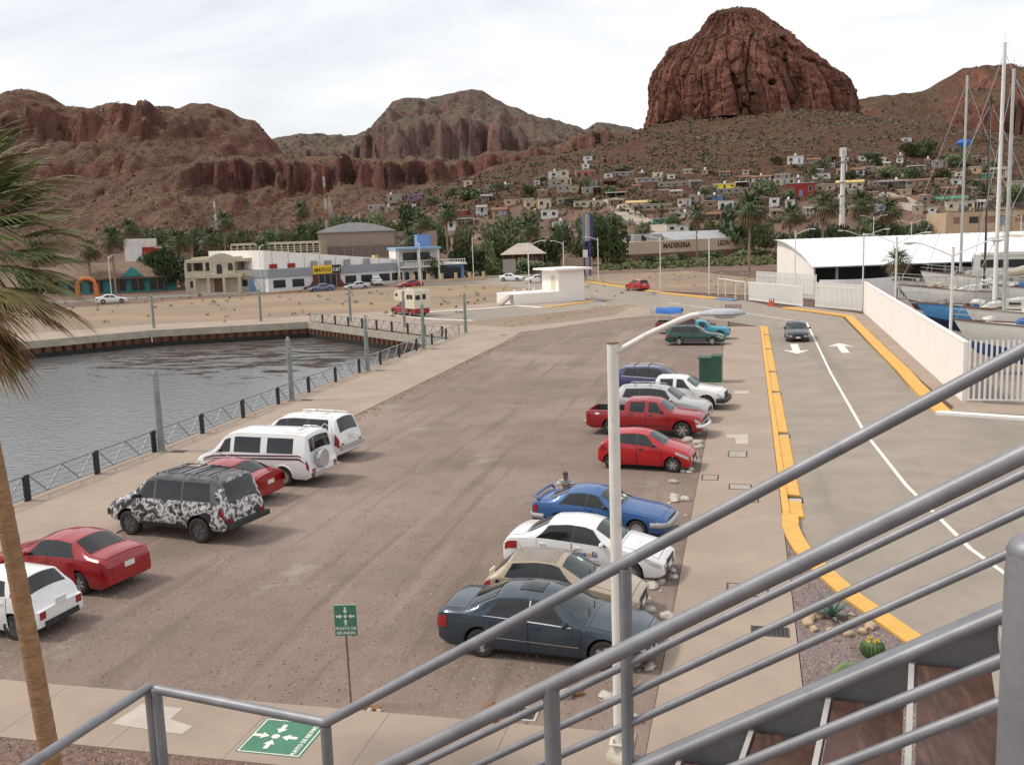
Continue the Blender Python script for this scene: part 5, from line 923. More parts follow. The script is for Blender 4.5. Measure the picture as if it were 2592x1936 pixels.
def lamp_at(label, px, pyb, pyt, arms, z=0., **k):
    x, y = G(px, pyb, z); c = CAM2(x, y); p = A(px, pyt, c[1]); return street_lamp(label, (x, y, min(z, 0)-.05), max(5., p.z+.05), arms, group='white street lamps', **k)
LP = [('white street lamp beside the white pump house', 1341, 769, 613, [R(30)]), ('white street lamp on the far road behind the pump house', 1428, 716, 611, [R(170)]), ('white street lamp by the far yellow kerb, left of the red car', 1515, 712, 601, [R(170)]),
      ('white street lamp by the far yellow kerb, right of the red car', 1672, 731, 599, [R(172)]), ('white street lamp at the left end of the white gate rails', 1795, 745, 596, [R(172)]), ('white street lamp at the junction before the blue and white house', 1199, 708, 600, [R(60)]),
      ('white street lamp between the ruined cream building and the store', 664, 738, 623, [R(100)]), ('white street lamp before the turquoise restaurant', 283, 752, 648, [R(100)]), ('white street lamp before the store front entrance', 1066, 724, 616, [R(120)]),
      ('white lamp pole by the marina gate before the hangar end wall', 2012, 756, 584, [R(10)])]
for l, px, pb, pt, ar in LP: lamp_at(l, px, pb, pt, ar)
for l, px, pb, pt, ar in [('double-armed white lamp behind the marina wall, farthest of three', 2184, 730, 590, [R(8), R(188)]), ('double-armed white lamp behind the marina wall, middle of three', 2266, 772, 602, [R(8), R(188)]), ('double-armed white lamp behind the marina wall, nearest of three', 2405, 862, 627, [R(10), R(190)])]:
    b_ = bearing(px, pb); d_ = 40.
    while True:
        x, y = S2(b_[0]/b_[1]*d_, d_)
        if x > 10.5+(y-52.5)*.0166+.55 or d_ > 140: break
        d_ += .05
    p = A(px, pt, d_); street_lamp(l, (x, y, -.1), p.z+.1, ar, .085, 2.0, .75, 'white street lamps', armr=.03)
for l, px, pt, dist, ar in [('distant double-armed lamp showing above the white hangar roof', 2308, 560, 190, [R(0), R(180)]), ('distant lamp showing above the white hangar roof, leftmost', 2212, 548, 190, [R(20), R(200)]), ('distant lamp at the right photo edge above the hangar', 2586, 545, 170, [R(180)])]:
    p = A(px, pt, dist); street_lamp(l, (p.x, p.y, 0), p.z, ar, .08, 2.0, .6, 'white street lamps')
# ---- marina wall, fences, gate
w_ = thing('marina_wall', 'long plain white boundary wall of the boatyard beside the road', 'wall', (10.5, 52.5, 0), R(-.95)); MB().box(0, .22, 0, 51.6, -.12, 2.95).build('wall_panel', M_white, w_); MB().box(-.03, .25, 0, 51.6, 2.951, 3.0).build('coping', M_white, w_)
M_bar = mat('white_bar_paint', (.76, .74, .70), .55, .05, 3)
def barfence(name, label, a, b, h, sp, bw, cat='fence', rails=(), fh=None, frame=False):
    a, b = Vector(a), Vector(b); L = (b-a).length; t = thing(name, label, cat, (a.x, a.y, 0), math.atan2(b.y-a.y, b.x-a.x)); n = int(L/sp); me = MB().box(-bw/2, bw/2, -.03, .03, .06, h).mesh('bar', M_bar)
    for i in range(n+1): link('bar', me, t, (i*L/n, 0, 0))
    for z in rails: MB().box(0, L, -.05, -.02, z-.035, z+.035).build('rail', M_bar, t)
    if frame:
        for z in (.12, h): MB().box(-.05, L+.05, -.045, .045, z-.07, z+.07).build('frame_rail', M_bar, t)
        for x in (0, L/2, L): MB().box(x-.06, x+.06, -.05, .05, 0, h+.05).build('frame_post', M_bar, t)
    return t
barfence('bar_fence', 'white vertical bar fence at the right end of the boatyard wall', (10.75, 52.3), (30, 51.4), 3.1, .245, .10, rails=(.12,))
barfence('bar_fence', 'white vertical slat fence between the gate and the boatyard wall', (7.15, 110.2), (11.15, 104.2), 2.7, .19, .10, rails=(.2, 2.3))
g_ = barfence('sliding_gate', 'white slatted sliding gate with pale blue panels behind the traffic cones', (.2, 122), (5.85, 111.5), 2.15, .19, .11, 'gate', (), None, True)
pb_ = mat('pale_blue_panel', (.50, .62, .74), .6, .06, 3)
for x0, x1 in ((1.5, 2.6), (4.0, 4.6), (6.6, 7.4), (8.4, 9.0)): MB().box(x0, x1, .035, .05, .3, 2.0).build('blue_panel', pb_, g_)
barfence('bar_fence', 'tall white slat fence behind the sliding gate before the hangar', (1.2, 132), (7.8, 120), 3.0, .3, .13, rails=(.3, 2.5))
gr = thing('gate_rail_frame', 'white open pipe frame with posts at the left end of the sliding gate', 'frame', (0, 0, 0))
pp = [G(px, py) for px, py in ((1818, 748), (1836, 751), (1862, 757), (1886, 760))]
for p in pp: MB().box(p[0]-.07, p[0]+.07, p[1]-.07, p[1]+.07, 0, 2.2).build('post', M_bar, gr)
for p, q in zip(pp, pp[1:]): MB().tube((*p, 2.2), (*q, 2.2), .06, 6).build('top_rail', M_bar, gr)
# curved white wall in the yard
cw = thing('curved_wall', 'low curved white wall in the boatyard behind the slat fence', 'wall', (8.0, 117.5, 0)); mb = MB()
for k in range(13):
    a0, a1 = k/13, (k+1)/13
    f = lambda a: (a*9.2, -2.4*math.sin(a*math.pi)+a*4.2)
    (xa, ya), (xb, yb) = f(a0), f(a1); mb.add([(xa, ya, 0), (xb, yb, 0), (xb, yb, 2.5), (xa, ya, 2.5), (xa, ya+.25, 0), (xb, yb+.25, 0), (xb, yb+.25, 2.5), (xa, ya+.25, 2.5)], [(0, 1, 2, 3), (5, 4, 7, 6), (3, 2, 6, 7), (0, 3, 7, 4), (1, 5, 6, 2)])
mb.build('wall_panel', mat('white_plaster', (.72, .71, .70), .8, .05, 1), cw)
# cones
cn = None
for i, px in enumerate((1948, 1953, 1958)):
    x, y = G(px, 775, -.12); lab = f'orange traffic cone by the sliding gate, {ORD[i]} from left'
    if cn is None:
        cn = thing('traffic_cone', lab, 'traffic cone', (x, y, -.12), 0, 'traffic cones by the gate'); om = mat('cone_orange', (.55, .10, .03), .6, .1, 5)
        MB().lathe([(.17, .03), (.03, .9)], 12).build('cone', om, cn); MB().box(-.22, .22, -.22, .22, 0, .03).build('base', om, cn)
    else: dup(cn, (x, y, -.12), None, lab)
# transformer cabinet
tb = thing('utility_cabinet', 'green metal utility cabinet standing at the edge of the sidewalk', 'cabinet', (-2.1, 58.6, -.03), R(-2)); tg = mat('cabinet_green', (.028, .095, .065), .5, .12, 3, coat=.2)
MB().box(-.62, .1, -.5, .45, .05, 1.45).build('front_box', tg, tb); MB().box(.1, .68, -.5, .55, .05, 1.56).build('tall_box', tg, tb); MB().box(-.72, .12, -.56, .5, 1.45, 1.52).build('lid', tg, tb); MB().box(.08, .72, -.54, .6, 1.56, 1.62).build('lid', tg, tb); MB().box(-.75, .78, -.65, .65, 0, .05).build('plinth', M_kerbconc, tb)
for z in (.45, .98): MB().box(-.62, .1, -.515, -.5, z-.02, z+.02).build('rib', tg, tb)
# signs
sg = thing('meeting_point_sign', 'green PUNTO DE REUNION sign on a thin rusty pole at the lot edge', 'sign', (-7.66, 17.1, -.03), R(12)); MB().path([(0, 0, 0), (-.02, 0, 2.1)], .02, 8).build('pole', mat('rusty_pole', (.16, .10, .06), .8, .3, 6), sg)
MB().box(-.215, .215, -.035, -.02, 1.48, 2.10).build('panel', M_green, sg); b = MB().box(-.225, .225, -.021, -.005, 1.47, 2.11).build('panel_edge', mat('pale_green_edge', (.35, .5, .42), .6), sg)
meeting(sg, .42, M_wline, .036, 0, 1.88, lambda x, y, h: (x, -h, y))
text('PUNTO DE', .083, M_wline, sg, (0, -.037, 1.63), (R(90), 0, 0), ext=.001, bold=.002); text('REUNIÓN', .083, M_wline, sg, (0, -.037, 1.535), (R(90), 0, 0), ext=.001, bold=.002)
x, y = -1.3, 95.5
cs = thing('closed_sign', 'small white CERRADO sign board with brown lettering by the lot exit', 'sign', (x, y, -.03), R(8)); sm_ = mat('sign_white', (.7, .66, .6), .7, .08, 4); br_ = mat('sign_brown', (.20, .045, .03), .7, .1, 4)
MB().box(-.06, .06, -.03, .03, 0, 1.3).build('pole', sm_, cs); MB().box(-.75, .75, -.05, -.02, 1.15, 1.65).build('panel', sm_, cs)
for z0, z1, x0, x1 in ((1.15, 1.2, -.75, .75), (1.6, 1.65, -.75, .75), (1.2, 1.6, -.75, -.70), (1.2, 1.6, .70, .75)): MB().box(x0, x1, -.06, -.05, z0, z1).build('border', br_, cs)
text('CERRADO', .32, br_, cs, (0, -.055, 1.4), (R(90), 0, 0), ext=.004, bold=.008)
# stones along the lot edge
rr = random.Random(11); k = 0
for y0, y1, n in ((17.2, 22, 10), (22.5, 27, 22), (29, 36, 10), (36.5, 45, 26), (46, 60, 8)):
    for _ in range(n):
        x, y = rr.uniform(-2.7, -1.85), rr.uniform(y0, y1); r = rr.uniform(.05, .15)*(1.3 if y0 == 36.5 else 1)
        o = MB().blob((0, 0, 0), (r*rr.uniform(.9, 1.5), r*rr.uniform(.9, 1.4), r*.75), rr.randrange(9999), 0, .35, n=2).build('stone', mat('stone_'+rr.choice(('pale', 'tan', 'red')), {'pale': (.5, .45, .4), 'tan': (.36, .26, .17), 'red': (.28, .15, .10)}['pale'], .9, .25, 5, bump=.4) if rr.random() < .6 else M_rock, None, 60, (x, y, -.03+r*.3)); k += 1
        tag(o, 'loose rubble stone lying along the sidewalk edge of the lot', 'stone', 'loose stones along the sidewalk edge')
for i, (x, y, r) in enumerate([(-4.75, 17.25, .10), (-4.6, 16.95, .13), (-3.5, 18.15, .14), (-3.3, 18.3, .10), (-4.2, 18.1, .11), (-4.9, 17.5, .09), (-3.85, 18.05, .10), (-7.3, 17.05, .07), (-7.2, 16.95, .06), (-7.1, 17.05, .07), (-7.0, 16.95, .05)]):
    tag(MB().blob((0, 0, 0), (r*1.2, r, r*.8), 40+i, 0, .35, n=2).build('stone', [M_rock, mat('brown_stone', (.26, .13, .06), .9, .2, 5)][i % 2], None, 60, (x, y, -.03+r*.4)), 'loose stone on the gravel near the drain and sign pole', 'stone', 'loose stones by the drain')
pb = MB()
for _ in range(7000):
    x, y = rr.uniform(-19.5, -1.8), 16.8+abs(rr.gauss(0, 1))*13
    if y > 60: continue
    r = rr.uniform(.012, .032); a = rr.uniform(0, 3); c_, s_ = math.cos(a)*r, math.sin(a)*r
    pb.add([(x+c_, y+s_, -.03), (x-s_, y+c_, -.03), (x-c_, y-s_, -.03), (x+s_, y-c_, -.03), (x+.2*c_, y+.2*s_, -.03+r*.9)], [(0, 1, 4), (1, 2, 4), (2, 3, 4), (3, 0, 4)], rr.choice((0, 0, 0, 2, 2, 1)))
tag(pb.build('pebbles', [mat('pebble_a', (.30, .22, .18), .9, .2, 3), mat('pebble_b', (.36, .29, .25), .9, .2, 3), mat('pebble_c', (.15, .10, .08), .9, .2, 3)]), 'pebbles scattered over the gravel lot', 'pebbles', kind='stuff')
# ---------------------------------------------------------------- boats on the hard
M_gel = mat('boat_gelcoat', (.68, .66, .60), .4, .05, 1.5, coat=.3, extra=[(1.2, .55, .75, (.5, .46, .38), .4)]); M_bblue = mat('boat_blue', (.075, .27, .52), .45, .12, 1.2, coat=.2); M_navy = mat('boat_navy_boot', (.012, .03, .09), .6, .1, 2); M_grn = mat('boat_cover_green', (.02, .10, .085), .8, .1, 2); M_beige = mat('boat_canvas', (.42, .37, .29), .9, .12, 2); M_gcov = mat('boat_grey_cover', (.24, .24, .25), .8, .15, 2, bump=.3); M_alu = mat('mast_alloy', (.48, .48, .46), .45, .08, 2, metal=.4); M_mwhite = mat('mast_white_paint', (.72, .71, .68), .5, .05, 2); M_wood = mat('boat_brown_trim', (.14, .065, .04), .7, .15, 3); M_anti = mat('antifouling_blue', (.03, .11, .30), .8, .15, 2)
def boat(label, loc, rz, L, B, fb, hull, boot, draft=1.5, zk=1.2, cabin=True, cover=None, name='sailboat', cat='boat'):
    """x forward from the stern at 0, keel bottom at zk above ground"""
    t = thing(name, label, cat, loc, rz, 'boats stored in the yard'); n = 18; m = 9; rows = []
    z0 = zk; zwl = z0+draft*.55; zd = zwl+fb
    for i in range(n+1):
        u = i/n; bw = B/2*(min(1, .72+.7*u) if u < .4 else (1-((u-.4)/.6)**2.3)); bw = max(bw, .015); sheer = zd+.28*fb*(2*u-.9)**2; ov = .10*L*max(0, (u-.82)/.18)
        keel = z0+draft*.32*(1-u)+ (draft*.62)*max(0, (u-.72)/.28)**1.4; x = L*.90*u
        row = []
        for j in range(m+1):
            f = j/m; row.append((x+ov*f, bw*math.sin(f*math.pi/2)**.75 if f > 0 else 0, keel+(sheer-keel)*f**1.15))
        rows.append(row)
    for nm, j0, j1, mm in (('bottom', 0, 4, boot), ('hull', 4, m, hull)):
        mb = MB()
        for sg in (1, -1):
            vs = [(p[0], sg*p[1], p[2]) for r in rows for p in r[j0:j1+1]]; q = j1-j0+1
            mb.add(vs, [((i*q+j, i*q+j+1, (i+1)*q+j+1, (i+1)*q+j) if sg < 0 else (i*q+j, (i+1)*q+j, (i+1)*q+j+1, i*q+j+1)) for i in range(n) for j in range(j1-j0)])
        tr = rows[0][j0:j1+1]; mb.add([(p[0], p[1], p[2]) for p in tr]+[(p[0], -p[1], p[2]) for p in tr], [(j, j+1, len(tr)+j+1, len(tr)+j) for j in range(len(tr)-1)]); mb.build(nm, mm, t, 50)
    mb = MB(); mb.add([(r[-1][0], r[-1][1]*sg, r[-1][2]-.04) for r in rows for sg in (1, -1)], [(2*i, 2*i+1, 2*i+3, 2*i+2) for i in range(n)]); mb.build('deck', M_gel, t)
    for sg in (1, -1): MB().path([(r[-1][0], sg*r[-1][1], r[-1][2]) for r in rows], .045, 5).build('gunwale', M_wood, t)
    MB().box(L*.32, L*.52, -.12, .12, z0-.55, z0+.4).build('keel', boot, t); MB().box(.1, .5, -.04, .04, z0-.3, z0+.7).build('rudder', boot, t)
    if cabin:
        zz = rows[9][-1][2]; q = MB(); q.extr([(L*.22, zz-.1), (L*.22, zz+.75), (L*.45, zz+.7), (L*.60, zz+.35), (L*.68, zz-.1)], 'y', -B*.28, B*.28); q.build('cabin', M_gel, t)
        for sg in (1, -1):
            for k in range(3): MB().box(L*(.27+.09*k), L*(.33+.09*k), sg*B*.282-.01, sg*B*.282+.01, zz+.22, zz+.48).build('porthole', M_win, t)
    if cover:
        zz = rows[6][-1][2]; MB().path([(L*.05, 0, zz+1.5), (L*.2, 0, zz+1.75), (L*.42, 0, zz+1.2)], [.35, .55, .2], 10).build('cover', cover, t, 60)
    for sg in (1, -1):      # guard rails
        for k in range(2, n+1, 3): r = rows[k][-1]; MB().tube((r[0], sg*r[1], r[2]), (r[0], sg*r[1], r[2]+.62), .02, 5).build('stanchion', M_alu, t)
        for h in (.32, .62): MB().path([(r[-1][0], sg*r[-1][1], r[-1][2]+h) for r in rows[2:]], .018, 4).build('lifeline', M_alu, t)
    rg = random.Random(int(L*100+B*37+zk*11+loc[1]))
    for k in range(9):
        x = L*rg.uniform(.06, .86); i = int(min(n, x/(L*.9)*n)); r = rows[i][-1]; y = r[1]*rg.uniform(-.7, .7); s_ = rg.uniform(.18, .42); zz = r[2]+(.62 if .22 < x/L < .5 and abs(y) < B*.28 and cabin else 0)
        (MB().blob((x, y, zz+s_*.5), (s_*1.3, s_, s_*.7), k, 0, .3, 1, 2) if k % 2 else MB().cbox((x, y, zz+s_*.5), (s_*1.6, s_*1.2, s_), rg.uniform(0, 3))).build('deck_gear', rg.choice((M_beige, M_gel, M_gcov, M_anti, M_wood)), t)
    for x in (L*.2, L*.62):     # stands
        for sg in (1, -1): MB().path([(x, sg*B*.62, 0), (x, sg*B*.36, zwl-.1)], .04, 6).build('jack_stand', M_iron, t)
    MB().cbox((L*.42, 0, (z0-.55)/2), (L*.24, .4, z0-.55)).build('keel_block', MATS['bark'], t)
    return t, rows
def mast(t, x, z, h, m, r=.10, stays=(), spread=True, B=3.):
    MB().path([(x, 0, z), (x, 0, z+h)], [r, r*.8], 10).build('mast', m, t, 60)
    for k, (sx, sy, sz) in enumerate(stays): MB().path([(x, 0, z+h*.97), (sx, sy, sz)], .022, 4).build('stay', M_alu, t)
    if spread:
        for f in (.45, .7): MB().tube((x, -B*.28, z+h*f), (x, B*.28, z+h*f), .025, 5).build('spreader', m, t)
        for sg in (1, -1): MB().path([(x, 0, z+h*.97), (x, sg*B*.28, z+h*.7), (x, sg*B*.28, z+h*.45), (x, sg*B*.45, z)], .014, 4).build('shroud', M_alu, t)
    MB().tube((x-.25, 0, z+h+.02), (x+.2, 0, z+h+.02), .012, 4).build('masthead', M_iron, t); MB().tube((x, 0, z+h), (x, 0, z+h+.6), .012, 4).build('antenna', M_iron, t)
def place(label, px, py, dist, L, B, fb, hull, boot, zk, yaw=0., **k):
    p = A(px, py, dist); rz = R(180)+yaw; return boat(label, (p.x+math.cos(yaw)*L, p.y+math.sin(yaw)*L, -.1), rz, L, B, fb, hull, boot, zk=zk, **k)
def mast_up(t, rows, px, dist, ptop, m, r, yk=0., stays=True, B=3.2, bow=None):
    """mast at the surveyed bearing, stepped on the deck of t"""
    bpy.context.view_layer.update(); tp = A(px, ptop, dist); q = t.matrix_world.inverted() @ tp; L = rows[-1][-1][0]; x = max(L*.12, min(L*.8, q.x)); zd = interp_([(a[-1][0], a[-1][2]) for a in rows], x)-.05
    mast(t, x, zd, q.z-zd, m, r, [(L, 0, rows[-1][-1][2]+.1), (.2, 0, rows[0][-1][2]+.1)] if stays else [], True, B)
t4, r4 = place('pale grey sailboat with green sail cover farther back in the yard', 2256, 716, 96, 13, 3.4, 1.4, mat('boat_pale_grey', (.45, .47, .5), .5, .08, 2), M_navy, .7, R(-12), cover=M_gcov)
mast_up(t4, r4, 2451, 99, 212, M_alu, .13); zz = r4[8][-1][2]; MB().path([(3.0, 0, zz+.7), (3.2, 0, zz+1.6), (3.25, 0, zz+2.6)], [.28, .32, .1], 10).build('sail_cover', M_grn, t4, 60)
t5, r5 = place('cream motor yacht with canvas flybridge behind the sailboats', 2330, 672, 92, 12, 4.0, 1.9, M_gel, M_anti, 1.0, R(-10), name='motor_yacht'); zz = r5[8][-1][2]
MB().box(2.2, 7.6, -1.5, 1.5, zz-.1, zz+2.0).build('wheelhouse', M_gel, t5); MB().box(7.58, 7.66, -1.3, 1.3, zz+.9, zz+1.7).build('windscreen', M_win, t5); MB().box(1.6, 7.0, -1.6, 1.6, zz+2.0, zz+2.15).build('flybridge_floor', M_gel, t5)
for sg in (1, -1): MB().box(2.6, 7.0, sg*1.51-.02, sg*1.51+.02, zz+.9, zz+1.6).build('side_window', M_win, t5)
for sx in (2.2, 5.6):
    for sy in (-1.2, 1.2): MB().path([(sx, sy, zz+2.1), (sx+.4, sy, zz+3.4)], .05, 6).build('canopy_post', M_gel, t5)
def cnv(a, b): return (1.6+5.0*a, -1.5+3.0*b, zz+3.35+.35*math.sin(a*math.pi)**.7*(1-.4*(2*b-1)**2)+.05*math.sin(a*17+b*9))
MB().grid(cnv, 16, 10).build('canvas_top', M_beige, t5, 180)
MB().lathe([(.05, 0), (.42, .02), (.42, .10), (.05, .12)], 16, axis='y', c=(5.2, 0, zz+5.0)).build('radar', mat('radar_grey', (.2, .2, .2), .6), t5); MB().tube((5.2, 0, zz+3.4), (5.2, 0, zz+4.7), .06, 6).build('radar_post', M_gel, t5)
t3, r3 = place('cream hulled sailboat with brown trim behind the blue one', 2275, 752, 84, 13, 3.6, 1.6, M_gel, M_wood, .7, R(-9), cover=M_beige)
mast_up(t3, r3, 2500, 86, 262, mat('mast_dark', (.03, .022, .02), .5, .1, 2), .10)
t1, r1 = place('blue hulled sailboat on stands beside the boatyard wall', 2318, 768, 73, 12.5, 3.4, 1.3, M_bblue, M_navy, .5, R(-8), cover=M_beige)
mast_up(t1, r1, 2533, 74, 128, M_mwhite, .15)
t7, r7 = place('white sailboat with tarps behind the large one at the right photo edge', 2440, 805, 66, 12, 3.6, 1.4, M_gel, M_navy, .5, R(-6), cover=M_gcov)
mast_up(t7, r7, 2552, 67, 185, M_alu, .13)
t2, r2 = place('large white sailboat with blue bottom nearest the bar fence', 2412, 862, 58, 13.0, 3.8, 1.55, M_gel, M_anti, .35, R(-5), cover=M_gcov)
MB().path([(2.2, 0, r2[3][-1][2]+1.7), (8.2, 0, r2[10][-1][2]+1.5)], .16, 8).build('boom', M_mwhite, t2, 60); mast(t2, 5.2, r2[8][-1][2]-.05, 19, M_mwhite, .14, [(12.9, 0, r2[-1][-1][2])])
t8, r8 = place('white cabin sailboat at the back of the yard under the hangar eave', 2400, 694, 104, 10, 3.2, 1.3, M_gel, M_anti, .9, R(-8), cover=M_gcov)
t9, r9 = place('small cream sailboat wedged between hulls at the right photo edge', 2500, 735, 78, 9, 3.0, 1.3, M_gel, M_navy, 1.3, R(-4), cover=M_beige)
for k_, (px, py, dd, hh) in enumerate([(2290, 770, 82, 3.2), (2350, 745, 88, 4.0), (2370, 740, 89, 4.0), (2440, 760, 80, 4.6), (2470, 760, 80, 4.6), (2500, 770, 76, 5.0), (2300, 735, 94, 3.2)]):
    p_ = A(px, py, dd); tt = thing('scaffold_frame', f'thin scaffold pole frame among the stored boats, {ORD[k_]} of seven', 'scaffold', (p_.x, p_.y, -.1), R(5*k_))
    for sx in (0, 1.8):
        for sy in (0, 1.2): MB().tube((sx, sy, 0), (sx, sy, hh), .03, 5).build('pole', M_alu, tt)
    for zz in (hh*.35, hh*.7, hh-.1):
        for sy in (0, 1.2): MB().tube((0, sy, zz), (1.8, sy, zz), .025, 5).build('ledger', M_alu, tt)
p_ = A(2440, 362, 99); rb = thing('furled_flag', 'small blue tied bundle hanging in the rigging of the grey mast', 'flag', tuple(p_)); MB().blob((0, 0, 0), (.6, .35, .38), 4, 0, .35, 1, 2).build('bundle', mat('flag_blue', (.02, .14, .5), .7, .1, 3), rb)
# ---------------------------------------------------------------- vehicles
def paint(name, col, rough=.25, metal=.0, dust=.25):
    return mat('paint_'+name, col, rough, .04, 1.5, metal=metal, coat=.6, extra=[(2.5, .5, .8, tuple(.5*c+.5*d for c, d in zip(col, (.35, .3, .25))), dust)])
M_glass = mat('tinted_glass', (.012, .014, .015), .05, .2, 2, spec=.6)
M_glass2 = mat('clear_windscreen', (.03, .042, .042), .05, .2, 2, spec=.5, extra=[(3, .5, .7, (.10, .12, .115), .5)])
M_tyre = mat('tyre_rubber', (.028, .026, .024), .85, .2, 10, extra=[(8, .5, .75, (.10, .085, .07), .5)])
M_rim = mat('alloy_rim', (.50, .49, .48), .35, .1, 8, metal=.6)
M_under = mat('car_underside', (.015, .014, .013), .9, .2, 4)
M_chrome = mat('chrome_trim', (.72, .72, .72), .15, .05, 5, metal=.9)
M_red_l = mat('red_lamp', (.26, .008, .010), .12, .15, 12, coat=.5)
M_lamp = mat('headlamp_lens', (.42, .43, .43), .08, .15, 12, coat=.8)
M_amber = mat('amber_lamp', (.65, .22, .03), .15, .1, 12, coat=.5)
M_plate = mat('number_plate', (.68, .68, .64), .5, .05, 10)
def interp(tab, u):
    if u <= tab[0][0]: return tab[0][1]
    for (a, x), (b, y) in zip(tab, tab[1:]):
        if u <= b:
            return x + (y-x)*(u-a)/(b-a)
    return tab[-1][1]
def sm(tab, u, k=.08):      # softened table
    return (interp(tab, u-k)+2*interp(tab, u)+interp(tab, u+k))/4
class Car:
    def __init__(s, p): s.__dict__.update(p); s.xf = s.wb/2 + s.fo; s.ua = (s.fo, s.fo+s.wb)
    def hw(s, u):
        e0, e1 = s.__dict__.get('nose', .55), s.__dict__.get('tail', .4); h = s.W/2
        k0, k1 = s.__dict__.get('kn', .2), s.__dict__.get('kt', .12)
        if u < e0: h *= 1 - k0*((e0-u)/e0)**2.2
        if u > s.L-e1: h *= 1 - k1*((u-s.L+e1)/e1)**2.4
        return h
    def zlow(s, u):
        z = s.clear + max(0, .12-u)*.6 + max(0, u-(s.L-.25))*.5; ra = s.r+s.__dict__.get('ag', .055)
        for a in s.ua:
            d = abs(u-a)
            if d < ra: z = max(z, s.r + math.sqrt(ra*ra-d*d))
        return z
    def zt(s, u): return sm(s.top, u, s.__dict__.get('soft', .05))
    def zb(s, u): return min(sm(s.belt, u, .1), s.zt(u)-.02)
    def yside(s, u, z):
        zb = s.zb(u); f = max(0, min(1, (z-s.clear)/max(.05, zb-s.clear)))
        return s.hw(u)*interp([(0, .93), (.18, .975), (.5, 1.0), (.8, .985), (1, .955)], f)
    def rail(s, u):
        zb = s.zb(u); h = s.zt(u)-zb; yb = s.yside(u, zb); cr = min(.07, .35*h) + .02
        return yb - s.__dict__.get('tum', .36)*max(0, h-.03) - min(.05, h*.5), s.zt(u)-cr
    def ring(s, u):
        zl, zb, zt = s.zlow(u), s.zb(u), s.zt(u); zl = min(zl, zb-.02)
        P = [(0, zl), (s.yside(u, zl)*.97, zl)]
        for f in (.06, .2, .4, .6, .8, .93): z = zl+(zb-zl)*f; P.append((s.yside(u, z), z))
        P.append((s.yside(u, zb), zb)); yr, zr = s.rail(u); y0 = s.yside(u, zb)
        for f in (.33, .7): P.append((y0+(yr-y0)*f+.012*min(1, (zt-zb)/.3), zb+(zr-zb)*f))
        P.append((yr, zr))
        for f in (.9, .65, .33, 0): P.append((yr*f, zr+(zt-zr)*(1-f*f)))
        return P
    def stations(s):
        us = {0., .03, .08, .15, .25, s.L-.25, s.L-.15, s.L-.08, s.L-.03, s.L}
        for a in s.ua:
            ra = s.r+s.__dict__.get('ag', .055)
            for k in range(-8, 9): us.add(a+ra*math.sin(k*math.pi/16))
            us |= {a-ra-.02, a+ra+.02}
        for t in s.top: us |= {t[0]-.04, t[0], t[0]+.04}
        u = 0
        while u < s.L: us.add(u); u += .14
        us |= set(s.__dict__.get('xu', ()))
        us = sorted(x for x in us if 0 <= x <= s.L); o = [us[0]]
        for x in us[1:]:
            if x-o[-1] > .008: o.append(x)
        o[-1] = s.L; return o
    def body(s):
        mb = MB(); us = s.stations(); rings = []
        for u in us:
            h = s.bedring(u) if hasattr(s, 'bed') and s.bed[0]-.001 <= u <= s.bed[1]+.001 else s.ring(u)
            rings.append([(s.xf-u, y, z) for y, z in h] + [(s.xf-u, -y, z) for y, z in h[-2:0:-1]])
        n = len(rings[0]); vs = [p for r in rings for p in r]; fs = []; ms = []
        for i in range(len(us)-1):
            for j in range(n):
                j2 = (j+1) % n; fs.append((i*n+j, i*n+j2, (i+1)*n+j2, (i+1)*n+j)[::-1]); ms.append(1 if j == 0 or j == n-1 else (2 if hasattr(s, 'bed') and s.bed[0] <= us[i] < s.bed[1]-.01 and 11 <= j <= n-13 else 0))
        fs += [tuple(range(n)), tuple(range((len(us)-1)*n, len(us)*n))[::-1]]; ms += [0, 0]
        mb.add(vs, fs); mb.m = ms; return mb
    def bedring(s, u):
        P = s.ring(u)[:9]; zb = P[-1][1]; y0 = P[-1][0]; fl = s.bedfloor
        return P + [(y0-.005, zb+.02), (y0-.02, zb+.03), (y0-.08, zb+.03), (y0-.1, fl), (y0*.5, fl), (y0*.25, fl), (0, fl)]
    # points on the skin
    def side(s, u, t, off=.0, sg=1):
        if t < 0:     # -1 sill .. 0 belt
            zl = max(s.clear+.02, 0); z = s.clear + (s.zb(u)-s.clear)*(1+t); return (s.xf-u, sg*(s.yside(u, z)+off), z)
        zb = s.zb(u); y0 = s.yside(u, zb); yr, zr = s.rail(u)
        b = .012*min(1, (s.zt(u)-zb)/.3)*4*t*(1-t)
        return (s.xf-u, sg*(y0+(yr-y0)*t+b+off), zb+(zr-zb)*t+off*.3)
    def topp(s, u, w_, off=0.):
        yr, zr = s.rail(u); e = .02; sl = (s.zt(u+e)-s.zt(u-e))/(2*e); n = Vector((sl, 0, 1)).normalized()   # x = xf-u, so dz/dx = -sl
        return (s.xf-u+n.x*off, yr*w_, zr+(s.zt(u)-zr)*(1-w_*w_)+n.z*off)
    def patch(s, q, sg, off, nu=10, nt=4):
        (u0, t0), (u1, t1), (u2, t2), (u3, t3) = q       # lower front, lower rear, upper rear, upper front
        def f(a, b):
            u = (u0*(1-a)+u1*a)*(1-b)+(u3*(1-a)+u2*a)*b; t = (t0*(1-a)+t1*a)*(1-b)+(t3*(1-a)+t2*a)*b
            return s.side(u, t, off, sg)
        mb = MB().grid(f, nu, nt)
        if sg > 0: mb.f = [x[::-1] for x in mb.f]
        return mb
    def tpatch(s, u0, u1, w0, w1, off, nu=8, nw=10):
        def f(a, b):
            u = u0*(1-a)+u1*a; ww = (w0*(1-a)+w1*a); return s.topp(u, -ww+2*ww*b, off)
        return MB().grid(f, nu, nw)
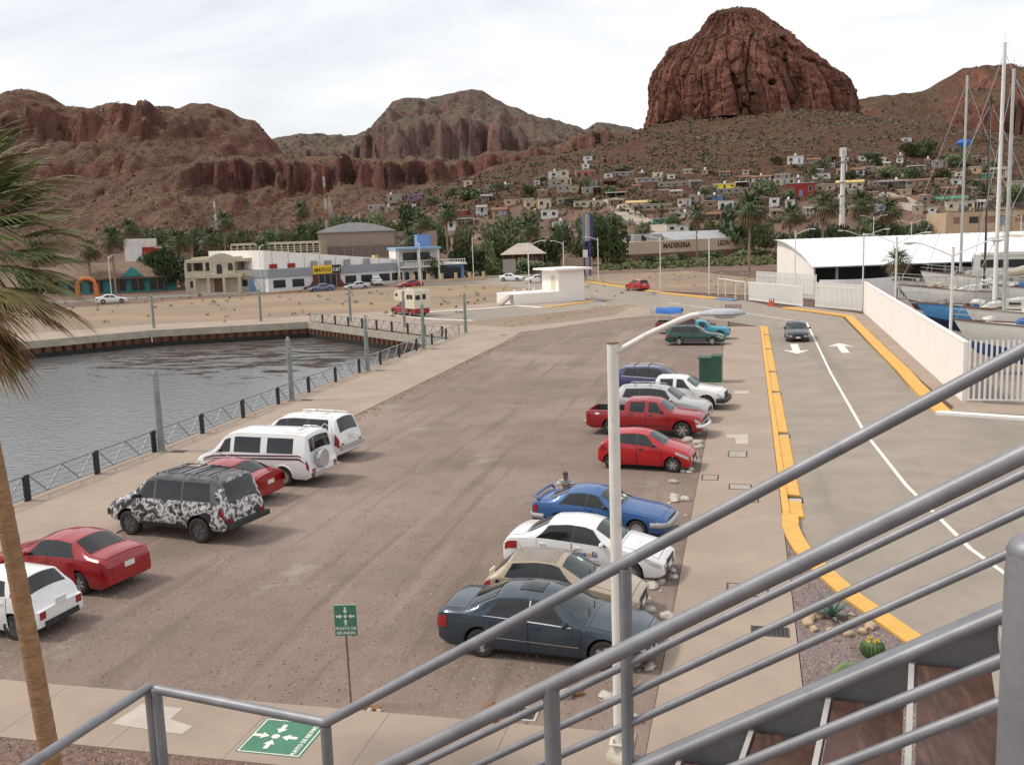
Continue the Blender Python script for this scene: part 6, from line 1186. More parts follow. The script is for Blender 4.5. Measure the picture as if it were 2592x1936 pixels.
def wheel_parts(t, x, y, r, wd, sg, rim, style):
    tp = [(r*.66, -wd/2), (r*.9, -wd/2), (r*.985, -wd*.36), (r, -wd*.2), (r, wd*.2), (r*.985, wd*.36), (r*.9, wd/2), (r*.66, wd/2)]
    key = (r, wd, sg, style, rim.name)
    if key not in WH:
        ty = MB().lathe(tp, 28, axis='y', cap=False).mesh('tyre', M_tyre, 40)
        rb = MB(); e = wd/2*.82
        rb.lathe([(r*.67, e*.98), (r*.62, e*.99), (r*.60, e*.75), (r*.1, e*.78), (.001, e*.8)], 24, axis='y', cap=False)
        rb.lathe([(r*.1, e*.8), (r*.1, e*.95), (.001, e*.97)], 10, axis='y', cap=False)
        k = {'five': 5, 'six': 6, 'seven': 7, 'steel': 0, 'eight': 8, 'black': 6}[style]
        for i in range(k):
            a = 2*math.pi*i/k; rb.cbox((math.cos(a)*r*.34, e*.88, math.sin(a)*r*.34), (r*.56, e*.18, r*(.27 if style == 'five' else .17)), m=1 if style != 'black' else 0, ry=-a)
        if style == 'steel': rb.lathe([(r*.45, e*.77), (r*.42, e*.93), (r*.2, e*.95), (.001, e*.98)], 18, axis='y', m=1, cap=False)
        rm = rb.mesh('rim', [mat('rim_shadow', (.09, .09, .09), .6) if k else rim, rim], 40)
        if sg < 0:
            for v in rm.vertices: v.co.y *= -1
            rm.flip_normals()
        WH[key] = (ty, rm)
    ty, rm = WH[key]
    w_ = thing('wheel', None, None, (x, y, r)); w_.parent = t; link('tyre', ty, w_); link('rim', rm, w_)
WH = {}
def car(p, name, label, cat, loc, rz, body, near=True, group=None, glass=None, rim=M_rim, style='seven', lower=None, mats=None):
    c = Car(p); t = thing(name, label, cat, (loc[0], loc[1], loc[2] if len(loc) > 2 else -.03), rz, group); glass = glass or M_glass
    bo = c.body().build('body', [body, M_under, M_black], t, 32)
    for a in c.ua:
        for sg in (1, -1): wheel_parts(t, c.xf-a, sg*(c.W/2-p.get('tw', .2)/2-.012), c.r, p.get('tw', .2), sg, rim, style)
    if near and 'notrim' not in p:
        w0, w1 = p['win'][0], p['win'][-1]; e = .035
        for sg in (1, -1): c.patch([(w0[0][0]-e*1.6, w0[0][1]-.04), (w1[1][0]+e, w1[1][1]-.04), (w1[2][0]+e, w1[2][1]+.035), (w0[3][0]-e, w0[3][1]+.035)], sg, .0045, 16, 5).build('window_surround', M_black, t, 180)
    for q in p['win']:
        for sg in (1, -1): c.patch(q, sg, .007).build('window', glass, t, 180)
    u0, u1 = p['ws']; c.tpatch(u0, u1, .94, .90, .007).build('windscreen', p.get('wsm', M_glass2), t, 180)
    u0, u1 = p['rw']; c.tpatch(u0, u1, p.get('rww', .86), .86, .008, 10).build('rear_window', glass, t, 180)
    for d0, d1 in p['doors']:
        for sg in (1, -1):
            if not near: break
            g_ = c.patch([(d0-.012, -.985), (d1+.012, -.985), (d1+.012, -.005), (d0-.012, -.005)], sg, .0022, 8, 8).build('door_seam', M_under, t, 180)
            d = c.patch([(d0, -.975), (d1, -.975), (d1, -.006), (d0, -.006)], sg, .0048, 8, 8).build('door', lower or body, t, 180)
            hx = c.side(d1-.16, -.14, .016, sg); MB().cbox(hx, (.17, .03, .035)).build('handle', p.get('hm', body), d)
    for sg in (1, -1):
        um = p['ws'][0] + p.get('mo', .42); m_ = c.side(um, .06, .10, sg); mb = MB(); mb.blob((m_[0], m_[1], m_[2]+.03), (.06, .11, .075), 3, amp=.05, n=2); mb.build('mirror', p.get('mm', body), t, 180)
        q = p['hl']; c.patch([(q[0], q[2]-.04), (q[1], q[2]*.62+q[3]*.38+q[4]), (q[1]*.97, q[3]+q[4]), (q[0], q[3]-.02)], sg, .010, 8, 4).build('headlight', M_lamp, t, 180)
        q = p['tl']; c.patch([(q[0], q[2]), (q[1], q[2]), (q[1], q[3]), (q[0], q[3])], sg, .012, 6, 4).build('tail_light', M_red_l, t, 180)
    if near:
        u0, u1 = .16, p['ws'][0]-.07
        c.tpatch(u0-.012, u1+.012, .955, .955, .0022, 12).build('bonnet_seam', M_under, t, 180); c.tpatch(u0, u1, .94, .94, .005, 12).build('bonnet', lower or body, t, 180)
        if 'bed' not in p and c.zt(p['rw'][1]+.1) > 0 and p['rw'][1] < c.L-.5:
            u0, u1 = p['rw'][1]+.06, c.L-.13; c.tpatch(u0-.012, u1+.012, .925, .925, .0022, 10).build('boot_seam', M_under, t, 180); c.tpatch(u0, u1, .91, .91, .005, 10).build('boot_lid', body, t, 180)
        for sg in (.15, -.5):
            q0 = c.topp(p['ws'][0]+.02, sg, .02); q1 = c.topp(p['ws'][0]+.10, sg+.42, .022); MB().path([q0, q1], .009, 5).build('wiper', M_black, t)
        for sg in (1, -1): c.patch([(c.ua[0]+c.r+.1, -1.0), (c.ua[1]-c.r-.1, -1.0), (c.ua[1]-c.r-.1, -.955), (c.ua[0]+c.r+.1, -.955)], sg, .008, 10, 2).build('sill', M_under, t, 180)
    # nose and tail furniture on the end caps
    h0, h1 = c.hw(0), c.hw(c.L); z0, z1 = c.zb(0), c.zb(c.L); xf, xr = c.xf, c.xf-c.L
    gz0, gz1 = p.get('gr', (.45, .6)); MB().box(xf-.03, xf+.012, -h0*.55, h0*.55, gz0, gz1).build('grille', p.get('gm', M_black), t)
    MB().box(xf-.03, xf+.010, -h0*.72, h0*.72, c.clear+.1, c.clear+.2).build('air_intake', M_black, t)
    for sg in (1, -1): MB().box(xf-.05, xf+.006, min(sg*h0*.60, sg*h0*.94), max(sg*h0*.60, sg*h0*.94), c.zb(0)-.14, c.zb(0)-.015).build('headlight', M_lamp, t); MB().box(xr-.006, xr+.05, min(sg*h1*.68, sg*h1*.94), max(sg*h1*.68, sg*h1*.94), c.zb(c.L)-.2, c.zb(c.L)-.02).build('tail_light', M_red_l, t)
    MB().box(xf-.02, xf+.02, -.17, .17, c.clear+.12, c.clear+.25).build('number_plate', M_plate, t)
    pz = p.get('pz', .70); MB().box(xr-.02, xr+.02, -.17, .17, pz-.07, pz+.07).build('number_plate', M_plate, t)
    return t, c
SEDAN = dict(L=4.80, W=1.80, H=1.46, wb=2.78, fo=.93, r=.325, tw=.205, clear=.20,
    top=[(0, .60), (.06, .68), (.35, .79), (.9, .88), (1.30, .95), (2.05, 1.36), (2.35, 1.43), (2.8, 1.46), (3.35, 1.42), (4.08, 1.10), (4.55, 1.08), (4.72, 1.02), (4.80, .80)],
    belt=[(0, .56), (.4, .70), (1.3, .86), (2.4, .91), (4.0, .97), (4.7, .95), (4.8, .78)],
    win=[[(1.72, .06), (2.58, .05), (2.56, .93), (2.16, .93)], [(2.66, .05), (3.58, .07), (3.32, .93), (2.64, .93)]], ws=(1.36, 2.05), rw=(3.42, 4.03), doors=[(1.45, 2.60), (2.63, 3.62)],
    hl=(.05, .52, -.30, -.08, .02), tl=(4.50, 4.77, -.42, -.08), pz=.74)
HATCH = dict(L=3.62, W=1.62, H=1.50, wb=2.38, fo=.68, r=.285, tw=.17, clear=.19,
    top=[(0, .62), (.06, .72), (.3, .86), (.75, 1.0), (.95, 1.05), (1.62, 1.42), (1.9, 1.49), (2.3, 1.51), (3.15, 1.44), (3.45, 1.06), (3.55, .90), (3.62, .72)],
    belt=[(0, .58), (.35, .76), (1.0, .92), (2.2, .98), (3.2, 1.05), (3.5, .95), (3.62, .70)],
    win=[[(1.30, .06), (2.02, .05), (2.02, .92), (1.74, .92)], [(2.10, .05), (2.86, .14), (2.74, .92), (2.10, .92)]], ws=(1.0, 1.62), rw=(3.17, 3.42), doors=[(1.10, 2.05), (2.08, 2.92)],
    hl=(.08, .58, -.26, -.05, .03), tl=(3.28, 3.50, -.30, -.03), pz=.80)
SUV = dict(L=4.55, W=1.82, H=1.72, wb=2.62, fo=.92, r=.355, tw=.225, clear=.24,
    top=[(0, .70), (.05, .86), (.4, 1.0), (1.0, 1.08), (1.22, 1.12), (1.92, 1.58), (2.2, 1.67), (2.8, 1.71), (4.0, 1.67), (4.30, 1.62), (4.47, 1.12), (4.53, .9), (4.55, .7)],
    belt=[(0, .66), (.4, .88), (1.2, 1.0), (2.5, 1.06), (4.1, 1.12), (4.45, 1.05), (4.55, .68)],
    win=[[(1.60, .06), (2.36, .05), (2.36, .92), (2.02, .92)], [(2.43, .05), (3.22, .06), (3.18, .92), (2.43, .92)], [(3.32, .08), (4.02, .14), (3.88, .90), (3.28, .92)]], ws=(1.28, 1.92), rw=(4.29, 4.45), doors=[(1.40, 2.39), (2.42, 3.25)],
    hl=(.06, .50, -.30, -.07, .02), tl=(4.30, 4.50, -.40, -.03), pz=.92, hz=(.66, .8), tz=(.8, 1.02), gr=(.52, .72))
VAN = dict(notrim=1, L=5.15, W=2.00, H=2.06, wb=3.18, fo=.80, r=.36, tw=.22, clear=.28, nose=.35, kn=.10, tail=.2, kt=.05, tum=.2,
    top=[(0, .80), (.03, 1.0), (.35, 1.10), (.72, 1.20), (1.28, 1.82), (1.45, 1.94), (1.9, 2.04), (4.6, 2.05), (4.95, 1.98), (5.07, 1.30), (5.13, 1.0), (5.15, .75)],
    belt=[(0, .78), (.35, 1.0), (.8, 1.16), (1.6, 1.20), (5.0, 1.24), (5.15, .73)],
    win=[[(1.02, .05), (1.62, .03), (1.62, .78), (1.34, .78)], [(1.80, .03), (2.98, .03), (2.98, .80), (1.80, .80)], [(3.28, .03), (4.42, .03), (4.42, .80), (3.28, .80)]], ws=(.78, 1.28), rw=(4.965, 5.06), rww=.86, doors=[(.88, 1.70)],
    hl=(.03, .22, -.34, -.12, 0), tl=(5.02, 5.12, -.42, -.08), pz=.7, hz=(.78, .93), tz=(.85, 1.12), gr=(.66, .95), mo=.35)
PICK = dict(notrim=1, L=5.25, W=1.78, H=1.70, wb=3.20, fo=.88, r=.37, tw=.24, clear=.32, nose=.45, kn=.14, tail=.2, kt=.04, tum=.30, ag=.07,
    top=[(0, .76), (.04, .96), (.35, 1.06), (1.1, 1.13), (1.32, 1.16), (1.88, 1.56), (2.1, 1.66), (2.5, 1.69), (3.32, 1.66), (3.46, 1.60), (3.50, 1.13), (5.2, 1.13), (5.25, 1.08)],
    belt=[(0, .72), (.35, .95), (1.3, 1.08), (3.4, 1.11), (5.2, 1.10), (5.25, 1.05)],
    win=[[(1.66, .05), (2.38, .04), (2.38, .90), (2.04, .90)], [(2.56, .04), (3.22, .04), (3.22, .90), (2.56, .90)]], ws=(1.38, 1.88), rw=(3.472, 3.492), rww=.8, doors=[(1.46, 2.46), (2.50, 3.30)],
    hl=(.05, .32, -.34, -.05, .0), tl=(5.05, 5.22, -.62, -.06), pz=.62, hz=(.72, .9), tz=(.72, 1.02), gr=(.62, .88), bed=(3.56, 5.16), bedfloor=.70, xu=(3.55, 3.56, 5.16, 5.17), soft=.02)
def V(base, **k): d = dict(base); d.update(k); return d
P_red = paint('red', (.30, .006, .011), dust=.07); P_red2 = paint('bright_red', (.42, .004, .008), dust=.06); P_mar = paint('maroon', (.12, .008, .014), dust=.15); P_white = paint('white', (.74, .74, .73), .3, dust=.15)
P_slate = paint('slate_blue', (.035, .055, .075), .25, .35); P_blue = paint('faded_blue', (.025, .10, .28), .35, .2); P_beige = paint('beige', (.42, .34, .24), .3, .3); P_silver = paint('silver', (.50, .50, .49), .3, .4)
P_violet = paint('violet_blue', (.045, .05, .14), .25, .3); P_fgreen = paint('forest_green', (.018, .075, .065), .3, .3); P_teal = paint('turquoise', (.02, .27, .36), .4); P_black = paint('black', (.012, .013, .018), .2); P_cream = paint('cream', (.66, .60, .47), .45); P_sky = paint('steel_blue', (.13, .17, .28), .3, .3)
# camouflage wrap
cm = bpy.data.materials.new('camouflage_wrap'); cm.use_nodes = True; CN = cm.node_tree.nodes; CL = cm.node_tree.links; cb = CN['Principled BSDF']; cb.inputs['Roughness'].default_value = .45
ct = CN.new('ShaderNodeTexCoord'); cv = CN.new('ShaderNodeTexNoise'); cv.inputs['Scale'].default_value = 3.2; cv.inputs['Detail'].default_value = 3.5; cv.inputs['Distortion'].default_value = .5; CL.new(ct.outputs['Object'], cv.inputs[0])
cp_ = CN.new('ShaderNodeValToRGB'); cp_.color_ramp.interpolation = 'CONSTANT'; e = cp_.color_ramp.elements; e[0].position = 0; e[0].color = (.025, .024, .026, 1); e[1].position = .42; e[1].color = (.13, .125, .13, 1)
for pz_, c_ in ((.48, (.60, .60, .60, 1)), (.55, (.28, .27, .27, 1)), (.60, (.05, .045, .048, 1)), (.65, (.66, .66, .66, 1))):
    k_ = e.new(pz_); k_.color = c_
CL.new(cv.outputs[0], cp_.inputs[0]); CL.new(cp_.outputs[0], cb.inputs['Base Color'])

def rack(t, c, u0, u1, m=M_black, bars=2, barm=None, yk=.86, h=.07):
    for sg in (1, -1):
        pts = [c.topp(u0+(u1-u0)*k/6, sg*yk) for k in range(7)]
        mb = MB().path([(pts[0][0], pts[0][1], pts[0][2])] + [(p[0], p[1], p[2]+h) for p in pts] + [pts[-1]], .018, 6); mb.build('roof_rail', m, t)
    for i in range(bars):
        u = u0+(u1-u0)*(i+.8)/(bars+.4); a = c.topp(u, yk); MB().tube((a[0], a[1], a[2]+h+.02), (a[0], -a[1], a[2]+h+.02), .02, 6).build('cross_bar', barm or m, t)
def on_side(t, c, name, m, q, sg, off=.010): return c.patch(q, sg, off, 14, 3).build(name, m, t, 180)
NA = -90; WEST = R(180)      # heading: 0 = facing +X (the sidewalk), 180 = facing the quay
lot = 'vehicles parked in the gravel lot'
# --- right-hand row, noses to the sidewalk
t, c = car(V(SEDAN, L=4.74, fo=.95, mm=M_black, hl=(.08, .75, -.30, -.10, .05)), 'sedan', 'dark slate blue sedan with chrome window trim parked behind the stair railing', 'car', (-4.22, 20.42), R(-5), P_slate, group=lot, style='five')
for sg in (1, -1):
    on_side(t, c, 'chrome_strip', M_chrome, [(1.66, -.02), (3.66, .02), (3.66, .055), (1.68, .03)], sg); on_side(t, c, 'rub_strip', M_chrome, [(1.5, -.62), (3.55, -.60), (3.55, -.575), (1.5, -.595)], sg)
    on_side(t, c, 'window_pillar', M_chrome, [(2.595, .05), (2.63, .05), (2.615, .93), (2.585, .93)], sg)
c.tpatch(2.42, 2.95, .52, .52, .012).build('sunroof', M_glass, t, 180)
t, c = car(V(HATCH, L=3.85, W=1.66, wb=2.45, fo=.74, H=1.42, top=[(0, .60), (.06, .68), (.35, .80), (.95, .94), (1.15, .98), (1.85, 1.34), (2.1, 1.41), (2.5, 1.43), (3.2, 1.37), (3.62, 1.02), (3.78, .9), (3.85, .7)],
    belt=[(0, .56), (.4, .72), (1.2, .86), (2.4, .90), (3.4, .95), (3.75, .85), (3.85, .68)], win=[[(1.48, .06), (2.30, .05), (2.26, .93), (1.94, .93)], [(2.40, .06), (3.22, .10), (3.05, .90), (2.37, .93)]], ws=(1.2, 1.85), rw=(3.25, 3.58), doors=[(1.28, 2.42)], tl=(3.62, 3.80, -.42, -.04), mm=M_black),
    'hatchback', 'beige three-door hatchback between the dark sedan and the white lettered sedan', 'car', (-4.35, 22.75), R(-6), P_beige, group=lot, style='six')
c.tpatch(2.0, 3.15, .94, .94, .004).build('roof_panel', mat('faded_roof', (.24, .20, .17), .5, .1, 3), t, 180)
for sg in (1, -1):
    a = c.side(3.42, -.12, .006, sg); MB().lathe([(.055, -.004), (.055, .004)], 14, axis='y', c=a).build('fuel_cap_hole', M_black, t)
MB().path([c.topp(3.05, .1), (c.topp(3.05, .1)[0]-.12, c.topp(3.05, .1)[1], c.topp(3.05, .1)[2]+.22)], .006, 5).build('antenna', M_black, t)
a = c.topp(1.62, .35, .012); MB().cbox(a, (.16, .13, .004), ry=R(30)).build('windscreen_sticker', mat('pale_sticker', (.50, .66, .62), .6, .05, 5), t)
t, c = car(V(SEDAN, L=4.46, W=1.72, wb=2.60, fo=.86, r=.30, H=1.50, top=[(0, .58), (.06, .68), (.35, .84), (.85, .97), (1.15, 1.02), (1.85, 1.40), (2.15, 1.48), (2.6, 1.51), (3.15, 1.46), (3.85, 1.12), (4.25, 1.06), (4.38, 1.0), (4.46, .76)],
    belt=[(0, .54), (.4, .74), (1.2, .92), (2.4, .97), (3.7, 1.03), (4.35, .97), (4.46, .74)], win=[[(1.52, .06), (2.42, .05), (2.38, .93), (1.95, .93)], [(2.50, .05), (3.46, .12), (3.12, .93), (2.46, .93)]], ws=(1.2, 1.85), rw=(3.20, 3.78), doors=[(1.36, 2.45), (2.48, 3.45)], hl=(.07, .5, -.28, -.06, .03), tl=(4.02, 4.40, -.36, -.10)),
    'sedan', 'white sedan with company lettering GrupoEi on its front door', 'car', (-4.12, 25.62), R(-8), P_white, group=lot, style='steel', rim=mat('grey_rim', (.2, .2, .2), .5))
for sg in (-1,):
    a = c.side(1.72, -.30, .0, sg); a = (a[0], min(c.side(u_, -.5, .010, sg)[1] for u_ in (1.5, 1.9, 2.4)), a[2])
    nb = mat('navy_print', (.03, .05, .16), .5, .05, 5); og = mat('orange_print', (.7, .2, .05), .5, .05, 5)
    text('Grup', .20, nb, t, (c.xf-2.02, a[1], a[2]), (R(90), 0, 0), ext=.001, bold=.004, align='RIGHT'); text('o', .20, og, t, (c.xf-1.955, a[1], a[2]), (R(90), 0, 0), ext=.001, bold=.004); text('Ei', .20, nb, t, (c.xf-1.89, a[1], a[2]), (R(90), 0, 0), ext=.001, bold=.004, align='LEFT')
    gp = mat('grey_print', (.4, .42, .45), .5, .05, 5)
    for k in range(3): MB().cbox((c.xf-1.80, a[1]-.001, a[2]-.16-.075*k), (.22+.13*k, .003, .02)).build('print_line', gp, t)
    be = MB().prism([(-.14, -.02), (.10, -.02), (.15, .02), (.02, .015), (-.02, .05), (-.06, .015), (-.14, .01)], -.001, .001).build('boat_emblem', gp, t); be.rotation_euler = (R(90), 0, 0); be.location = (c.xf-2.62, a[1], a[2])
MB().path([c.topp(3.05, .0), (c.topp(3.05, 0)[0]-.15, 0, c.topp(3.05, 0)[2]+.16)], .006, 5).build('antenna', M_black, t)
# older blue coupe the man leans on
t, c = car(V(SEDAN, L=4.25, W=1.68, wb=2.44, fo=.86, r=.295, H=1.36, top=[(0, .60), (.05, .70), (.5, .80), (1.15, .90), (1.38, .94), (2.05, 1.27), (2.3, 1.34), (2.7, 1.36), (3.1, 1.31), (3.72, 1.02), (4.1, .98), (4.2, .92), (4.25, .72)],
    belt=[(0, .56), (.5, .72), (1.4, .84), (2.6, .87), (3.9, .91), (4.2, .88), (4.25, .70)], win=[[(1.70, .06), (2.42, .05), (2.40, .92), (2.12, .92)], [(2.50, .05), (3.32, .10), (3.02, .90), (2.48, .92)]], ws=(1.42, 2.05), rw=(3.14, 3.66), doors=[(1.48, 2.48)], hl=(.03, .26, -.34, -.12, 0), tl=(4.02, 4.22, -.40, -.10), mm=M_black),
    'coupe', 'faded blue older sedan with rear wing and dented door, man leaning on it', 'car', (-4.25, 29.35), R(-10), P_blue, group=lot, style='steel')
gb = mat('grey_bumper', (.32, .32, .32), .6, .1, 4)
for xx, k in ((c.xf-.02, 1), (c.xf-4.25+.02, -1)):
    MB().path([(xx-k*.42, -.83, .48), (xx-k*.1, -.80, .48), (xx+k*.06, -.6, .48), (xx+k*.08, 0, .48), (xx+k*.06, .6, .48), (xx-k*.1, .80, .48), (xx-k*.42, .83, .48)], .085, 8).build('bumper', gb, t, 50)
mb = MB(); mb.path([(c.xf-4.02, -.72, .97), (c.xf-4.12, -.70, 1.07), (c.xf-4.16, -.3, 1.09), (c.xf-4.16, .3, 1.09), (c.xf-4.12, .70, 1.07), (c.xf-4.02, .72, .97)], .045, 8); mb.build('rear_wing', P_blue, t, 60)
for w_ in (.45, -.1, -.4):
    MB().cbox(c.topp(1.56, w_, .013), (.13, .16, .004), ry=R(28)).build('windscreen_sticker', MATS['pale_sticker'], t)
for sg in (1, -1): c.patch([(.06, -.42), (.30, -.42), (.30, -.34), (.06, -.34)], sg, .014, 5, 3).build('indicator', M_amber, t)
COUPE = t
t, c = car(V(HATCH, mm=M_black, hm=M_black), 'hatchback', 'small bright red five-door hatchback in the right-hand row', 'car', (-3.80, 37.55), R(-8), P_red2, group=lot, style='six', rim=M_rim)
t, c = car(V(PICK, mm=M_black, hm=M_black), 'pickup_truck', 'red crew-cab pickup truck with chrome front bumper', 'pickup truck', (-4.22, 43.75), R(-8), P_red, group=lot, style='six')
MB().path([(c.xf-.25, -.86, .56), (c.xf+.02, -.78, .56), (c.xf+.10, -.4, .56), (c.xf+.12, 0, .56), (c.xf+.10, .4, .56), (c.xf+.02, .78, .56), (c.xf-.25, .86, .56)], .10, 8).build('front_bumper', M_chrome, t, 60)
MB().cbox((c.xf-5.29, 0, .55), (.14, 1.66, .15)).build('rear_bumper', M_chrome, t); MB().cbox((c.xf+.035, 0, .76), (.03, 1.2, .05)).build('grille_bar', M_chrome, t)
for sg in (1, -1):
    on_side(t, c, 'rub_strip', M_black, [(1.5, -.78), (3.3, -.78), (3.3, -.72), (1.5, -.72)], sg); on_side(t, c, 'badge', M_plate, [(4.62, -.2), (4.82, -.2), (4.82, -.08), (4.62, -.08)], sg); c.patch([(.07, -.46), (.3, -.46), (.3, -.36), (.07, -.36)], sg, .014, 5, 3).build('indicator', M_amber, t)
t, c = car(V(SUV, L=4.7, wb=2.82), 'suv', 'silver sport utility car between the red and the white pickups', 'SUV', (-4.0, 47.1), R(-9), P_silver, group=lot, style='six'); rack(t, c, 2.2, 4.0, MATS['alloy_rim'], 2)
t, c = car(V(PICK, L=5.1, wb=3.1, fo=.85, mm=M_black), 'pickup_truck', 'white crew-cab pickup truck with black front bumper', 'pickup truck', (-3.38, 50.5), R(-9), P_white, group=lot, style='steel')
MB().path([(c.xf-.35, -.86, .52), (c.xf+.0, -.80, .52), (c.xf+.08, -.4, .52), (c.xf+.08, .4, .52), (c.xf+.0, .80, .52), (c.xf-.35, .86, .52)], .13, 8).build('front_bumper', M_black, t, 60)
t, c = car(V(SUV, L=4.55), 'suv', 'violet blue sport utility car with chrome window line behind the white pickup', 'SUV', (-4.7, 53.9), R(-9), P_violet, group=lot, style='five'); rack(t, c, 2.1, 4.0, M_chrome, 2, M_black)
for sg in (1, -1): on_side(t, c, 'chrome_strip', M_chrome, [(1.5, .0), (4.15, .06), (4.15, .11), (1.5, .04)], sg)
t, c = car(V(SUV, L=4.45, H=1.6, wb=2.52, fo=.90, r=.33, top=[(0, .64), (.05, .76), (.4, .88), (1.1, .98), (1.32, 1.02), (1.95, 1.44), (2.2, 1.54), (2.8, 1.57), (4.0, 1.54), (4.22, 1.50), (4.36, 1.02), (4.42, .85), (4.45, .65)], belt=[(0, .6), (.4, .78), (1.3, .92), (2.5, .97), (4.1, 1.0), (4.35, .96), (4.45, .63)], rw=(4.215, 4.34), ws=(1.38, 1.95), tl=(4.2, 4.40, -.40, -.06), pz=.8),
    'station_wagon', 'dark green station wagon with grey lower body and roof rails', 'car', (-3.85, 77.6), R(-2), P_fgreen, group=lot, style='five'); rack(t, c, 2.2, 4.0, M_black, 2)
for sg in (1, -1): on_side(t, c, 'lower_cladding', mat('grey_cladding', (.10, .10, .10), .6, .1, 4), [(1.35, -.99), (3.02, -.99), (3.02, -.62), (1.35, -.62)], sg, .012)
MB().cbox((c.xf+.0, 0, .42), (.12, 1.36, .2)).build('front_bumper', MATS['grey_cladding'], t); MB().cbox((c.xf-4.45, 0, .48), (.14, 1.5, .22)).build('rear_bumper', MATS['grey_cladding'], t)
OLDP = V(PICK, L=5.0, wb=2.95, fo=.80, kn=.06, tum=.22, top=[(0, .76), (.04, .98), (.35, 1.04), (1.25, 1.08), (1.42, 1.10), (1.85, 1.52), (2.05, 1.60), (2.4, 1.62), (2.62, 1.60), (2.70, 1.55), (2.74, 1.05), (4.95, 1.05), (5.0, 1.0)], belt=[(0, .72), (.35, .92), (1.4, 1.02), (3.4, 1.04), (4.95, 1.03), (5.0, .98)],
    win=[[(1.62, .05), (2.42, .04), (2.42, .88), (1.95, .88)]], ws=(1.46, 1.86), rw=(2.712, 2.732), doors=[(1.5, 2.5)], bed=(2.82, 4.91), xu=(2.81, 2.82, 4.91, 4.92), hl=(.04, .2, -.34, -.1, 0), tl=(4.82, 4.97, -.5, -.1))
t, c = car(OLDP, 'pickup_truck', 'turquoise old pickup truck behind the green station wagon', 'pickup truck', (-3.62, 81.2), R(-3), P_teal, group=lot, style='five')
MB().box(c.xf-4.9, c.xf-2.85, -.76, .76, 1.0, 1.03).build('bed_cover', P_teal, t)
t, c = car(OLDP, 'pickup_truck', 'maroon old pickup truck with blue tarp canopy over its bed', 'pickup truck', (-4.95, 85.9), R(-2), P_mar, group=lot, style='steel')
wf = mat('canopy_frame', (.5, .48, .45), .6, .1, 4)
for x in (c.xf-4.85, c.xf-3.9, c.xf-2.9):
    for sg in (1, -1): MB().tube((x, sg*.78, 1.05), (x, sg*.78, 1.95), .025, 6).build('canopy_post', wf, t)
for sg in (1, -1):
    for z in (1.3, 1.6): MB().tube((c.xf-4.85, sg*.78, z), (c.xf-2.9, sg*.78, z), .02, 6).build('canopy_rail', wf, t)
def tarp(a, b): x = c.xf-4.98+2.2*a; y = -.9+1.8*b; return (x, y, 2.02+.22*(1-abs(2*b-1))-.25*(max(0, abs(2*b-1)-.85)/.15)+.03*math.sin(a*9+b*4))
MB().grid(tarp, 12, 14).build('tarp', mat('blue_tarp', (.015, .12, .42), .55, .1, 3, bump=.2), t, 60)
# --- left-hand row, noses to the quay
t, c = car(V(HATCH, L=3.78, W=1.66, r=.305, mm=M_black, hm=P_white, tl=(3.36, 3.66, -.15, -.01)), 'hatchback', 'white hatchback with small red and black door decal, cut by the photo edge', 'car', (-18.1, 19.72), R(176), P_white, group=lot, style='five', rim=mat('dark_rim', (.12, .12, .12), .4, .1, 4, metal=.4))
for sg in (1, -1):
    on_side(t, c, 'stripe', mat('stripe_dark', (.05, .04, .04), .5), [(1.4, -.80), (2.6, -.80), (2.6, -.77), (1.4, -.77)], sg); on_side(t, c, 'emblem', P_red2, [(2.42, -.76), (2.56, -.76), (2.55, -.64), (2.43, -.64)], sg); c.patch([(3.05, .02), (3.22, .02), (3.16, .9), (3.02, .9)], sg, .013, 4, 4).build('tail_light', M_red_l, t)
on = MB().cbox((c.xf-3.78, 0, .36), (.08, 1.1, .14)).build('rear_diffuser', M_black, t)
t, c = car(V(SEDAN, L=4.54, W=1.76, wb=2.60, fo=.93, r=.315, hm=P_red, top=[(0, .58), (.06, .68), (.35, .82), (.95, .95), (1.25, 1.0), (2.0, 1.38), (2.25, 1.45), (2.7, 1.48), (3.25, 1.44), (3.92, 1.13), (4.3, 1.09), (4.46, 1.03), (4.54, .78)], belt=[(0, .54), (.4, .74), (1.3, .90), (2.4, .95), (3.8, 1.0), (4.45, .97), (4.54, .76)],
    win=[[(1.66, .06), (2.48, .05), (2.46, .93), (2.10, .93)], [(2.56, .05), (3.42, .10), (3.18, .93), (2.54, .93)]], ws=(1.3, 2.0), rw=(3.28, 3.86), doors=[(1.4, 2.5), (2.53, 3.46)], tl=(4.12, 4.50, -.38, -.10)), 'sedan', 'red four-door sedan with silver wheel covers beside the white hatchback', 'car', (-18.5, 22.8), R(170), P_red, group=lot, style='seven')
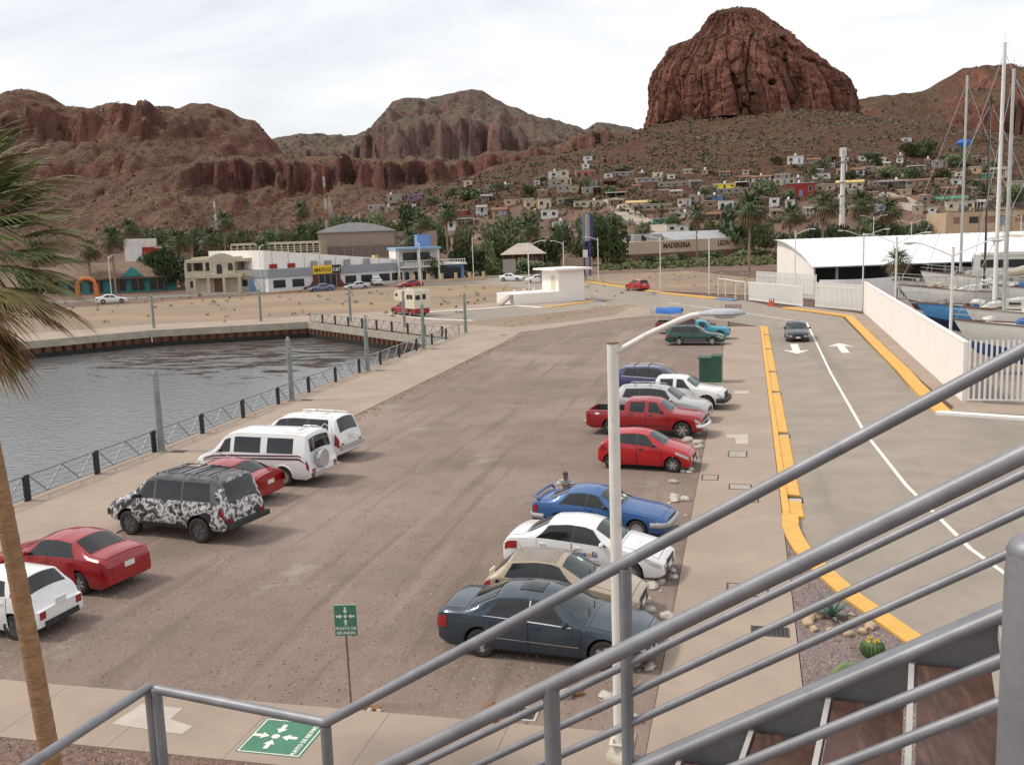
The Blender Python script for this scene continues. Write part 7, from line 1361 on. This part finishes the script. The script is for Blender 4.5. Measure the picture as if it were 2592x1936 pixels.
t, c = car(V(VAN, L=4.82, W=1.94, wb=2.82, fo=.86, r=.40, tw=.26, clear=.42, ag=.09, H=2.08, hl=(.03, .3, -.32, -.12, 0), nose=.5, kn=.14, top=[(0, .92), (.04, 1.08), (.45, 1.20), (.85, 1.28), (1.5, 1.86), (1.7, 1.97), (2.1, 2.05), (4.2, 2.05), (4.52, 1.98), (4.74, 1.32), (4.79, 1.0), (4.82, .8)],
    belt=[(0, .9), (.4, 1.1), (.9, 1.24), (1.8, 1.29), (4.6, 1.33), (4.82, .78)], win=[[(1.25, .04), (1.95, .03), (1.95, .86), (1.62, .86)], [(2.04, .03), (3.05, .03), (3.05, .88), (2.04, .88)], [(3.12, .03), (4.22, .05), (4.12, .88), (3.12, .88)]], ws=(.92, 1.5), rw=(4.53, 4.73), doors=[(1.05, 2.0), (2.03, 3.08)], tl=(4.60, 4.78, -.36, -.05), pz=.95, hz=(.9, 1.02), gr=(.78, .98), mm=M_black, hm=M_black),
    'camouflage_van', 'lifted passenger van in grey and white camouflage wrap with roof rack', 'van', (-17.72, 27.45), R(170), cm, group=lot, style='black', rim=mat('black_rim', (.03, .03, .03), .4, .1, 4))
vg = mat('van_grey', (.085, .085, .09), .4, .1, 3, coat=.3)
c.tpatch(1.52, 4.5, .995, .99, .010, 16).build('roof_panel', vg, t, 180)
for sg in (1, -1):
    on_side(t, c, 'upper_panel', vg, [(1.0, .0), (4.58, .0), (4.42, 1.0), (1.62, 1.0)], sg, .003); on_side(t, c, 'side_skirt', M_black, [(1.32, -.995), (3.2, -.995), (3.2, -.86), (1.32, -.86)], sg, .03)
rack(t, c, 1.9, 4.3, M_black, 4, M_black, .8, .09)
for u in (2.15, 3.15): a = c.topp(u, .86); MB().tube((a[0], a[1], a[2]+.14), (a[0], -a[1], a[2]+.14), .025, 6).build('cross_bar', MATS['alloy_rim'], t)
MB().cbox((c.xf-4.88, 0, .62), (.22, 1.86, .16)).build('rear_bumper', M_black, t); MB().cbox((c.xf+.02, 0, .68), (.2, 1.66, .2)).build('front_bumper', M_black, t)
t, c = car(V(SEDAN, L=4.54, W=1.76, wb=2.60, r=.315), 'sedan', 'red sedan mostly hidden between the camouflage van and the white van', 'car', (-18.75, 31.45), R(171), P_red, group=lot, style='seven')
t, c = car(V(VAN, L=5.2, mm=M_chrome, hm=M_chrome), 'conversion_van', 'white conversion van with dark red side stripes and spare wheel on its back', 'van', (-18.45, 34.25), R(173), P_white, group=lot, style='steel', rim=mat('van_rim', (.42, .38, .32), .5, .15, 6, metal=.4))
ms = mat('maroon_stripe', (.09, .012, .02), .4, .05, 4)
for sg in (1, -1):
    on_side(t, c, 'stripe', ms, [(.12, -.20), (5.05, -.06), (5.05, -.01), (.12, -.12)], sg); on_side(t, c, 'stripe', ms, [(.12, -.28), (5.05, -.20), (5.05, -.12), (.12, -.25)], sg); on_side(t, c, 'stripe', ms, [(1.25, -.86), (3.5, -.86), (3.5, -.83), (1.25, -.83)], sg)
    a = c.ua[1]; MB().path([(c.xf-a+(c.r+.09)*math.cos(k*math.pi/10), sg*1.0, c.r+(c.r+.09)*math.sin(k*math.pi/10)) for k in range(11)], .03, 6).build('arch_trim', P_white, t)
sw = MB().lathe([(.20, -.1), (.34, -.1), (.36, -.04), (.36, .06), (.33, .1), (.001, .11)], 24, axis='x', c=(c.xf-5.32, .32, 1.02)); sw.build('spare_wheel', mat('spare_cover', (.5, .5, .5), .3, .08, 3, metal=.5), t, 40)
MB().cbox((c.xf-5.28, 0, .5), (.16, 1.9, .14)).build('rear_bumper', M_chrome, t)
for sg in (1, -1): MB().path([c.topp(4.75, .8*sg), (c.topp(4.75, .8*sg)[0]-.1, .72*sg, 2.12), (c.xf-5.16, .7*sg, 1.95), (c.xf-5.24, .7*sg, 1.3)], .014, 6).build('roof_ladder_rail', M_chrome, t)
rack(t, c, 4.0, 4.7, M_chrome, 1, M_chrome, .8, .05)
t, c = car(V(SUV, L=5.3, W=2.0, H=1.92, wb=3.1, fo=1.0, r=.39, top=[(0, .8), (.05, 1.0), (.4, 1.12), (1.3, 1.22), (1.5, 1.26), (2.1, 1.72), (2.4, 1.84), (3.0, 1.9), (4.7, 1.88), (5.0, 1.82), (5.2, 1.25), (5.27, .95), (5.3, .75)], belt=[(0, .76), (.4, 1.0), (1.5, 1.16), (2.5, 1.2), (4.9, 1.26), (5.2, 1.18), (5.3, .73)],
    win=[[(1.85, .06), (2.65, .05), (2.65, .9), (2.3, .9)], [(2.75, .05), (3.65, .05), (3.6, .9), (2.75, .9)], [(3.8, .06), (4.75, .08), (4.65, .88), (3.8, .9)]], ws=(1.56, 2.1), rw=(4.99, 5.19), doors=[(1.62, 2.7), (2.73, 3.7)], tl=(5.08, 5.26, -.5, -.02), pz=1.0, tz=(.85, 1.2), hz=(.78, .95)), 'suv', 'large white sport utility car behind the white conversion van', 'SUV', (-18.9, 38.2), R(172), P_white, group=lot, style='five'); rack(t, c, 2.6, 4.8, P_white, 2, P_white)
MB().cbox((c.xf-5.33, 0, .62), (.14, 1.8, .2)).build('rear_bumper', P_silver, t)
# --- on the road and beyond
t, c = car(V(SEDAN, L=4.55, mm=M_black, hz=(.58, .72)), 'sedan', 'black sedan driving towards the camera on the concrete road', 'car', (3.86, 81.4, -.12), R(-90), P_black, style='five')
MB().tube((c.xf-1.7, -.95, .95), (c.xf-1.75, -1.9, .92), .012, 5).build('antenna', M_black, t)
FAR = dict(near=False)
camp, c = car(V(PICK, L=5.7, W=1.95, wb=3.6, r=.38), 'camper_truck', 'red pickup truck carrying a cream camper shell, parked beyond the pier', 'camper', (-37.95, 107.5), R(140), P_red, style='six')
cb_ = MB(); xr = c.xf-5.75
cb_.extr([(xr, .95), (c.xf-3.45, .95), (c.xf-3.45, 1.78), (c.xf-1.55, 1.78), (c.xf-1.25, 2.1), (c.xf-1.45, 2.85), (c.xf-1.9, 3.0), (xr+.05, 3.05), (xr-.02, 2.9)], 'y', -1.05, 1.05)
cb_.v = [(x, y, z) for x, y, z in cb_.v]; cb_.build('camper_shell', P_cream, camp)
for sg in (1, -1):
    for x0, x1 in ((-1.15, -.55), (-.45, .1)):
        MB().box(c.xf-4.2+x0, c.xf-4.2+x1, sg*1.052-.012, sg*1.052+.012, 2.0, 2.5).build('camper_window', M_glass, camp)
    MB().box(c.xf-2.1, c.xf-1.6, sg*1.052-.012, sg*1.052+.012, 2.25, 2.6).build('camper_window', M_glass, camp)
MB().box(xr-.04, xr+.0, -.55, .1, 1.0, 2.7).build('camper_door', P_cream, camp); MB().box(xr-.055, xr-.03, -.45, 0, 1.95, 2.55).build('camper_window', M_glass, camp); MB().box(xr-.05, xr-.0, .3, .9, 1.95, 2.45).build('camper_window', M_glass, camp)
MB().box(c.xf-3.3, c.xf-2.7, -.25, .25, 3.02, 3.16).build('roof_vent', P_cream, camp)
def far(base, name, label, cat, px, py, hd, pt, z=-.1, **k):
    x, y = G(px, py, z); return car(base, name, label, cat, (x, y, z), hd, pt, near=False, **k)
far(SEDAN, 'sedan', 'white sedan on the street beyond the dry field, near the turquoise restaurant', 'car', 284, 767, R(40), P_white)
far(SEDAN, 'sedan', 'white car half hidden behind palm fronds at the far left street', 'car', 5, 775, R(200), P_white)
far(SEDAN, 'sedan', 'steel blue sedan on the street before the grey and white store', 'car', 812, 738, R(220), P_sky, z=-.2)
far(SEDAN, 'sedan', 'pale grey sedan on the street before the store, beside the parked white pickup', 'car', 902, 733, R(222), P_silver, z=-.2)
far(SEDAN, 'sedan', 'red sedan on the street before the blue and white house', 'car', 1036, 728, R(224), P_red, z=-.2)
far(PICK, 'pickup_truck', 'white pickup truck parked facing the store windows', 'pickup truck', 953, 722, R(118), P_white)
far(SEDAN, 'sedan', 'white sedan at the street junction, left of two', 'car', 1296, 711, R(-8), P_white)
far(HATCH, 'hatchback', 'white hatchback at the street junction, right of two, behind the small sign', 'car', 1356, 716, R(200), P_white)
far(SUV, 'suv', 'small red sport utility car driving away on the road past the pump house', 'SUV', 1612, 735, R(125), P_red2, z=-.12)
# ---------------------------------------------------------------- people
def skin_body(name, parent, joints, edges, m, sub=2):
    me = bpy.data.meshes.new(name); me.from_pydata([j[:3] for j in joints], edges, []); o = bpy.data.objects.new(name, me); COL.objects.link(o)
    sk = o.modifiers.new('skin', 'SKIN'); sk.use_smooth_shade = True
    for v, j in zip(me.skin_vertices[0].data, joints): v.radius = (j[3], j[4] if len(j) > 4 else j[3])
    me.skin_vertices[0].data[0].use_root = True
    ss = o.modifiers.new('subd', 'SUBSURF'); ss.levels = sub; ss.render_levels = sub
    dg = bpy.context.evaluated_depsgraph_get(); nm = bpy.data.meshes.new_from_object(o.evaluated_get(dg)); nm.name = name; bpy.data.objects.remove(o); nm.materials.clear(); nm.materials.append(m)
    return link(name, nm, parent)
M_skin = mat('skin', (.22, .11, .07), .6, .08, 8); M_shirt = mat('grey_shirt', (.40, .42, .42), .85, .1, 6, bump=.15); M_trous = mat('dark_trousers', (.05, .055, .07), .85, .1, 6); M_cap_ = mat('cap_navy', (.05, .04, .07), .8, .1, 8)
# leaning on the tail of the blue car; local -y towards the camera
p = thing('person', 'man in grey long-sleeved shirt and dark cap leaning on the blue car', 'person', (-5.78, 30.95, -.03), R(8))
J = [(0, .10, .72, .15, .13), (0, .03, .86, .155, .12), (0, -.06, 1.0, .165, .12), (0, -.13, 1.10, .10, .09), (0, -.17, 1.16, .055, .055), (0, -.19, 1.22, .06, .06),
     (.18, -.13, 1.08, .068, .068), (.28, -.28, 1.03, .054, .054), (.15, -.46, 1.09, .042, .042), (.06, -.50, 1.095, .03, .03),
     (-.18, -.13, 1.08, .068, .068), (-.28, -.28, 1.03, .054, .054), (-.13, -.46, 1.09, .042, .042), (-.04, -.50, 1.095, .03, .03),
     (.11, .08, .66, .10, .10), (.16, -.12, .40, .07, .07), (.14, .10, .09, .045, .045), (.15, -.02, .04, .04, .03), (-.11, .08, .66, .10, .10), (-.16, -.10, .40, .07, .07), (-.14, .12, .09, .045, .045), (-.15, 0, .04, .04, .03)]
E_ = [(0, 1), (1, 2), (2, 3), (3, 4), (4, 5), (3, 6), (6, 7), (7, 8), (8, 9), (3, 10), (10, 11), (11, 12), (12, 13), (0, 14), (14, 15), (15, 16), (16, 17), (0, 18), (18, 19), (19, 20), (20, 21)]
body = skin_body('body', p, J, E_, M_shirt)
body.data.materials.append(M_trous); body.data.materials.append(M_skin)
for f in body.data.polygons:
    z = f.center.z; f.material_index = 1 if z < .76 else (2 if z > 1.14 and abs(f.center.x) < .08 or (f.center.y < -.485) else 0)
hd = MB(); hd.blob((0, -.22, 1.270), (.078, .098, .122), 2, 0, .04, 1, 3); hd.blob((0, -.325, 1.265), (.016, .022, .024), 1, 0, 0, 1, 2); hd.blob((0, -.30, 1.195), (.04, .02, .03), 1, 0, 0, 1, 2)
for sg in (1, -1): hd.blob((sg*.08, -.21, 1.260), (.014, .024, .034), 1, 0, 0, 1, 2)
hd.build('head', M_skin, p, 180)
for sg in (1, -1): MB().blob((sg*.03, -.312, 1.295), (.013, .008, .008), 1, 0, 0, 1, 1).build('eye', M_dark, p)
MB().blob((0, -.312, 1.215), (.026, .01, .007), 1, 0, 0, 1, 1).build('mouth', mat('lip', (.15, .06, .05), .6), p)
MB().blob((0, -.19, 1.270), (.082, .085, .10), 3, 0, .04, 1, 2).build('hair', mat('hair_dark', (.02, .016, .014), .8), p, 180)
cp = MB(); cp.lathe([(.088, 1.315), (.092, 1.350), (.078, 1.400), (.04, 1.425), (.005, 1.430)], 18, c=(0, -.215, 0)); cp.add([(-.075, -.27, 1.325), (.075, -.27, 1.325), (.06, -.385, 1.312), (-.06, -.385, 1.312), (-.075, -.27, 1.335), (.075, -.27, 1.335), (.06, -.385, 1.320), (-.06, -.385, 1.320)], [(3, 2, 1, 0), (4, 5, 6, 7), (0, 1, 5, 4), (1, 2, 6, 5), (2, 3, 7, 6), (3, 0, 4, 7)]); cp.build('cap', M_cap_, p, 50)
for sg, hx in ((1, .05), (-1, -.03)):
    hm = MB(); hm.blob((hx, -.53, 1.10), (.042, .045, .018), 1, 0, .03, 1, 2)
    for k in range(4): x = hx-.03+.02*k; L_ = (.05, .062, .066, .055)[k]; hm.path([(x, -.555, 1.103), (x, -.57-L_*.5, 1.10), (x, -.57-L_, 1.085)], [.0095, .009, .006], 6)
    hm.path([(hx-sg*.035, -.55, 1.10), (hx-sg*.062, -.575, 1.095), (hx-sg*.068, -.605, 1.085)], [.011, .010, .007], 6); hm.build('hand', M_skin, p, 180)
# small walker by the store
x, y = G(692, 737, -.1); q = thing('person', 'small dark-clothed pedestrian walking past the store front', 'person', (x, y, -.12), R(-40))
J2 = [(0, 0, .95, .14, .11), (0, 0, 1.15, .15, .1), (0, -.02, 1.38, .17, .11), (0, -.02, 1.52, .06, .06), (0, -.04, 1.66, .085, .10), (.2, 0, 1.4, .06, .06), (.26, .1, 1.15, .05, .05), (.24, -.05, .95, .04, .04), (-.2, 0, 1.4, .06, .06), (-.26, -.1, 1.15, .05, .05), (-.24, -.22, .98, .04, .04), (.1, -.02, .85, .1, .1), (.12, -.2, .48, .07, .07), (.12, -.3, .08, .05, .05), (-.1, .02, .85, .1, .1), (-.12, .12, .48, .07, .07), (-.12, .38, .12, .05, .05)]
b2 = skin_body('body', q, J2, [(0, 1), (1, 2), (2, 3), (3, 4), (2, 5), (5, 6), (6, 7), (2, 8), (8, 9), (9, 10), (0, 11), (11, 12), (12, 13), (0, 14), (14, 15), (15, 16)], M_trous, 1)
# ---------------------------------------------------------------- the stair in the foreground
def AD(xd, yd, D):      # a point at optical depth D
    a = (xd*DPX-PW/2)/PF; b = (PH/2-yd*DPX)/PF; u = a*_c+b*_s; v = -a*_s+b*_c
    return V3(u*D, (_cp+v*_sp)*D, CZ+(-_sp+v*_cp)*D)
_u2 = V3(-.921, .39, 0); _n2 = Vector((_u2.y, -_u2.x, 0)); P0 = AD(1830, 962, 4.13)
def onplane(xd, yd, P, n): r = AD(xd, yd, 1.) - Vector((0, 0, CZ)); t = (P-Vector((0, 0, CZ))).dot(n)/r.dot(n); return Vector((0, 0, CZ))+r*t
Pb, Pc = onplane(2212, 755, P0, _n2), onplane(703, 1560, P0, _n2); dF = (Pb-Pc)/3; Pa = Pc+dF*2     # outer handrail
Q = AD(1877, 1144, 3.1)                                                   # inner handrail
up = Vector((0, 0, 1)); e_ = Pa-dF*2.0; top_ = Pa+dF*2.7
st = thing('stair_railing', 'outer grey pipe railing of the stair, farther of the two sloping rails', 'railing')
M_tread = mat('tread_brown', (.085, .042, .032), .6, .3, 5, bump=.1, extra=[(3, .5, .7, (.17, .105, .085), .6, (9, 1.2, 1)), (14, .55, .7, (.05, .025, .02), .5, (4, .5, 1))])
def sloped(parent, a, b, posts, post_len=1.03, hr=.029, tr=.0195, offs=(.505, .658, .81)):
    MB().path([a, b], hr, 16).build('handrail', M_steel, parent, 60)
    for dz in offs:
        MB().path([a-up*dz, b-up*dz], tr, 12).build('lower_rail', M_steel, parent, 60)
    for p in posts: MB().path([p-up*.02, p-up*post_len], .031, 14).build('post', M_steel, parent, 60)
def onF(t): return Pa+dF*t
tp = -.30
posts = [e_, onplane(1350, 1218, P0, _n2), onF(1.35), onF(2.68)]
sloped(st, e_, top_, posts)
# landing rail
E1, E2, E3 = [Vector((*G(x*DPX, y*DPX, e_.z), e_.z)) for x, y in ((338, 1488), (322, 1483), (50, 1660))]
lr = thing('landing_railing', 'horizontal grey pipe railing across the end of the stair landing', 'railing')
MB().path([e_, E1], .029, 16).build('handrail', M_steel, lr, 60)
for dz in (.525, .68, .835): MB().path([e_-up*dz, E1-up*dz], .0195, 12).build('lower_rail', M_steel, lr, 60)
MB().path([E1, E1-up*1.02], .031, 14).build('post', M_steel, lr, 60)
l2 = thing('landing_railing', 'grey pipe railing along the left side of the stair landing', 'railing')
MB().path([E2, E3, E3+(E3-E2)*.6], .029, 16).build('handrail', M_steel, l2, 60); MB().path([E2, E2-up*1.02], .031, 14).build('post', M_steel, l2, 60)
for dz in (.525, .68, .835): MB().path([E2-up*dz, E3-up*dz+(E3-E2)*.6], .0195, 12).build('lower_rail', M_steel, l2, 60)
# inner railing
n_ = thing('stair_railing', 'inner grey pipe railing of the stair, nearer and thicker of the two', 'railing')
a, b = Q-dF*2.6, Q+dF*1.75
sloped(n_, a, b, [onplane(1190, 1468, Q, _n2), a, Q+dF*1.73], 1.0, hr=.029, tr=.0195, offs=(.475, .622, .765))
# newel post and its elbow at the right edge
nw = thing('newel_post', 'thick grey pipe newel post with elbow at the right photo edge', 'post'); T = AD(2232, 1190, 1.95)
MB().path([T-up*1.2, T-up*.05, T], [.05, .05, .047], 18).build('post', M_steel, nw, 60); MB().blob(T, (.05, .05, .035), 1, 0, 0, 1, 2).build('post_cap', M_steel, nw, 180)
d_ = V3(.25, -.28, -.55)-V3(0, 0, 0); MB().path([T+V3(.02, -.03, -.05), T+V3(.06, -.07, -.16), T+V3(.12, -.13, -.45), T+V3(.2, -.2, -.9)], [.043, .045, .046, .047], 16).build('elbow', M_steel, nw, 60)
# flight: stringers and treads
fl = thing('stair_flight', 'steel stair flight with brown treads below the railings', 'stairs')
dh = Vector((dF.x, dF.y, 0)); Lh = dh.length; ah = dh/Lh; slope = dF.z/Lh; nrm = Vector((-ah.y, ah.x, 0))
wid = abs((Q-Pa).dot(nrm))+.12; sgn = 1 if (Q-Pa).dot(nrm) > 0 else -1
def string(parent, off, name, t0, t1, dz=0):
    o = nrm*off*sgn; p0, p1 = onF(t0)+o, onF(t1)+o; vs = []
    for p in (p0, p1):
        for w2, z in ((-.02, -1.01+dz), (.06, -1.01+dz), (.06, -1.03+dz), (-.005, -1.035+dz), (-.005, -1.30+dz), (-.02, -1.30+dz)): vs.append(p+nrm*sgn*w2+up*z)
    MB().add(vs, [(0, 1, 7, 6), (1, 2, 8, 7), (2, 3, 9, 8), (3, 4, 10, 9), (4, 5, 11, 10), (5, 0, 6, 11), (0, 5, 4, 3, 2, 1), (6, 7, 8, 9, 10, 11)]).build(name, M_steel, parent)
string(fl, 0., 'stringer', -2.05, 2.75); string(fl, wid+.02, 'stringer', -2.05, 2.75, -.12)
run = .33; n = int((dF*4.75).length*(Lh/dF.length)/run); s0 = onF(-2.0)
M_nose = mat('tread_nosing', (.44, .42, .40), .6, .1, 5)
for i in range(n):
    p = s0 + ah*run*i; zt = s0.z + slope*run*(i+.5) - 1.19
    def c(u_, v_, z): q = p+ah*u_+nrm*sgn*v_; return (q.x, q.y, z)
    MB().add([c(.035, .03, zt), c(run-.015, .03, zt), c(run-.015, wid, zt), c(.035, wid, zt), c(.035, .03, zt-.05), c(run-.015, .03, zt-.05), c(run-.015, wid, zt-.05), c(.035, wid, zt-.05)], [(0, 1, 2, 3), (7, 6, 5, 4), (0, 4, 5, 1), (1, 5, 6, 2), (2, 6, 7, 3), (3, 7, 4, 0)]).build('tread', M_tread, fl)
    MB().add([c(0, .03, zt+.004), c(.022, .03, zt+.004), c(.022, wid, zt+.004), c(0, wid, zt+.004), c(0, .03, zt-.055), c(.022, .03, zt-.055), c(.022, wid, zt-.055), c(0, wid, zt-.055)], [(0, 1, 2, 3), (7, 6, 5, 4), (0, 4, 5, 1), (1, 5, 6, 2), (2, 6, 7, 3), (3, 7, 4, 0)]).build('nosing', M_nose, fl)
# landing slab and the column that carries it
zl = e_.z-1.06; ld = thing('stair_landing', 'concrete stair landing under the pipe railings', 'landing')
ctr = [e_, E1, E3, e_+nrm*sgn*wid, ]
pl = [(p.x, p.y) for p in (e_, E1, E3, s0+nrm*sgn*wid)]
MB().prism(pl, zl-.2, zl).build('slab', M_conc, ld); cx_ = sum(p[0] for p in pl)/4; cy_ = sum(p[1] for p in pl)/4; MB().box(cx_-.2, cx_+.2, cy_-.2, cy_+.2, -.02, zl-.2).build('column', M_conc, ld)
ul = thing('stair_landing', 'upper concrete landing the camera stands on beside the stair', 'landing'); pu = [S2(-1.6, -2.2), S2(2.6, -2.2), S2(2.6, 1.35), S2(-1.6, 1.35)]
MB().prism(pu, 7.4, 7.6).build('slab', M_conc, ul); cu = S2(.3, -.8); MB().box(cu[0]-.25, cu[0]+.25, cu[1]-.25, cu[1]+.25, -.02, 7.4).build('column', M_conc, ul)
# ---- planted bed: agave, cactus, stones
ag = thing('agave', 'blue-grey agave rosette in the planted bed beside the yellow kerb', 'agave', (1.95, 23.0, -.02)); M_ag = mat('agave_leaf', (.13, .20, .17), .6, .15, 4); rr = random.Random(3)
for i in range(22):
    a = i*2.4; el = .25+1.1*(i/22); L = .55+.2*rr.random(); mb = MB()
    def f(u_, v_): x = L*u_; w2 = .055*(1-u_**2.2)*(.7+.6*u_)*(v_*2-1); z = L*u_*math.sin(el)-.1*u_*u_; xx = x*math.cos(el); return (xx*math.cos(a)-w2*math.sin(a), xx*math.sin(a)+w2*math.cos(a), .04+z+.02*abs(v_*2-1))
    mb.grid(f, 6, 2).build('leaf', M_ag, ag, 60)
for i in range(13):
    a = i*.55; r = .62+.12*rr.random(); o = MB().blob((0, 0, 0), rr.uniform(.09, .15), i, 0, .3, .8, 2).build('ring_stone', mat('tan_stone', (.46, .34, .22), .9, .15, 4, bump=.3), None, 60, (2.05+r*math.cos(a), 22.6+r*.75*math.sin(a), .03)); tag(o, 'tan stone in the ring around the agave', 'stone', 'stones around the agave')
def cactus(label, x, y, r):
    t = thing('barrel_cactus', label, 'cactus', (x, y, -.02)); mb = MB(); n = 36; pr = [(0, .02), (.7, .05), (.95, .35), (1, .75), (.9, 1.15), (.6, 1.42), (.15, 1.5), (.01, 1.48)]
    vs = [(r*k*(1+.10*math.cos(18*2*math.pi*j/n))*math.cos(2*math.pi*j/n), r*k*(1+.10*math.cos(18*2*math.pi*j/n))*math.sin(2*math.pi*j/n), r*z) for k, z in pr for j in range(n)]
    mb.add(vs, [(i*n+j, i*n+(j+1) % n, (i+1)*n+(j+1) % n, (i+1)*n+j) for i in range(len(pr)-1) for j in range(n)]).build('body', mat('cactus_green', (.07, .12, .035), .7, .25, 6), t, 60)
    sp = MB()
    for i in range(9): a = i*.7; leafclump(sp, (r*.42*math.cos(a), r*.42*math.sin(a), r*1.46), .05, 7, rr, .8, .03)
    sp.build('flowers', mat('cactus_flower', (.62, .36, .04), .7, .2, 6), t)
cactus('barrel cactus with a ring of yellow flowers in the planted bed', 2.62, 21.05, .24); cactus('second barrel cactus glimpsed below the stair treads', 4.1, 17.8, .24)
pp_ = thing('prickly_pad', 'flat green cactus pad under the stair rail in the planted bed', 'cactus', (2.0, 19.6, -.02)); mb = MB(); mb.blob((0, 0, .22), (.34, .10, .26), 8, 0, .12, 1, 3); mb.build('pad', mat('pad_green', (.16, .22, .09), .7, .12, 3), pp_, 180, None, R(25)); MB().blob((.25, .05, .2), (.25, .07, .2), 9, 0, .1, 1, 2).build('pad', MATS['pad_green'], pp_, 180)
pg = MB(); rr = random.Random(4)
for _ in range(9000):
    y = rr.uniform(15, 29.3); x = rr.uniform(1.15, 5.5); lim = interp_([(15, 5.8), (18.4, 5.3), (20.9, 3.85), (21.85, 3.35), (24.4, 2.25), (26.6, 1.55), (27.9, 1.28), (29.4, 1.12)], y)
    if _ % 3 == 0: x, y, lim = rr.uniform(-16, -6), rr.uniform(12.2, 14.7), 9
    if x > lim: continue
    r = rr.uniform(.015, .04); a = rr.uniform(0, 3); c_, s_ = math.cos(a)*r, math.sin(a)*r
    pg.add([(x+c_, y+s_, -.025), (x-s_, y+c_, -.025), (x-c_, y-s_, -.025), (x+s_, y-c_, -.025), (x+.2*c_, y+.2*s_, -.02+r*.9)], [(0, 1, 4), (1, 2, 4), (2, 3, 4), (3, 0, 4)], rr.choice((0, 1, 2)))
tag(pg.build('bed_pebbles', [mat('bedstone_a', (.26, .20, .19), .9, .2, 3), mat('bedstone_b', (.16, .10, .085), .9, .2, 3), mat('bedstone_c', (.36, .27, .21), .9, .2, 3)]), 'purple and brown pebbles covering the planted beds', 'pebbles', kind='stuff')
# ---- palm at the left edge, fronds blown to the right
rr = random.Random(21)
def fan(mb, o, d, L, droop, wind, nseg=26, spread=1.25, wid_=.035, side=None, m=0, petiole=.55):
    """one fan leaf: petiole, then narrow segments that fray and hang"""
    d = d.normalized(); s = d.cross(Vector((0, 0, 1))).normalized() if side is None else side; tip = o+d*L*petiole; tip.z -= droop*.12*L
    mb.path([o, o+d*L*petiole*.5+Vector((0, 0, .03*L)), tip], [.022, .016, .012], 5, m)
    for i in range(nseg):
        a = (i/(nseg-1)*2-1)*spread; dd = (d*math.cos(a)+s*math.sin(a)+Vector((0, 0, .12*math.cos(a)))).normalized(); ls = L*(.52+.16*rr.random())*(1-.25*abs(a)/spread); pts = []
        v = dd.copy(); p = tip.copy()
        for k in range(6):
            pts.append(p.copy()); g_ = (k/5)**1.3; v = (v+Vector((0, 0, -droop*.34*g_))+wind*(.30*g_)).normalized(); p = p+v*ls/5
        wv = s.cross(dd).cross(dd).normalized() if False else dd.cross(Vector((rr.gauss(0, .3), rr.gauss(0, .3), 1))).normalized()
        ws = [.35, 1, .95, .7, .4, .06]
        vs = []
        for k, q in enumerate(pts): vs += [q-wv*wid_*ws[k], q+wv*wid_*ws[k]]
        mb.add(vs, [(2*k, 2*k+1, 2*k+3, 2*k+2) for k in range(5)], m)
M_fr = [mat('palm_green', (.14, .175, .055), .5, .35, 2.5, extra=[(1.5, .48, .66, (.27, .24, .09), .7)]), mat('palm_yellow', (.30, .26, .11), .6, .25, 2.5), mat('palm_dry', (.23, .13, .055), .75, .25, 2.5)]
pb_, pt_ = A(112*DPX, 1660*DPX, 15.2), A(-122*DPX, 465*DPX, 15.8)
gx = pb_+(pb_-pt_)*((pb_.z+.02)/(pt_.z-pb_.z)); palm = thing('fan_palm', 'tall fan palm at the left photo edge with wind-blown fronds', 'palm tree', (gx.x, gx.y, -.02))
base = Vector((gx.x, gx.y, -.02)); crown = pt_-base; mb = MB(); K = 46; pts = []; rs = []
for k in range(K*2+1):
    f = k/(K*2); b_ = crown*f + V3(.05*math.sin(f*3.1), 0, 0); pts.append(b_); rs.append((.158-.04*f)*(1.035 if k % 2 else .99)*(1+.5*max(0, .06-f)/.06))
mb.path(pts, rs, 20); mb.build('trunk', mat('palm_trunk', (.30, .17, .085), .85, .22, 3, bump=.5, bscale=12, stretch=(1, 1, 3), extra=[(6, .5, .7, (.17, .09, .05), .6, (1, 1, 4))]), palm, 180)
wind = V3(1, .1, 0); wind.normalize()
for i in range(46):
    a = i*2.399; el = 1.25-2.2*(i/45); d = V3(math.cos(a)*math.cos(el), math.sin(a)*math.cos(el), math.sin(el)); d = (d+wind*.75).normalized()
    k = (0 if i % 4 else 1) if i < 36 else (1 if i < 42 else 2); fb = MB(); fan(fb, crown+Vector((0, 0, -.35*(i/45))), d, rr.uniform(1.75, 2.2), 1.1+.8*(i/45), wind, nseg=30, spread=1.1, wid_=.026, m=0); fb.build('frond', M_fr[k], palm)
for i in range(9):
    a = -.9+i*.22; d = V3(math.cos(a)*.5, math.sin(a)*.5, -.9-.3*rr.random()); fb = MB(); fan(fb, crown+Vector((0, 0, -.6)), d, rr.uniform(1.7, 2.2), 1.1, wind*.4, nseg=20, spread=.9, m=0); fb.build('frond', M_fr[2 if i % 3 else 1], palm)
